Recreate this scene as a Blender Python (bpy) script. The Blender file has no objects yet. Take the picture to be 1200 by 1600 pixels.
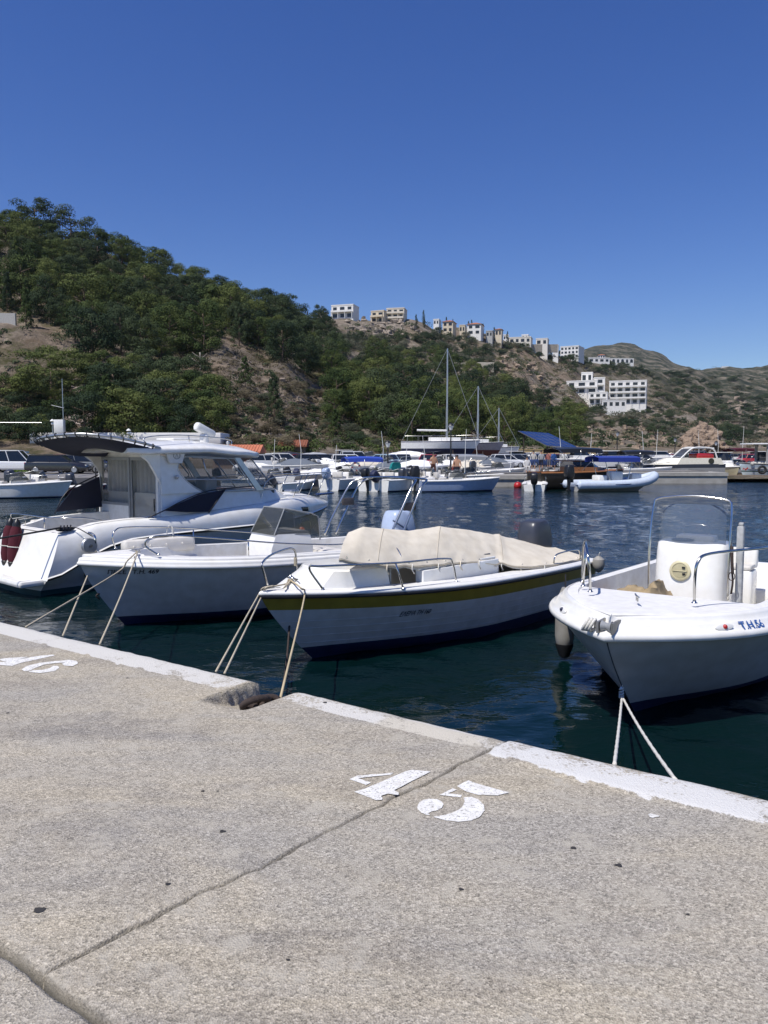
import bpy, math, random
import numpy as np
from mathutils import Vector, Matrix, noise

R = math.radians
sc = bpy.context.scene
col = sc.collection
# ------------------------------------------------------------------ camera
PITCH = math.atan(92 / 1200)
cd = bpy.data.cameras.new('camera'); cam = bpy.data.objects.new('camera', cd); col.objects.link(cam)
cam.location = (0, 0, 2.5); cam.rotation_euler = (R(90) - PITCH, 0, 0)
cd.sensor_fit = 'VERTICAL'; cd.sensor_height = 36; cd.lens = 27.0; cd.clip_start = .05; cd.clip_end = 9000
sc.camera = cam
# ------------------------------------------------------------------ sky and sun
SUN_EL, SUN_X, SUN_Y = 60.0, -0.70, -0.71          # towards the sun (plan direction)
w = bpy.data.worlds.new('World'); sc.world = w; w.use_nodes = True
nt = w.node_tree; nt.nodes.clear()
sky = nt.nodes.new('ShaderNodeTexSky'); sky.sky_type = 'NISHITA'; sky.sun_disc = False
sky.sun_elevation = R(SUN_EL); sky.sun_rotation = math.atan2(SUN_X, SUN_Y)
sky.altitude = 0; sky.air_density = 1.0; sky.dust_density = 0.15; sky.ozone_density = 5.0
bg = nt.nodes.new('ShaderNodeBackground'); bg.inputs[1].default_value = 0.060
wo = nt.nodes.new('ShaderNodeOutputWorld')
hs = nt.nodes.new('ShaderNodeHueSaturation'); hs.inputs['Hue'].default_value = .519; hs.inputs['Saturation'].default_value = 1.27; hs.inputs['Value'].default_value = 1.72
nt.links.new(sky.outputs[0], hs.inputs['Color']); nt.links.new(hs.outputs[0], bg.inputs[0]); nt.links.new(bg.outputs[0], wo.inputs[0])
sl = bpy.data.lights.new('sun', 'SUN'); so = bpy.data.objects.new('sun', sl); col.objects.link(so)
sl.energy = 4.6; sl.angle = R(.53); sl.color = (1.0, .96, .9)
ce = math.cos(R(SUN_EL)); hl = math.hypot(SUN_X, SUN_Y)
sv = Vector((SUN_X / hl * ce, SUN_Y / hl * ce, math.sin(R(SUN_EL))))
so.rotation_euler = sv.to_track_quat('Z', 'Y').to_euler(); so.location = (0, -20, 40)
sc.view_settings.view_transform = 'Standard'; sc.view_settings.look = 'None'
sc.view_settings.exposure = 0.13; sc.view_settings.gamma = 1
sc.cycles.max_bounces = 8; sc.cycles.blur_glossy = 1.0; sc.cycles.caustics_reflective = True; sc.cycles.transparent_max_bounces = 12
# ------------------------------------------------------------------ projection helpers (photo pixels of the 1200x1600 frame)
CP, SP = math.cos(PITCH), math.sin(PITCH)
def ray(px, py):
    x = (px - 600) / 1200; y = (800 - py) / 1200
    return Vector((x, CP + y * SP, -SP + y * CP))
def G(px, py, z):
    d = ray(px, py); t = (z - 2.5) / d.z
    return Vector((d.x * t, d.y * t, z))
def D(px, py, Y):
    d = ray(px, py); t = Y / d.y
    return Vector((d.x * t, Y, 2.5 + d.z * t))

# ------------------------------------------------------------------ materials
MATS = {}
def nodes(name):
    m = bpy.data.materials.new(name); m.use_nodes = True
    n = m.node_tree; b = n.nodes['Principled BSDF']
    MATS[name] = m
    return m, n, b
def N(n, kind, **kw):
    x = n.nodes.new(kind)
    for k, v in kw.items():
        if k.startswith('i_'): x.inputs[int(k[2:])].default_value = v
        else: setattr(x, k, v)
    return x
def ramp(n, pts, interp='LINEAR'):
    r = n.nodes.new('ShaderNodeValToRGB'); r.color_ramp.interpolation = interp
    e = r.color_ramp.elements
    while len(e) < len(pts): e.new(.5)
    for q, (p, c) in zip(e, pts):
        q.position = p; q.color = (*c, 1) if len(c) == 3 else c
    return r
def mixc(n, fac, a, b, mode='MIX'):
    x = n.nodes.new('ShaderNodeMix'); x.data_type = 'RGBA'; x.blend_type = mode
    for s, v in ((0, fac), (6, a), (7, b)):
        if isinstance(v, (int, float)): x.inputs[s].default_value = v
        elif isinstance(v, tuple): x.inputs[s].default_value = (*v, 1)
        else: n.links.new(v, x.inputs[s])
    return x.outputs[2]
def paint(name, c, rough=.35, dirt=.12, metal=0, coat=0, bump=0, scale=6, spec=.5):
    """painted / plastic / cloth surface with faint grime and roughness variation"""
    m, n, b = nodes(name)
    tc = N(n, 'ShaderNodeTexCoord')
    no = N(n, 'ShaderNodeTexNoise'); no.inputs['Scale'].default_value = scale; no.inputs['Detail'].default_value = 6
    n.links.new(tc.outputs['Object'], no.inputs['Vector'])
    r = ramp(n, [(.35, (0, 0, 0)), (.75, (1, 1, 1))]); n.links.new(no.outputs[0], r.inputs[0])
    k = 1 - dirt
    cc = mixc(n, r.outputs[0], tuple(x for x in c), tuple(x * k * q for x, q in zip(c, (1, .98, .94))))
    n.links.new(cc, b.inputs['Base Color'])
    b.inputs['Roughness'].default_value = rough; b.inputs['Metallic'].default_value = metal
    b.inputs['Coat Weight'].default_value = coat; b.inputs['Specular IOR Level'].default_value = spec
    if bump:
        bp = N(n, 'ShaderNodeBump'); bp.inputs['Strength'].default_value = 1; bp.inputs['Distance'].default_value = bump
        n2 = N(n, 'ShaderNodeTexNoise'); n2.inputs['Scale'].default_value = scale * 2.2; n2.inputs['Detail'].default_value = 3
        n.links.new(tc.outputs['Object'], n2.inputs['Vector']); n.links.new(n2.outputs[0], bp.inputs['Height'])
        n.links.new(bp.outputs[0], b.inputs['Normal'])
    return m
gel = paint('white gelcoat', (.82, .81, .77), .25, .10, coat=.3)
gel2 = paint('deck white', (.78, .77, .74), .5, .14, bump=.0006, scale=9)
gelgrey = paint('pale grey gelcoat', (.47, .46, .43), .3, .16)  # white hull sides darkened, their shade put into the colour; also plain grey hulls
hullblue = paint('pale hull paint', (.55, .54, .51), .3, .18)  # white hulls toned down, with shade painted into the base colour
navy = paint('navy antifouling', (.012, .018, .06), .6, .3)
teal = paint('green antifouling', (.01, .07, .07), .6, .3)
gold = paint('olive gold band', (.31, .225, .03), .3, .2)
black = paint('black plastic', (.015, .015, .017), .4, .2)
darkgrey = paint('dark grey cowling', (.045, .05, .065), .35, .2)
steel = paint('stainless steel', (.62, .61, .58), .18, .2, metal=1)
alu = paint('aluminium', (.55, .56, .57), .35, .15, metal=.9)
rust = paint('rusty iron', (.05, .034, .028), .85, .5, bump=.004, scale=30)
tarpm = paint('cream canvas', (.66, .60, .49), .85, .16, bump=.004, scale=5)
whitecloth = paint('white cloth', (.8, .8, .8), .85, .1, bump=.01, scale=3)
tan = paint('khaki cloth', (.34, .26, .15), .9, .25, bump=.004, scale=14)
navycloth = paint('navy canvas', (.012, .014, .032), .8, .2)
bluecloth = paint('blue canvas', (.02, .06, .38), .8, .1)
tealcloth = paint('teal cloth', (.0, .22, .22), .8, .1)
maroon = paint('maroon fender sock', (.075, .004, .014), .9, .25, bump=.002, scale=20)
fendw = paint('off white fender', (.30, .285, .25), .5, .3)
greyp = paint('grey plastic', (.28, .29, .30), .4, .15)
cream = paint('cream plastic', (.62, .56, .36), .4, .15)
vinyl = paint('cushion vinyl', (.66, .63, .58), .5, .15)
interior = paint('varnished interior', (.16, .085, .02), .5, .4)
wood = paint('varnished wood', (.30, .13, .05), .35, .3, scale=10)
darkwood = paint('dark hull', (.03, .025, .018), .35, .3)
ropem = paint('beige rope', (.50, .44, .33), .9, .35, bump=.002, scale=60)
ropew = paint('white rope', (.68, .66, .6), .9, .3, bump=.002, scale=60)
ropeb = paint('black rope', (.02, .02, .025), .9, .2)
ropeo = paint('ochre rope', (.50, .41, .26), .9, .25)
redp = paint('red plastic', (.45, .02, .02), .35, .2)
orangep = paint('orange plastic', (.6, .12, .04), .4, .2)
yellowp = paint('pale yellow plastic', (.7, .55, .2), .4, .2)
lettering = paint('black lettering', (.01, .01, .015), .5, 0)
letterblue = paint('blue lettering', (.03, .10, .32), .5, 0)
motorsilver = paint('silver blue cowling', (.42, .50, .66), .25, .1, coat=.4)
marking = paint('white road paint', (.74, .73, .70), .85, .2, scale=22)
_n = marking.node_tree; _tc = N(_n, 'ShaderNodeTexCoord'); _no = N(_n, 'ShaderNodeTexNoise'); _no.inputs['Scale'].default_value = 75; _no.inputs['Detail'].default_value = 6; _no.inputs['Roughness'].default_value = .8
_n.links.new(_tc.outputs['Object'], _no.inputs['Vector']); _rp = ramp(_n, [(.36, (.12, .12, .12)), (.47, (1, 1, 1))]); _n.links.new(_no.outputs[0], _rp.inputs[0]); _n.links.new(_rp.outputs[0], _n.nodes['Principled BSDF'].inputs['Alpha'])
stripeblue = paint('dark stripe', (.03, .05, .12), .3, .1)
curtain = paint('curtain', (.7, .68, .66), .9, .1)
radar = paint('radome white', (.78, .78, .76), .35, .1)
def glass(name, c, alpha, rough=.05):
    m, n, b = nodes(name)
    b.inputs['Base Color'].default_value = (*c, 1); b.inputs['Roughness'].default_value = rough
    b.inputs['Alpha'].default_value = alpha; b.inputs['Specular IOR Level'].default_value = .6
    return m
smoke = glass('smoked acrylic', (.06, .065, .06), .55)
smokel = glass('blue tinted acrylic', (.13, .17, .23), .42)
clearg = glass('window glass', (.02, .03, .035), .22)
darkg = glass('dark glass', (.012, .016, .02), 1.0, .06)
skin_m = paint('skin', (.42, .23, .14), .6, .15)
# ------------------------------------------------------------------ geometry helpers
def cr(pts, k=6, closed=False):
    P = [Vector(p) for p in pts]
    if len(P) < 3: return P
    out = []
    n = len(P); rng = range(n if closed else n - 1)
    for i in rng:
        a = P[(i - 1) % n] if closed or i > 0 else P[i] * 2 - P[i + 1]
        b = P[i]; c = P[(i + 1) % n]
        d = P[(i + 2) % n] if closed or i < n - 2 else c * 2 - b
        for j in range(k):
            t = j / k
            out.append(.5 * ((2 * b) + (c - a) * t + (2 * a - 5 * b + 4 * c - d) * t * t + (3 * b - a - 3 * c + d) * t ** 3))
    if not closed: out.append(P[-1].copy())
    return out
class MB:
    def __init__(s): s.v = []; s.f = []; s.m = []
    def add(s, vs, fs, m=0):
        o = len(s.v); s.v += [tuple(v) for v in vs]; s.f += [tuple(i + o for i in f) for f in fs]; s.m += [m] * len(fs)
        return s
    def box(s, x0, x1, y0, y1, z0, z1, m=0, rz=0, ry=0, rx=0):
        c = Vector(((x0 + x1) / 2, (y0 + y1) / 2, (z0 + z1) / 2)); h = (x1 - x0) / 2, (y1 - y0) / 2, (z1 - z0) / 2
        M = Matrix.Rotation(rz, 3, 'Z') @ Matrix.Rotation(ry, 3, 'Y') @ Matrix.Rotation(rx, 3, 'X')
        vs = [c + M @ Vector((h[0] * a, h[1] * b, h[2] * d)) for a in (-1, 1) for b in (-1, 1) for d in (-1, 1)]
        return s.add(vs, [(0, 1, 3, 2), (4, 6, 7, 5), (0, 4, 5, 1), (2, 3, 7, 6), (0, 2, 6, 4), (1, 5, 7, 3)], m)
    def rbox(s, x0, x1, y0, y1, z0, z1, r=.03, m=0, n=3, rot=None, piv=None):
        def ring(ins, z):
            rr = max(r - ins, .0005); out = []
            for (cx, cy, a0) in ((x1 - r, y1 - r, 0), (x0 + r, y1 - r, 90), (x0 + r, y0 + r, 180), (x1 - r, y0 + r, 270)):
                for k in range(n + 1):
                    a = R(a0 + 90 * k / n); out.append(Vector((cx + rr * math.cos(a), cy + rr * math.sin(a), z)))
            return out
        rings = [ring(r * .98, z0), ring(r * .3, z0 + r * .3), ring(0, z0 + r), ring(0, z1 - r), ring(r * .3, z1 - r * .3), ring(r * .98, z1)]
        if rot is not None:
            p = Vector(piv or ((x0 + x1) / 2, (y0 + y1) / 2, (z0 + z1) / 2))
            rings = [[p + rot @ (v - p) for v in q] for q in rings]
        return s.loft(rings, m=m)
    def loft(s, rings, closed=True, cap=True, m=0, ms=None):
        n = len(rings[0]); vs = [v for q in rings for v in q]; fs = []; mm = []
        for i in range(len(rings) - 1):
            for j in range(n if closed else n - 1):
                k = (j + 1) % n
                fs.append((i * n + j, i * n + k, (i + 1) * n + k, (i + 1) * n + j)); mm.append(ms[j] if ms else m)
        if cap and closed:
            fs.append(tuple(range(n))[::-1]); fs.append(tuple((len(rings) - 1) * n + j for j in range(n))); mm += [m, m]
        o = len(s.v); s.v += [tuple(v) for v in vs]; s.f += [tuple(i + o for i in f) for f in fs]; s.m += mm
        return s
    def tube(s, pts, r, n=8, m=0, k=0, closed=False, cap=True):
        P = cr(pts, k, closed) if k else [Vector(p) for p in pts]
        rr = r if isinstance(r, (list, tuple)) else [r] * len(P)
        if len(rr) != len(P):
            rr = [rr[min(int(i / (len(P) - 1) * (len(rr) - 1)), len(rr) - 2)] * (1 - (i / (len(P) - 1) * (len(rr) - 1)) % 1) + rr[min(int(i / (len(P) - 1) * (len(rr) - 1)) + 1, len(rr) - 1)] * ((i / (len(P) - 1) * (len(rr) - 1)) % 1) for i in range(len(P))]
        rings = []; up = None; L = len(P)
        for i in range(L):
            t = (P[(i + 1) % L] - P[i - 1]) if closed else (P[min(i + 1, L - 1)] - P[max(i - 1, 0)])
            if t.length < 1e-9: t = Vector((0, 0, 1))
            t.normalize()
            if up is None:
                up = t.orthogonal().normalized()
            up = (up - t * up.dot(t))
            if up.length < 1e-6: up = t.orthogonal()
            up.normalize(); si = t.cross(up)
            rings.append([P[i] + (up * math.cos(2 * math.pi * j / n) + si * math.sin(2 * math.pi * j / n)) * rr[i] for j in range(n)])
        if closed: rings.append(rings[0])
        return s.loft(rings, m=m, cap=cap and not closed)
    def lathe(s, prof, c=(0, 0, 0), n=16, m=0, M=None, cap=True):
        c = Vector(c); rings = []
        for (r, z) in prof:
            q = [Vector((r * math.cos(2 * math.pi * j / n), r * math.sin(2 * math.pi * j / n), z)) for j in range(n)]
            rings.append([c + (M @ v if M else v) for v in q])
        return s.loft(rings, m=m, cap=cap)
    def prism(s, poly, z0, z1, m=0, M=None):
        n = len(poly); vs = [Vector((x, y, z0)) for x, y in poly] + [Vector((x, y, z1)) for x, y in poly]
        if M is not None: vs = [M @ v for v in vs]
        fs = [tuple(range(n))[::-1], tuple(range(n, 2 * n))] + [(j, (j + 1) % n, n + (j + 1) % n, n + j) for j in range(n)]
        return s.add(vs, fs, m)
    def slab(s, pts, th, m=0):      # 3-D polygon given a thickness along its normal
        P = [Vector(p) for p in pts]; nr = Vector((0, 0, 0)); c = sum(P, Vector()) / len(P)
        for i in range(len(P)): nr += (P[i] - c).cross(P[(i + 1) % len(P)] - c)
        nr.normalize(); n = len(P)
        vs = [p + nr * th / 2 for p in P] + [p - nr * th / 2 for p in P]
        fs = [tuple(range(n)), tuple(range(n, 2 * n))[::-1]] + [(j, n + j, n + (j + 1) % n, (j + 1) % n) for j in range(n)]
        return s.add(vs, fs, m)
    def grid(s, rows, m=0, ms=None, flip=False):
        n = len(rows[0]); vs = [v for r in rows for v in r]; fs = []; mm = []
        for i in range(len(rows) - 1):
            for j in range(n - 1):
                f = (i * n + j, i * n + j + 1, (i + 1) * n + j + 1, (i + 1) * n + j)
                fs.append(f[::-1] if flip else f); mm.append(ms[j] if ms else m)
        o = len(s.v); s.v += [tuple(v) for v in vs]; s.f += [tuple(i + o for i in f) for f in fs]; s.m += mm
        return s
    def sphere(s, c, r, n=12, m=0, sz=(1, 1, 1), rag=0, seed=0):
        c = Vector(c); rings = []
        for i in range(1, n // 2 + 1):
            a = math.pi * (i - .5) / (n // 2 + 0.0) if False else math.pi * i / (n // 2 + 1)
            q = []
            for j in range(n):
                b = 2 * math.pi * j / n
                v = Vector((math.sin(a) * math.cos(b), math.sin(a) * math.sin(b), math.cos(a)))
                k = 1 + (rag * noise.noise(v * 1.7 + Vector((seed, seed * .7, 3))) if rag else 0)
                q.append(c + Vector((v.x * sz[0], v.y * sz[1], v.z * sz[2])) * r * k)
            rings.append(q)
        return s.loft(rings[::-1], m=m)
    def build(s, name, mats, parent=None, angle=35, loc=None):
        me = bpy.data.meshes.new(name); me.from_pydata(s.v, [], s.f)
        if not isinstance(mats, (list, tuple)): mats = [mats]
        for q in mats: me.materials.append(q)
        me.polygons.foreach_set('material_index', s.m)
        me.validate(); me.update()
        if angle:
            me.shade_smooth()
            me.set_sharp_from_angle(angle=R(angle))
        o = bpy.data.objects.new(name, me); col.objects.link(o)
        if parent: o.parent = parent
        if loc is not None: o.location = loc
        return o
def tag(o, label=None, cat=None, group=None, kind=None):
    if label: o['label'] = label
    if cat: o['category'] = cat
    if group: o['group'] = group
    if kind: o['kind'] = kind
    return o
def empty(name, loc, rz=0, label=None, cat=None, group=None):
    o = bpy.data.objects.new(name, None); col.objects.link(o)
    o.empty_display_size = .3; o.location = loc; o.rotation_euler = (0, 0, rz)
    return tag(o, label, cat, group)
def kids(o): return [c for c in bpy.data.objects if c.parent == o]
def copy_tree(o, parent=None):
    c = o.copy(); col.objects.link(c)
    if parent: c.parent = parent
    for ch in KID.get(o.name, None) or kids(o): copy_tree(ch, c)
    return c
KID = {}
def text_mb(body, size, m=0):
    cu = bpy.data.curves.new('t', 'FONT'); cu.body = body; cu.size = size; cu.extrude = 0; cu.resolution_u = 2; cu.offset = size * .018
    o = bpy.data.objects.new('t', cu); col.objects.link(o)
    dg = bpy.context.evaluated_depsgraph_get(); me = bpy.data.meshes.new_from_object(o.evaluated_get(dg))
    vs = [v.co.copy() for v in me.vertices]; fs = [tuple(p.vertices) for p in me.polygons]
    bpy.data.objects.remove(o); bpy.data.curves.remove(cu); bpy.data.meshes.remove(me)
    return vs, fs
def lerp(a, b, t): return a + (b - a) * t
def interp(x, pts):
    if x <= pts[0][0]: return pts[0][1]
    for (a, p), (b, q) in zip(pts, pts[1:]):
        if x <= b: return p + (q - p) * (x - a) / (b - a)
    return pts[-1][1]
# ================================================================== THE SETTING
# ---- quay in edge coordinates: u along the edge (to the right), v inland (towards the camera)
EO = Vector((-.876, 5.350, 0)); EU = Vector((.82, -.573, 0)).normalized(); EV = Vector((-EU.y * -1, -EU.x, 0))
EV = Vector((EU.y, -EU.x, 0))
if EV.y > 0: EV = -EV
def E(u, v, z=.9): return EO + EU * u + EV * v + Vector((0, 0, z))
def uv_of(p): q = Vector((p.x, p.y, 0)) - EO; return q.dot(EU), q.dot(EV)
def fb(x, y, z=0, o=4):
    s = 0; a = 1
    for _ in range(o): s += a * noise.noise(Vector((x, y, z))); x *= 2.03; y *= 2.03; z += 7.1; a *= .5
    return s
def concrete_mat():
    m, n, b = nodes('exposed aggregate concrete')
    tc = N(n, 'ShaderNodeTexCoord'); V = tc.outputs['Object']
    def noi(sc_, det=5, rough=.6):
        x = N(n, 'ShaderNodeTexNoise'); x.inputs['Scale'].default_value = sc_; x.inputs['Detail'].default_value = det; x.inputs['Roughness'].default_value = rough
        n.links.new(V, x.inputs['Vector']); return x.outputs[0]
    vo = N(n, 'ShaderNodeTexVoronoi'); vo.inputs['Scale'].default_value = 125; n.links.new(V, vo.inputs['Vector'])
    vo2 = N(n, 'ShaderNodeTexVoronoi'); vo2.inputs['Scale'].default_value = 260; n.links.new(V, vo2.inputs['Vector'])
    sep = N(n, 'ShaderNodeSeparateColor'); n.links.new(vo.outputs['Color'], sep.inputs[0])
    g1 = ramp(n, [(0, (.09, .085, .075)), (.18, (.205, .188, .165)), (.5, (.31, .282, .243)), (.8, (.41, .376, .328)), (1, (.60, .555, .49))]); n.links.new(sep.outputs[0], g1.inputs[0])
    sep2 = N(n, 'ShaderNodeSeparateColor'); n.links.new(vo2.outputs['Color'], sep2.inputs[0])
    g2 = ramp(n, [(0, (.15, .137, .118)), (.5, (.33, .305, .26)), (1, (.52, .49, .42))]); n.links.new(sep2.outputs[1], g2.inputs[0])
    c = mixc(n, .45, g1.outputs[0], g2.outputs[0])
    # worn, sandy and grey patches, drawn out along the quay
    mpx = N(n, 'ShaderNodeMapping'); mpx.inputs['Rotation'].default_value = (0, 0, R(35)); mpx.inputs['Scale'].default_value = (.45, 1.35, 1); n.links.new(V, mpx.inputs['Vector'])
    def noi2(sc_, det=5, rough=.6):
        x = N(n, 'ShaderNodeTexNoise'); x.inputs['Scale'].default_value = sc_; x.inputs['Detail'].default_value = det; x.inputs['Roughness'].default_value = rough; x.inputs['Distortion'].default_value = .5
        n.links.new(mpx.outputs[0], x.inputs['Vector']); return x.outputs[0]
    r1 = ramp(n, [(.38, (0, 0, 0)), (.62, (1, 1, 1))]); n.links.new(noi2(1.1, 7, .68), r1.inputs[0])
    c = mixc(n, r1.outputs[0], c, mixc(n, 1, c, (1.21, 1.155, 1.03), 'MULTIPLY'))
    r2 = ramp(n, [(.5, (0, 0, 0)), (.68, (1, 1, 1))]); n.links.new(noi2(1.7, 7, .72), r2.inputs[0])
    c = mixc(n, r2.outputs[0], c, mixc(n, 1, c, (.70, .70, .73), 'MULTIPLY'))
    r3 = ramp(n, [(.53, (0, 0, 0)), (.64, (.8, .8, .8))]); n.links.new(noi(5.5, 7, .75), r3.inputs[0])
    c = mixc(n, r3.outputs[0], c, (.42, .385, .32))                      # smooth trowelled cement left between stones
    r4 = ramp(n, [(.69, (0, 0, 0)), (.715, (1, 1, 1))]); n.links.new(noi(3.1, 2, .4), r4.inputs[0])
    # painted edge band lives in its own vertex attribute
    at = N(n, 'ShaderNodeAttribute'); at.attribute_name = 'whitewash'
    nz = noi(44, 8, .82); nz2 = noi(4, 5, .6)
    ad = N(n, 'ShaderNodeMath', operation='ADD'); n.links.new(at.outputs['Fac'], ad.inputs[0])
    sb = N(n, 'ShaderNodeMath', operation='MULTIPLY_ADD'); n.links.new(nz, sb.inputs[0]); sb.inputs[1].default_value = 1.5; sb.inputs[2].default_value = -.95
    n.links.new(sb.outputs[0], ad.inputs[1])
    ad2 = N(n, 'ShaderNodeMath', operation='ADD'); n.links.new(ad.outputs[0], ad2.inputs[0])
    sb2 = N(n, 'ShaderNodeMath', operation='MULTIPLY_ADD'); n.links.new(nz2, sb2.inputs[0]); sb2.inputs[1].default_value = 1.2; sb2.inputs[2].default_value = -.6
    n.links.new(sb2.outputs[0], ad2.inputs[1])
    rp = ramp(n, [(.42, (0, 0, 0)), (.54, (1, 1, 1))]); n.links.new(ad2.outputs[0], rp.inputs[0])
    at3 = N(n, 'ShaderNodeAttribute'); at3.attribute_name = 'creamwash'
    pc = mixc(n, at3.outputs['Fac'], (.61, .60, .575), (.54, .50, .42))
    c = mixc(n, rp.outputs[0], c, pc)
    at2 = N(n, 'ShaderNodeAttribute'); at2.attribute_name = 'joint'
    c = mixc(n, at2.outputs['Fac'], c, (.09, .085, .075))
    n.links.new(c, b.inputs['Base Color']); b.inputs['Roughness'].default_value = .92; b.inputs['Specular IOR Level'].default_value = .25
    # relief: stones, pits, undulation
    bp = N(n, 'ShaderNodeBump'); bp.inputs['Strength'].default_value = .9; bp.inputs['Distance'].default_value = .0035
    n.links.new(vo.outputs['Distance'], bp.inputs['Height'])
    bp2 = N(n, 'ShaderNodeBump'); bp2.inputs['Strength'].default_value = .8; bp2.inputs['Distance'].default_value = .0045
    n.links.new(noi(60, 6, .75), bp2.inputs['Height']); n.links.new(bp.outputs[0], bp2.inputs['Normal'])
    n.links.new(bp2.outputs[0], b.inputs['Normal'])
    return m
concrete = concrete_mat()
def crack_u(v):      # the joint runs from the edge towards the lower left
    return interp(v, [(0, 1.96), (.3, 1.93), (2.6, 1.63), (4, 1.5)]) + .022 * fb(v * 3.1, 4.2) + .010 * fb(v * 13, 9.2) + .005 * fb(v * 41, 2.2)
def joint_v(u):
    return 2.62 + .02 * u + .018 * fb(u * 2.3, 8.8) + .006 * fb(u * 17, 1.2)
def notch(u, v):     # the recess that holds the mooring chain: floor falls towards the water
    a = interp(v, [(0, -.02), (.52, -.02)]) + .012 * fb(v * 9, 3)
    left = .02 + .0 * v
    right = .40
    lu = max(0, min(1, (u - (left - .03) - .008 * fb(v * 14, 3)) / .012)); ru = max(0, min(1, (right - u) / .10))
    fv = max(0, min(1, (.56 - v) / .56))
    return -(lu * ru) * (.20 * fv ** .75)
def build_quay():
    us = [-9 + .25 * i for i in range(25)] + [-2.9 + .06 * i for i in range(44)] + [-.3 + .02 * i for i in range(13)] + [-.045 + .008 * i for i in range(14)] + [.075 + .02 * i for i in range(24)] + [.56 + .05 * i for i in range(22)]
    us += [crack for crack in ()]
    off = [-.22, -.14, -.08, -.045, -.02, -.009, -.0035, .0035, .009, .02, .045, .08, .14, .22]
    us = [u for u in us if u < 1.66 and u > -9.01]
    cols = [('f', u) for u in us] + [('c', o) for o in off] + [('f', 2.2 + .06 * i) for i in range(14)] + [('f', 3.1 + .25 * i) for i in range(24)]
    vs_ = [0, .012, .03, .05, .08, .11, .14] + [.17 + .03 * i for i in range(14)] + [.6 + .022 * i for i in range(81)]
    vs_ = [v for v in vs_ if v < 2.38]
    offj = [-.18, -.1, -.05, -.03, -.019, -.014, .014, .019, .03, .05, .1, .18]
    rows = [('f', v) for v in vs_] + [('c', o) for o in offj] + [('f', 2.9 + .1 * i) for i in range(18)] + [('f', 4.8 + i) for i in range(5)]
    V = []; F = []; ww = []; jj = []; cw = []
    nc = len(cols)
    def uvz(ci, ri):
        k, a = cols[ci]; kr, b = rows[ri]
        v = b if kr == 'f' else joint_v(a if k == 'f' else 1.75) + b
        if k == 'f':
            u = a
            if v < 2.6 and u < 1.66: pass
        else: u = crack_u(min(v, 2.7)) + a
        if k == 'f' and u > 2.19:
            u = u
        if k == 'f' and 1.2 < u < 1.67:   # keep the columns left of the crack from crossing it
            u = min(u, crack_u(min(v, 2.7)) - .24 - (1.67 - u) * .4)
        if kr == 'c': v = joint_v(u) + b
        z = .9 + .004 * fb(u * 1.1, v * 1.1) + .0022 * fb(u * 6, v * 6, 2)
        j = 0
        if v < .14:                                                    # rounded, chipped edge
            e = .14 - v; z -= .045 * (e / .14) ** 2.6
            z += .006 * fb(u * 9, v * 14, 5) * (e / .14)
        z += notch(u, v)
        wid = .003 + .006 * max(0, .5 + 1.1 * fb(v * 5, 7.7))
        if k == 'c': u = crack_u(min(v, 2.7)) + (a if abs(a) > .009 else (a / .0035) * wid * .62 if abs(a) < .005 else (1 if a > 0 else -1) * (wid + .002 + .008 * max(0, fb(v * 17, 5.1 * (1 if a > 0 else 2)))))
        if k == 'c' and abs(a) < .0065 and v < joint_v(u): z -= .035; j = 1
        elif k == 'c' and abs(a) < .012 and v < joint_v(u): z -= .005; j = .25
        elif k == 'c' and a < 0 and v < joint_v(u) and abs(a) < .05: z -= .003
        if kr == 'c' and abs(b) < .0145: z -= .05; j = 1
        elif kr == 'c' and abs(b) < .022: z -= .004 + .01 * max(0, fb(u * 9, 4)); j = .3
        # the right-hand edge block is a later pour, a little proud and cleanly painted
        if v < .33 and u > 1.95: z += .012
        jag = .028 * fb(u * 5, 3.3) + .012 * fb(u * 23, 6.1)
        wmask = 1 if v < (.33 if u > 1.95 or u < 0 else .27) + jag else 0
        pw = 1.0
        if u > 1.93: pw = .78 if v > .05 else .66
        elif u > .4:
            pw = interp(u, [(.4, .60), (.5, .72), (.8, .74), (1.1, .66), (1.35, .82), (1.7, .82), (1.9, .6)])
            if v < .08: pw *= .8 if u < 1.2 else .6
        elif u > -.03: pw = .18
        elif u > -.8: pw = interp(u, [(-.8, .88), (-.4, .80), (-.1, .70), (0, .5)])
        else: pw = .90
        if -.02 < u < .4 and v < .5: pw = 0
        ww.append(wmask * pw); jj.append(j)
        cw.append(1 if (1.2 < u < 1.86 and v > .09) else (0.35 if u < 1.93 else 0))
        return E(u, v, z)
    for ri in range(len(rows)):
        for ci in range(nc):
            V.append(tuple(uvz(ci, ri)))
    # back wall down to the sea bed along the edge
    base = len(V)
    for d in (.04, .12, .3, .6, .95, 1.6):
        for ci in range(nc):
            p = Vector(V[ci]); k, a = cols[ci]
            q = p - EV * (.01 * fb(p.x * 5, d * 5) + (.015 if d > .1 else 0)); V.append((q.x, q.y, p.z - d))
            ww.append(.72 if d < .05 and ww[ci] > .6 else 0); jj.append(0); cw.append(0)
    for ri in range(len(rows) - 1):
        for ci in range(nc - 1):
            a = ri * nc + ci; F.append((a, a + 1, a + nc + 1, a + nc))
    prev = 0
    for k in range(6):
        b0 = base + k * nc
        for ci in range(nc - 1):
            F.append((prev + ci, b0 + ci, b0 + ci + 1, prev + ci + 1))
        prev = b0
    me = bpy.data.meshes.new('quay'); me.from_pydata(V, [], F); me.materials.append(concrete)
    for nm, arr in (('whitewash', ww), ('joint', jj), ('creamwash', cw)):
        at = me.attributes.new(nm, 'FLOAT', 'POINT'); at.data.foreach_set('value', arr)
    me.shade_smooth(); me.update()
    o = bpy.data.objects.new('quay', me); col.objects.link(o)
    return tag(o, kind='structure')
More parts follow.
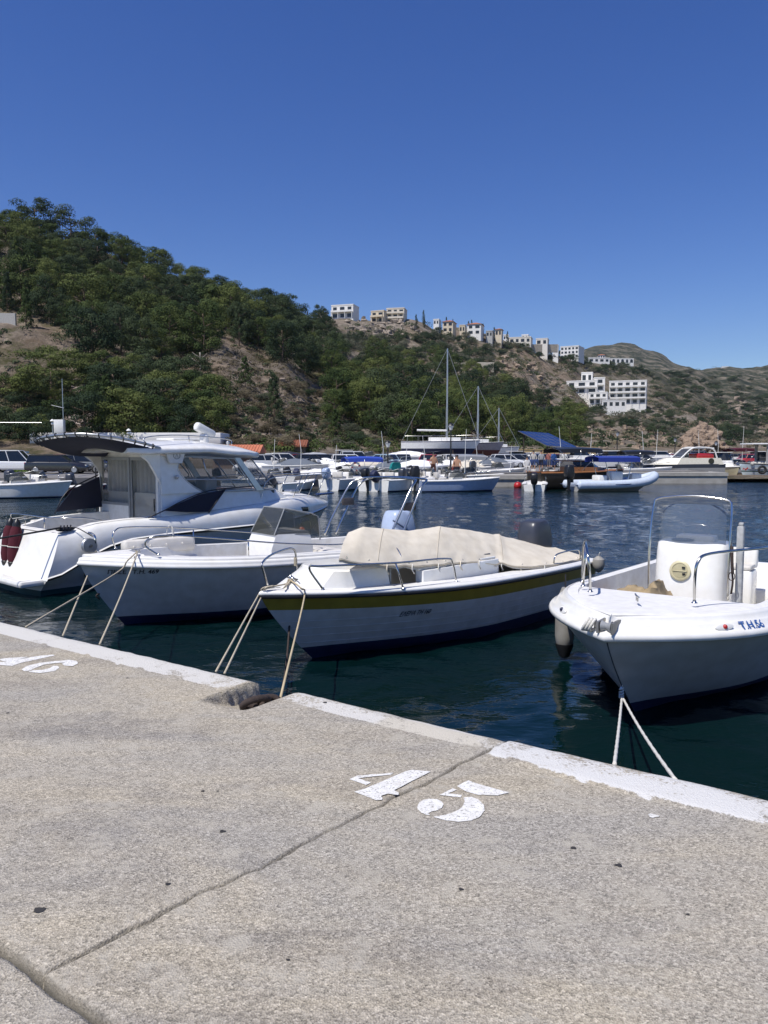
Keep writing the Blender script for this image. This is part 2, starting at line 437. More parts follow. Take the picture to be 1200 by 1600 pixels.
quay = build_quay()
# painted berth numbers, stencilled flat on the deck
def mark(polys, sx, sy, ox, oy, name, label):
    mb = MB()
    for P in polys:
        w_ = []
        n_ = len(P)
        for i in range(n_):
            a = P[i]; b2 = P[(i + 1) % n_]
            for k in range(4):
                t = k / 4; w_.append((a[0] + (b2[0] - a[0]) * t, a[1] + (b2[1] - a[1]) * t))
        pts = [G(ox + x * sx, oy + y * sy, .9) for x, y in w_]
        pts = [Vector((p.x + .0025 * fb(p.x * 60, p.y * 60), p.y + .0025 * fb(p.x * 60, p.y * 60, 9), .9045 + .004 * fb(*[q for q in uv_of(p)][0:1], 0) * 0)) for p in pts]
        # follow the deck relief
        out = []
        for p in pts:
            u, v = uv_of(p); out.append(Vector((p.x, p.y, .9 + .004 * fb(u * 1.1, v * 1.1) + .0035)))
        mb.add(out, [tuple(range(len(out)))])
    o = mb.build(name, marking, quay, angle=0); o['label'] = label
    return o
k5 = 550 / 1200
mark([[(425, 313), (486, 320), (362, 383), (378, 393), (376, 400), (340, 395), (318, 402), (322, 416), (300, 417), (225, 388), (262, 378), (400, 318)],
      [(209, 345), (236, 333), (300, 327), (360, 323), (350, 330), (275, 337), (240, 342)], [(209, 345), (240, 342), (262, 350), (283, 357), (266, 365), (238, 355)]], k5, k5, 450, 1060, 'painted_digit', 'white stencilled 4 beside the crack in the deck')
mark([[(575, 370), (615, 350), (640, 360), (700, 378), (755, 392), (715, 402), (650, 400), (610, 390)],
      [(515, 400), (562, 378), (575, 382), (545, 395), (592, 400), (590, 409), (552, 404)],
      [(625, 406), (650, 417), (668, 435), (670, 455), (655, 474), (625, 487), (580, 491), (530, 484), (495, 474), (530, 468), (560, 460), (586, 448), (598, 436), (602, 420), (598, 410)],
      [(440, 440), (448, 425), (462, 416), (480, 413), (508, 414), (524, 421), (530, 432), (524, 444), (508, 452), (490, 455), (478, 462), (484, 468), (470, 467), (455, 460), (443, 450)]], k5, k5, 450, 1060, 'painted_digit', 'white stencilled 5 below the crack in the deck')
k4 = 500 / 1200
mark([[(150, 157), (200, 153), (205, 156), (150, 168), (80, 183), (45, 195), (0, 191), (-30, 186), (60, 172)], [(-10, 171), (20, 166), (105, 161), (70, 170), (35, 178), (10, 176)]], k4, k4, 0, 960, 'painted_digit', 'white stencilled 4 at the left edge')
mark([[(80, 208), (100, 195), (150, 183), (205, 177), (260, 172), (288, 177), (293, 186), (272, 196), (240, 193), (232, 187), (245, 182), (200, 185), (165, 190), (130, 203), (115, 211), (95, 215)],
      [(122, 211), (160, 209), (185, 203), (200, 194), (218, 195), (222, 202), (205, 213), (150, 221), (105, 217)]], k4, k4, 0, 960, 'painted_digit', 'white stencilled 6 at the left edge')
# dark gum spots and a white chip on the deck
def blotch(px, py, r, mat, name, seed):
    p = G(px, py, .9); u, v = uv_of(p); z = .9 + .004 * fb(u * 1.1, v * 1.1) + .0028
    mb = MB(); pts = [Vector((p.x + r * math.cos(a) * (1 + .45 * math.sin(2 * a + seed) * math.cos(3 * a)), p.y + .8 * r * math.sin(a) * (1 + .3 * math.sin(3 * a + seed)), z)) for a in [2 * math.pi * i / 14 for i in range(14)]]
    mb.add(pts, [tuple(range(14))])
    return mb.build(name, mat, quay, angle=0)
gum = paint('old gum', (.035, .032, .03), .8, .2)
for i, (px, py, r) in enumerate([(62, 1422, .02), (347, 1300, .013), (896, 1326, .012), (967, 1352, .014), (262, 1383, .01), (720, 1390, .009), (317, 1236, .009), (508, 1098, .014), (199, 1060, .01), (12, 1114, .01), (1075, 1430, .007), (450, 1500, .006)]):
    blotch(px, py, r, gum, 'gum_spot', i * 1.7)
blotch(1020, 1275, .022, marking, 'paint_chip', 2)
blotch(340, 1236, .006, gum, 'gum_spot', 5)

# ---- water
def water_mat():
    m, n, b = nodes('sea water')
    b.inputs['Base Color'].default_value = (.0012, .0095, .0100, 1); b.inputs['Roughness'].default_value = .03
    b.inputs['IOR'].default_value = 1.333; b.inputs['Specular IOR Level'].default_value = .5
    ge = N(n, 'ShaderNodeNewGeometry')
    mp = N(n, 'ShaderNodeMapping'); mp.inputs['Rotation'].default_value = (0, 0, R(20)); mp.inputs['Scale'].default_value = (1, 1.7, 1)
    n.links.new(ge.outputs['Position'], mp.inputs['Vector'])
    def noi(s_, d, dist, rough=.5):
        x = N(n, 'ShaderNodeTexNoise'); x.inputs['Scale'].default_value = s_; x.inputs['Detail'].default_value = d; x.inputs['Roughness'].default_value = rough; x.inputs['Distortion'].default_value = dist
        n.links.new(mp.outputs[0], x.inputs['Vector']); return x.outputs[0]
    # calmer in the lee of the quay: amplitude grows with distance from it
    sp = N(n, 'ShaderNodeSeparateXYZ'); n.links.new(ge.outputs['Position'], sp.inputs[0])
    mr = N(n, 'ShaderNodeMapRange'); mr.inputs[1].default_value = 5; mr.inputs[2].default_value = 26; mr.inputs[3].default_value = .26; mr.inputs[4].default_value = 2.4; mr.inputs[2].default_value = 40
    n.links.new(sp.outputs[1], mr.inputs[0])
    prev = None
    for s_, d, di, dist_ in ((2.6, 3, .6, .030), (8, 3, .3, .010)):
        bp = N(n, 'ShaderNodeBump'); bp.inputs['Distance'].default_value = dist_
        n.links.new(noi(s_, d, di), bp.inputs['Height']); n.links.new(mr.outputs[0], bp.inputs['Strength'])
        if prev: n.links.new(prev, bp.inputs['Normal'])
        prev = bp.outputs[0]
    n.links.new(prev, b.inputs['Normal'])
    return m
sea = water_mat()
def axis(lo, hi, f0, f1, d, g):
    a = [f0]; 
    while a[-1] < f1: a.append(a[-1] + d)
    s_ = d
    while a[-1] < hi: s_ = min(s_ * g, 30); a.append(a[-1] + s_)
    s_ = d; b = []; x = f0
    while x > lo: s_ = min(s_ * g, 30); x -= s_; b.append(x)
    return np.array(b[::-1] + a)
def build_water():
    X = axis(-300, 420, -7, 6, .05, 1.022); Y = axis(-9, 260, 3.4, 14, .05, 1.014)
    gx, gy = np.meshgrid(X, Y); z = np.zeros_like(gx); rng = np.random.default_rng(5)
    far = np.clip((gy - 6) / 30, 0, 1)
    dx = np.gradient(X)[None, :] + 0 * gy; dy = np.gradient(Y)[:, None] + 0 * gx; cell = np.maximum(dx, dy)
    wx = gx + .35 * np.sin(gx * .7 + gy * .4 + 1) + .2 * np.sin(gy * 1.3 - gx * .5); wy = gy + .3 * np.sin(gx * .55 - gy * .8)
    for i in range(70):
        lam = .22 * (2.2 / .22) ** rng.random(); th = R(200) + rng.normal() * .9; k = 2 * math.pi / lam
        amp = .0019 * lam ** .95 * (1 + rng.random()); ph = rng.random() * 6.28
        vis = np.clip(lam / cell / 3.0 - .6, 0, 1)
        z += amp * vis * (.55 + .45 * far) * np.sin(k * (wx * math.cos(th) + wy * math.sin(th)) + ph)
    env = .75 + .45 * np.sin(gx * .21 + 1.3) * np.sin(gy * .17 + .4)
    z *= env
    n, m = z.shape; co = np.stack([gx, gy, z], -1).reshape(-1, 3).astype(np.float32)
    idx = np.arange(n * m).reshape(n, m); q = np.stack([idx[:-1, :-1], idx[:-1, 1:], idx[1:, 1:], idx[1:, :-1]], -1).reshape(-1).astype(np.int32)
    me = bpy.data.meshes.new('water'); me.vertices.add(n * m); me.vertices.foreach_set('co', co.ravel()); nf = (n - 1) * (m - 1)
    me.loops.add(nf * 4); me.loops.foreach_set('vertex_index', q); me.polygons.add(nf); me.polygons.foreach_set('loop_start', np.arange(0, nf * 4, 4, dtype=np.int32))
    me.update(calc_edges=True); me.shade_smooth(); me.materials.append(sea)
    o = bpy.data.objects.new('water', me); col.objects.link(o); tag(o, kind='structure'); print('WATER', n, m)
build_water()
# ---- far harbour apron
apm = paint('asphalt apron', (.20, .19, .18), .9, .25, bump=.004, scale=3)
apf = [(-120, 47), (-20, 47.5), (-9, 52), (3, 58), (11, 60.5), (13, 63.5), (27.8, 66), (28.4, 83), (70, 88), (200, 96)]
mb = MB()
top = [Vector((x, y, .95)) for x, y in apf]; back = [Vector((x, 150, .95)) for x, y in apf]
mb.grid([top, back]); mb.grid([[Vector((p.x, p.y - .02, -1)) for p in top], [Vector((p.x, p.y - .02, .6)) for p in top], [Vector((p.x, p.y - .12, .62)) for p in top], [Vector((p.x, p.y - .12, .97)) for p in top], [Vector((p.x, p.y + .3, .97)) for p in top]])
tag(mb.build('harbour_apron', apm, angle=20), kind='structure')

# ---- terrain: for columns of view angle, knots (distance, pixel row seen there)
TC = {
 -700: [(66, 716), (74, 690), (90, 630), (120, 470), (190, 200), (300, 140), (600, 300)],
 0: [(70, 714), (84, 690), (98, 640), (107, 560), (113, 512), (122, 508), (140, 440), (175, 352), (215, 352), (300, 420), (600, 600)],
 130: [(72, 714), (84, 690), (97, 640), (107, 575), (116, 535), (130, 490), (150, 440), (180, 388), (215, 385), (300, 450), (600, 620)],
 250: [(74, 714), (86, 692), (97, 640), (107, 590), (120, 545), (140, 500), (165, 470), (190, 438), (220, 438), (300, 500), (600, 640)],
 340: [(75, 714), (88, 692), (98, 640), (108, 585), (120, 545), (140, 515), (170, 487), (200, 462), (235, 462), (330, 530), (600, 650)],
 430: [(77, 714), (90, 696), (103, 655), (117, 600), (132, 556), (150, 535), (180, 515), (225, 490), (270, 488), (350, 540), (600, 650)],
 500: [(80, 714), (92, 700), (108, 672), (130, 620), (160, 580), (200, 552), (260, 520), (330, 501), (360, 500), (500, 580), (900, 660)],
 570: [(84, 714), (96, 702), (115, 680), (150, 635), (200, 590), (260, 560), (310, 535), (335, 510), (360, 500), (380, 502), (600, 600), (1100, 670)],
 640: [(88, 714), (100, 702), (120, 684), (160, 645), (210, 606), (270, 575), (320, 548), (345, 520), (370, 500), (400, 504), (600, 590), (1100, 670)],
 720: [(92, 714), (105, 702), (130, 685), (180, 650), (240, 612), (300, 585), (350, 558), (400, 528), (430, 514), (460, 516), (700, 600), (1100, 670)],
 800: [(96, 714), (110, 702), (140, 686), (190, 664), (250, 634), (310, 602), (360, 576), (410, 551), (440, 540), (480, 545), (800, 600), (1500, 600), (2300, 640)],
 880: [(100, 714), (120, 704), (160, 692), (220, 676), (290, 650), (350, 630), (400, 604), (440, 580), (500, 556), (560, 560), (900, 590), (1700, 560), (2300, 620)],
 925: [(105, 714), (125, 706), (170, 694), (240, 676), (320, 658), (380, 642), (420, 622), (470, 590), (540, 566), (600, 568), (950, 590), (1700, 541), (2300, 610)],
 970: [(110, 714), (130, 706), (180, 694), (250, 676), (340, 656), (400, 641), (440, 618), (500, 588), (580, 572), (660, 574), (1000, 592), (1700, 535), (2300, 600)],
 1015: [(115, 714), (140, 706), (190, 696), (270, 680), (350, 662), (420, 640), (500, 610), (600, 582), (700, 580), (1000, 596), (1700, 548), (2300, 610)],
 1060: [(120, 714), (145, 706), (200, 698), (290, 682), (380, 662), (470, 638), (600, 604), (760, 582), (900, 576), (1100, 584), (1700, 572), (2300, 610)],
 1120: [(120, 714), (150, 707), (220, 700), (320, 684), (420, 664), (560, 636), (760, 604), (950, 580), (1100, 574), (1300, 590), (1800, 600), (2300, 640)],
 1200: [(125, 714), (160, 708), (250, 700), (360, 686), (480, 664), (640, 636), (860, 602), (1100, 576), (1200, 571), (1400, 590), (2300, 640)],
 2000: [(125, 714), (160, 708), (250, 700), (360, 690), (480, 670), (640, 650), (860, 620), (1100, 580), (1200, 575), (1400, 600), (2300, 640)],
}
TK = sorted(TC)
def zpix(Y, py): return 2.5 + Y * math.tan(math.atan((800 - py) / 1200) - PITCH)
TZ = {k: [(math.log(Y), zpix(Y, py) if py < 712 else .3) for Y, py in TC[k]] for k in TK}
def rough(x, y):
    s = abs(fb(x * .035, y * .035, 3.3, 5)); return s
def TH(x, Y):
    px = 600 + 1200 * x / Y; px = max(TK[0], min(TK[-1] - .01, px)); l = math.log(Y)
    for a, b in zip(TK, TK[1:]):
        if px <= b: break
    t = (px - a) / (b - a); t = t * t * (3 - 2 * t)
    z = lerp(interp(l, TZ[a]), interp(l, TZ[b]), t)
    amp = max(0, min(1, (z - 1.5) / 12)) * min(1.9, .4 + Y / 160)
    z += amp * (1.7 * fb(x * .04, Y * .04, 1, 4) - 1.1 * rough(x, Y))
    z += max(0, min(1, (z - 1) / 5)) * .4 * fb(x * .35, Y * .35, 5, 3)
    return z
def build_terrain():
    pxs = list(range(-690, 0, 30)) + list(range(0, 1240, 7)) + list(range(1240, 1990, 30))
    ys = [66 * (2400 / 66) ** (i / 210) for i in range(211)]
    rows = [[Vector(((px - 600) / 1200 * Y, Y, TH((px - 600) / 1200 * Y, Y))) for px in pxs] for Y in ys]
    m, n, b = nodes('dry hillside')
    ge = N(n, 'ShaderNodeNewGeometry'); V = ge.outputs['Position']
    def noi(s_, d=6, r_=.65, di=0):
        x = N(n, 'ShaderNodeTexNoise'); x.inputs['Scale'].default_value = s_; x.inputs['Detail'].default_value = d; x.inputs['Roughness'].default_value = r_; x.inputs['Distortion'].default_value = di
        n.links.new(V, x.inputs['Vector']); return x.outputs[0]
    soil = ramp(n, [(.3, (.12, .095, .065)), (.5, (.195, .168, .135)), (.62, (.29, .245, .195)), (.72, (.42, .37, .32))]); n.links.new(noi(.35, 8, .72, .6), soil.inputs[0])
    red = mixc(n, 1, soil.outputs[0], (1.05, .94, .85), 'MULTIPLY')
    rr = ramp(n, [(.45, (0, 0, 0)), (.6, (1, 1, 1))]); n.links.new(noi(.03, 4), rr.inputs[0])
    c = mixc(n, rr.outputs[0], soil.outputs[0], red)
    gr = ramp(n, [(.3, (.05, .055, .022)), (.55, (.085, .08, .035)), (.75, (.15, .13, .07))]); n.links.new(noi(1.3, 7, .7), gr.inputs[0])
    gm = ramp(n, [(.50, (0, 0, 0)), (.60, (1, 1, 1))]); n.links.new(noi(.11, 8, .75), gm.inputs[0])
    c = mixc(n, gm.outputs[0], c, gr.outputs[0])
    # far country is closed maquis
    sp = N(n, 'ShaderNodeSeparateXYZ'); n.links.new(V, sp.inputs[0])
    mr = N(n, 'ShaderNodeMapRange'); mr.inputs[1].default_value = 420; mr.inputs[2].default_value = 620; n.links.new(sp.outputs[1], mr.inputs[0])
    far = ramp(n, [(.38, (.022, .029, .018)), (.48, (.045, .050, .030)), (.54, (.12, .108, .078)), (.64, (.23, .195, .15))]); n.links.new(noi(.045, 9, .75, .3), far.inputs[0])
    c = mixc(n, mr.outputs[0], c, far.outputs[0])
    n.links.new(c, b.inputs['Base Color']); b.inputs['Roughness'].default_value = 1; b.inputs['Specular IOR Level'].default_value = .1
    bp = N(n, 'ShaderNodeBump'); bp.inputs['Distance'].default_value = .9; bp.inputs['Strength'].default_value = .9
    n.links.new(noi(.8, 9, .75, .5), bp.inputs['Height']); n.links.new(bp.outputs[0], b.inputs['Normal'])
    mb = MB(); mb.grid(rows)
    tag(mb.build('hillside_terrain', m, angle=180), kind='structure')
build_terrain()
# ================================================================== BOATS
class Hull:
    """x forward (0 stern .. L bow), +y port, z 0 waterline"""
    def __init__(s, L, B, zb, zs, f=.5, p=2.3, rake=.8, draft=.35, chine=.32, wc0=.86, wc1=.5, stern=.88, knuckle=0, zpow=2):
        s.L, s.B, s.zb, s.zs0, s.f, s.p, s.rake, s.draft, s.ch, s.wc0, s.wc1, s.st, s.kn, s.zp = L, B, zb, zs, f, p, rake, draft, chine, wc0, wc1, stern, knuckle, zpow
    def b(s, x):
        d = min(max(1 - x / s.L, 0), 1); u = max(0, 1 - d / s.f)
        k = 1 - u ** s.p
        if d > s.f: k *= 1 - (1 - s.st) * ((d - s.f) / (1 - s.f)) ** 2
        return k * s.B / 2
    def zs(s, x): d = 1 - x / s.L; return s.zs0 + (s.zb - s.zs0) * max(0, (1 - d)) ** s.zp
    def pt(s, x, t, side=1, off=0):
        t = max(0, min(1, t)); d = max(0, 1 - x / s.L); bw = max(0, 1 - d / .55)
        wc = lerp(s.wc0, s.wc1, bw); tc = lerp(s.ch, s.ch * 1.15, bw)
        if t < tc: wf = wc * (t / tc) ** lerp(.8, 1.0, bw)
        else: wf = wc + (1 - wc) * ((t - tc) / (1 - tc)) ** lerp(.75, 1.15, bw)
        xx = x - s.rake * (1 - t) ** 1.25 * bw ** 1.2
        z = -s.draft * (1 - .25 * bw) + (s.zs(x) + s.draft * (1 - .25 * bw)) * t
        return Vector((xx, side * (s.b(x) * wf + off * (1 if t > .02 else 0)), z))
    def xs(s, n=34):
        return [s.L * (1 - (1 - i / n) ** 1.7) for i in range(n)] + [s.L * .9995]
    def tz(s, x, z):     # parameter t of a height
        d = max(0, 1 - x / s.L); bw = max(0, 1 - d / .55); dr = s.draft * (1 - .25 * bw)
        return (z + dr) / (s.zs(x) + dr)
    def shell(s, mb, bands, x0=0, strakes=()):
        """bands: list of (z or ('s', distance below sheer), material index) from keel up"""
        xs = [x for x in s.xs() if x >= x0]
        for side in (1, -1):
            rows = []
            for x in xs:
                ts = []; prev = 0
                for kind, val, m in bands:
                    if kind == 'z': t1 = s.tz(x, val)
                    elif kind == 's': t1 = s.tz(x, s.zs(x) - val)
                    else: t1 = 1
                    t1 = max(prev + .01, min(1, t1)); k = 5
                    ts += [prev + (t1 - prev) * j / k for j in range(k)]; prev = t1
                ts.append(prev)
                row = []
                for t in ts:
                    p = s.pt(x, t, side)
                    for (fr, dep) in strakes:
                        if abs(t - fr) < .012: p.y -= side * dep
                    row.append(p)
                rows.append(row)
            ms = []
            for kind, val, m in bands: ms += [m] * 5
            mb.grid(rows, ms=ms, flip=side < 0)
        # transom
        n = 16; L_ = [s.pt(x0, j / n, 1) for j in range(n + 1)]; R_ = [s.pt(x0, j / n, -1) for j in range(n + 1)]
        mb.grid([L_, R_], m=bands[-2][2] if len(bands) > 1 else bands[0][2])
        return mb
    def sweep(s, mb, prof, m=0, x0=0, n=None, ms=None):
        """prof: (outwards offset, dz above sheer) list swept round the sheer from stern port to stern starboard"""
        xs = [x for x in s.xs() if x >= x0]
        path = [(x, 1) for x in xs] + [(x, -1) for x in xs[::-1]]
        rows = []
        P = [s.pt(x, 1, sd) for x, sd in path]
        for i, (x, sd) in enumerate(path):
            a = P[max(i - 1, 0)]; b = P[min(i + 1, len(P) - 1)]; t = (b - a); nrm = Vector((t.y, -t.x, 0))
            if nrm.length < 1e-6: nrm = Vector((1, 0, 0))
            nrm.normalize()
            if sd > 0 and nrm.y < 0 or sd < 0 and nrm.y > 0: nrm = -nrm
            if abs(x - s.L * .9995) < 1e-4: nrm = Vector((1, 0, 0))
            row = []
            for o, dz in prof:
                q = P[i] + nrm * o + Vector((0, 0, dz))
                if o < 0 and q.y * sd < 0: q.y = 0
                row.append(q)
            rows.append(row)
        mb.grid(rows, m=m, ms=ms)
        return mb
    def deckgrid(s, mb, w, zin, floor, x0=0, x1=None, m=0, inner=None, cam_=.0):
        """gunwale ledge -> inner wall -> floor; floor(x) height; w ledge width"""
        xs = sorted(set([x for x in s.xs(40)] + [e for e in (inner or [])]))
        rows = []
        for x in xs:
            b = s.b(x); zz = s.zs(x); bi = max(b - w, 0); fl = floor(x); wl = .04 if fl < zz + zin - .05 else 0
            half = [(b, zz), (max(b - .012, 0), zz + zin * .6), (max(b - .035, 0), zz + zin), (bi, zz + zin + .004), (max(bi - .012, 0), min(zz + zin, fl if wl == 0 else 9)), (max(bi - .03 - wl * .3, 0), fl + (.03 if wl else 0)), (max(bi - .06 - wl, 0), fl), (0, fl + cam_)]
            rows.append([Vector((x, y, z)) for y, z in half] + [Vector((x, -y, z)) for y, z in half[-2::-1]])
        mb.grid(rows, m=m)
        # transom inside
        return mb
    def letter(s, body, size, x, z, side=1, off=.006, slant=0, condense=1):
        """writing that follows the side of the hull, reading towards the stern on the port side"""
        vs, fs = text_mb(body, size); mb = MB(); out = []
        for v in vs:
            xx = x - (v.x * condense + v.y * slant) * (1 if side > 0 else -1); zz = z + v.y
            t = s.tz(xx, zz); p = s.pt(xx, t, side)
            # surface x is pulled back by the rake: step nominal x forward so that letters are not stretched
            nx = xx + (xx - p.x); t = s.tz(nx, zz); p = s.pt(nx, t, side, off); out.append(p)
        mb.add(out, fs)
        return mb
def cleat(parent, x, y, z, rz=0, sc_=1, mat=None):
    mb = MB(); c = Vector((x, y, z)); M = Matrix.Rotation(rz, 3, 'Z')
    f = lambda a: c + M @ (Vector(a) * sc_)
    mb.tube([f((-.09, 0, .05)), f((-.04, 0, .042)), f((.04, 0, .042)), f((.09, 0, .05))], [.007, .010, .010, .007], m=0)
    mb.tube([f((-.028, 0, -.004)), f((-.025, 0, .045))], .009); mb.tube([f((.028, 0, -.004)), f((.025, 0, .045))], .009)
    return mb.build('cleat', mat or steel, parent)
def foot(mb, p, r=.03): mb.lathe([(r, 0), (r, .006), (r * .6, .012), (r * .5, .03)], c=p, n=12)
def outboard(parent, x, y, z, h=.75, mat=None, tilt=0, w=.36, stripe=None, name='outboard_motor', leg=True):
    """engine cowling with leg; origin at the clamp, engine hangs aft (-x)"""
    M = Matrix.Translation((x, y, z)) @ Matrix.Rotation(tilt, 4, 'Y')
    rings = []
    # cowl: sections up the height, rounded, leaning aft
    for k, (zz, fx, bx, hw) in enumerate([(0, .04, -.34, .62), (.05, .09, -.42, .86), (.14, .12, -.47, .98), (.26, .13, -.49, 1), (.38, .11, -.46, .97), (.49, .07, -.42, .93), (.55, .03, -.36, .82), (.565, -.0, -.3, .6)]):
        q = []
        for j in range(20):
            a = 2 * math.pi * j / 20; ca = math.cos(a); sa = math.sin(a)
            ex = abs(ca) ** .5 * (1 if ca > 0 else -1); ey = abs(sa) ** .5 * (1 if sa > 0 else -1)
            cx = (fx + bx) / 2; q.append(M @ Vector((cx + ex * (fx - bx) / 2, ey * hw * w / 2, zz * h / .565 * .75)))
        rings.append(q)
    mb = MB(); mb.loft(rings)
    o = mb.build(name, mat or black, parent, angle=50)
    if leg:
        m2 = MB()
        m2.loft([[M @ Vector((cx + a * .5, b_, zz)) for a, b_ in ((wx, .06), (-wx, .045), (-wx, -.045), (wx, -.06))] for zz, cx, wx in ((.02, -.16, .3), (-.2, -.18, .22), (-.55, -.2, .14), (-.8, -.22, .12))])
        m2.box(-.02, .09, -.12, .12, -.22, .05)
        m2.v = m2.v[:16] + [tuple(M @ Vector(v)) for v in m2.v[16:]]
        m2.lathe([(.0, -.2), (.05, -.12), (.055, .05), (.02, .18)], c=M @ Vector((-.2, 0, -.72)), M=Matrix.Rotation(R(90) + tilt, 3, 'Y'), n=10)
        m2.build('lower_unit', mat or black, o)
    if stripe:
        m3 = MB()
        for sgn in (1, -1):
            pts = [M @ Vector((-.46 + .58 * t, sgn * (w / 2) * (1.0 - .12 * abs(2 * t - 1) ** 3), .12 * h / .75 + .30 * t * h / .75)) for t in [i / 8 for i in range(9)]]
            m3.tube(pts, .014, n=5)
        m3.tube([M @ Vector((-.2, (w / 2 - .004) * math.cos(a), .30 + .16 * math.sin(a))) for a in [math.pi * i / 10 for i in range(11)]], .016, n=5)
        m3.build('cowl_stripe', stripe, o)
    return o
def rope(name, pts, r, mat, label, cat='rope', sag=0, group=None, k=6):
    P = [Vector(p) for p in pts]
    if len(P) == 2:
        n = 14; a, b = P
        P = [a.lerp(b, i / n) - Vector((0, 0, sag * 4 * (i / n) * (1 - i / n))) for i in range(n + 1)]
        k = 0
    mb = MB(); mb.tube(P, r, n=7, k=k)
    o = mb.build(name, mat, angle=180)
    return tag(o, label, cat, group)
def toworld(root, p):
    return Matrix.Translation(root.location) @ Matrix.Rotation(root.rotation_euler.z, 4, 'Z') @ Vector(p)
# ---- white centre-console boat on the right
def boat_right():
    H = Hull(5.66, 2.42, .93, .80, f=.40, p=2.3, rake=1.2, draft=.38, wc0=.84, wc1=.30, stern=.9)
    r = empty('centre_console_boat', (5.22, 11.21, 0), -2.191, 'white open boat marked T.H.56 with a round console hatch, at the right edge', 'motorboat')
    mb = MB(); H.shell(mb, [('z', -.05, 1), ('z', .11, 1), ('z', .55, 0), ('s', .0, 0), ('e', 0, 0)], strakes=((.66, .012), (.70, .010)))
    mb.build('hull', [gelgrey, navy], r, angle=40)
    mb = MB(); H.sweep(mb, [(-.005, -.07), (.022, -.075), (.04, -.055), (.043, -.03), (.03, -.005), (.005, .008), (-.02, .018), (-.045, .06), (-.062, .072), (-.085, .078), (-.10, .115), (-.12, .135), (-.15, .14)])
    mb.build('rubbing_strake', gel, r, angle=60)
    def fl(x): return interp(x, [(0, .3), (2.6, .3), (2.62, .64), (3.72, .66), (3.78, .985), (5.66, 1.06)])
    H2 = Hull(5.52, 2.14, 1.065, .935, f=.40, p=2.3, stern=.9)
    mb = MB(); H2.deckgrid(mb, .12, .006, fl, inner=[2.59, 2.63, 3.0, 3.71, 3.79, 4.2])
    mb.build('deck', gel2, r, angle=40)
    tb = MB(); tb.rbox(-.02, .12, -.95, .95, .3, .93, .04); tb.rbox(.1, .55, -.9, .9, .3, .62, .05)
    tb.build('transom_bench', gel, r)
    # console
    mb = MB()
    def ring(z, xf, xb, hw, rr=.10):
        q = []
        for j in range(28):
            a = 2 * math.pi * j / 28; ca, sa = math.cos(a), math.sin(a)
            e = .45; ex = abs(ca) ** e * (1 if ca > 0 else -1); ey = abs(sa) ** e * (1 if sa > 0 else -1)
            q.append(Vector(((xf + xb) / 2 + ex * (xf - xb) / 2 - (.05 * abs(ey) ** 4 if ca > 0 else 0), ey * hw, z)))
        return q
    yo = -.17
    rg = [ring(.3, 2.34, 1.55, .44), ring(.8, 2.32, 1.6, .435), ring(1.25, 2.26, 1.64, .43), ring(1.36, 2.22, 1.64, .425), ring(1.385, 2.17, 1.66, .40), ring(1.39, 2.05, 1.7, .35)]
    mb.loft([[v + Vector((0, yo, 0)) for v in q] for q in rg])
    con = mb.build('console', gel, r, angle=50)
    # binnacle on top, compass
    mb = MB(); mb.rbox(1.75, 2.0, yo - .22, yo + .25, 1.38, 1.46, .03); mb.build('dashboard', gel, con)
    mb = MB(); mb.lathe([(.13, 0), (.14, .02), (.05, .03)], c=(2.02, yo - .12, 1.39), n=14); mb.build('compass', black, con)
    # round hatch
    Mh = Matrix.Rotation(R(86), 3, 'Y')
    mb = MB(); mb.lathe([(.125, 0), (.128, .012), (.115, .022), (.098, .024), (.094, .016)], c=(2.30, yo - .07, 1.04), M=Mh, n=28)
    hat = mb.build('hatch', cream, con)
    mb = MB(); mb.lathe([(.092, .010), (.090, .022), (.02, .026)], c=(2.30, yo - .07, 1.04), M=Mh, n=24); mb.rbox(2.318, 2.335, yo - .155, yo + .015, 1.032, 1.047, .006)
    mb.build('hatch_lid', paint('hatch lid', (.5, .45, .28), .45, .3), hat)
    for (dy, dz) in ((.055, .045), (.06, -.035)):
        mb = MB(); mb.rbox(2.318, 2.338, yo - .07 + dy - .008 - .02, yo - .07 + dy + .03 - .02, 1.04 + dz - .012, 1.04 + dz + .012, .004); mb.build('hatch_latch', black, hat)
    # windscreen: curved acrylic in front
    rows = []
    for i in range(11):
        z = 1.36 + .50 * i / 10; row = []
        for j in range(17):
            a = -1 + 2 * j / 16; hw = .40 - .03 * (i / 10) ** 2 - (.05 if i == 10 else 0)
            row.append(Vector((2.20 - .10 * (i / 10) - .13 * abs(a) ** 3, yo + a * hw, z - (.03 * abs(a) ** 6 if i > 8 else 0))))
        rows.append(row)
    mb = MB(); mb.grid(rows); mb.grid([[v - Vector((.006, 0, 0)) for v in q] for q in rows])
    mb.build('windscreen', smokel, con, angle=60)
    fr = [(2.22, yo - .475, .72), (2.24, yo - .475, 1.1), (2.2, yo - .475, 1.5), (2.12, yo - .465, 1.83), (2.10, yo - .42, 1.92), (2.10, yo - .2, 1.955), (2.10, yo, 1.965), (2.10, yo + .2, 1.955), (2.10, yo + .42, 1.92), (2.12, yo + .465, 1.83), (2.2, yo + .475, 1.5), (2.24, yo + .475, 1.1), (2.22, yo + .475, .72)]
    mb = MB(); mb.tube(fr, .014, k=4, n=10)
    mb.build('windscreen_frame', steel, con, angle=180)
    mb = MB(); mb.tube([(1.95, yo - .12, 1.46), (1.93, yo - .12, 1.58), (1.93, yo + .17, 1.58), (1.95, yo + .17, 1.46)], .008, k=3); mb.build('grab_handle', steel, con, angle=180)
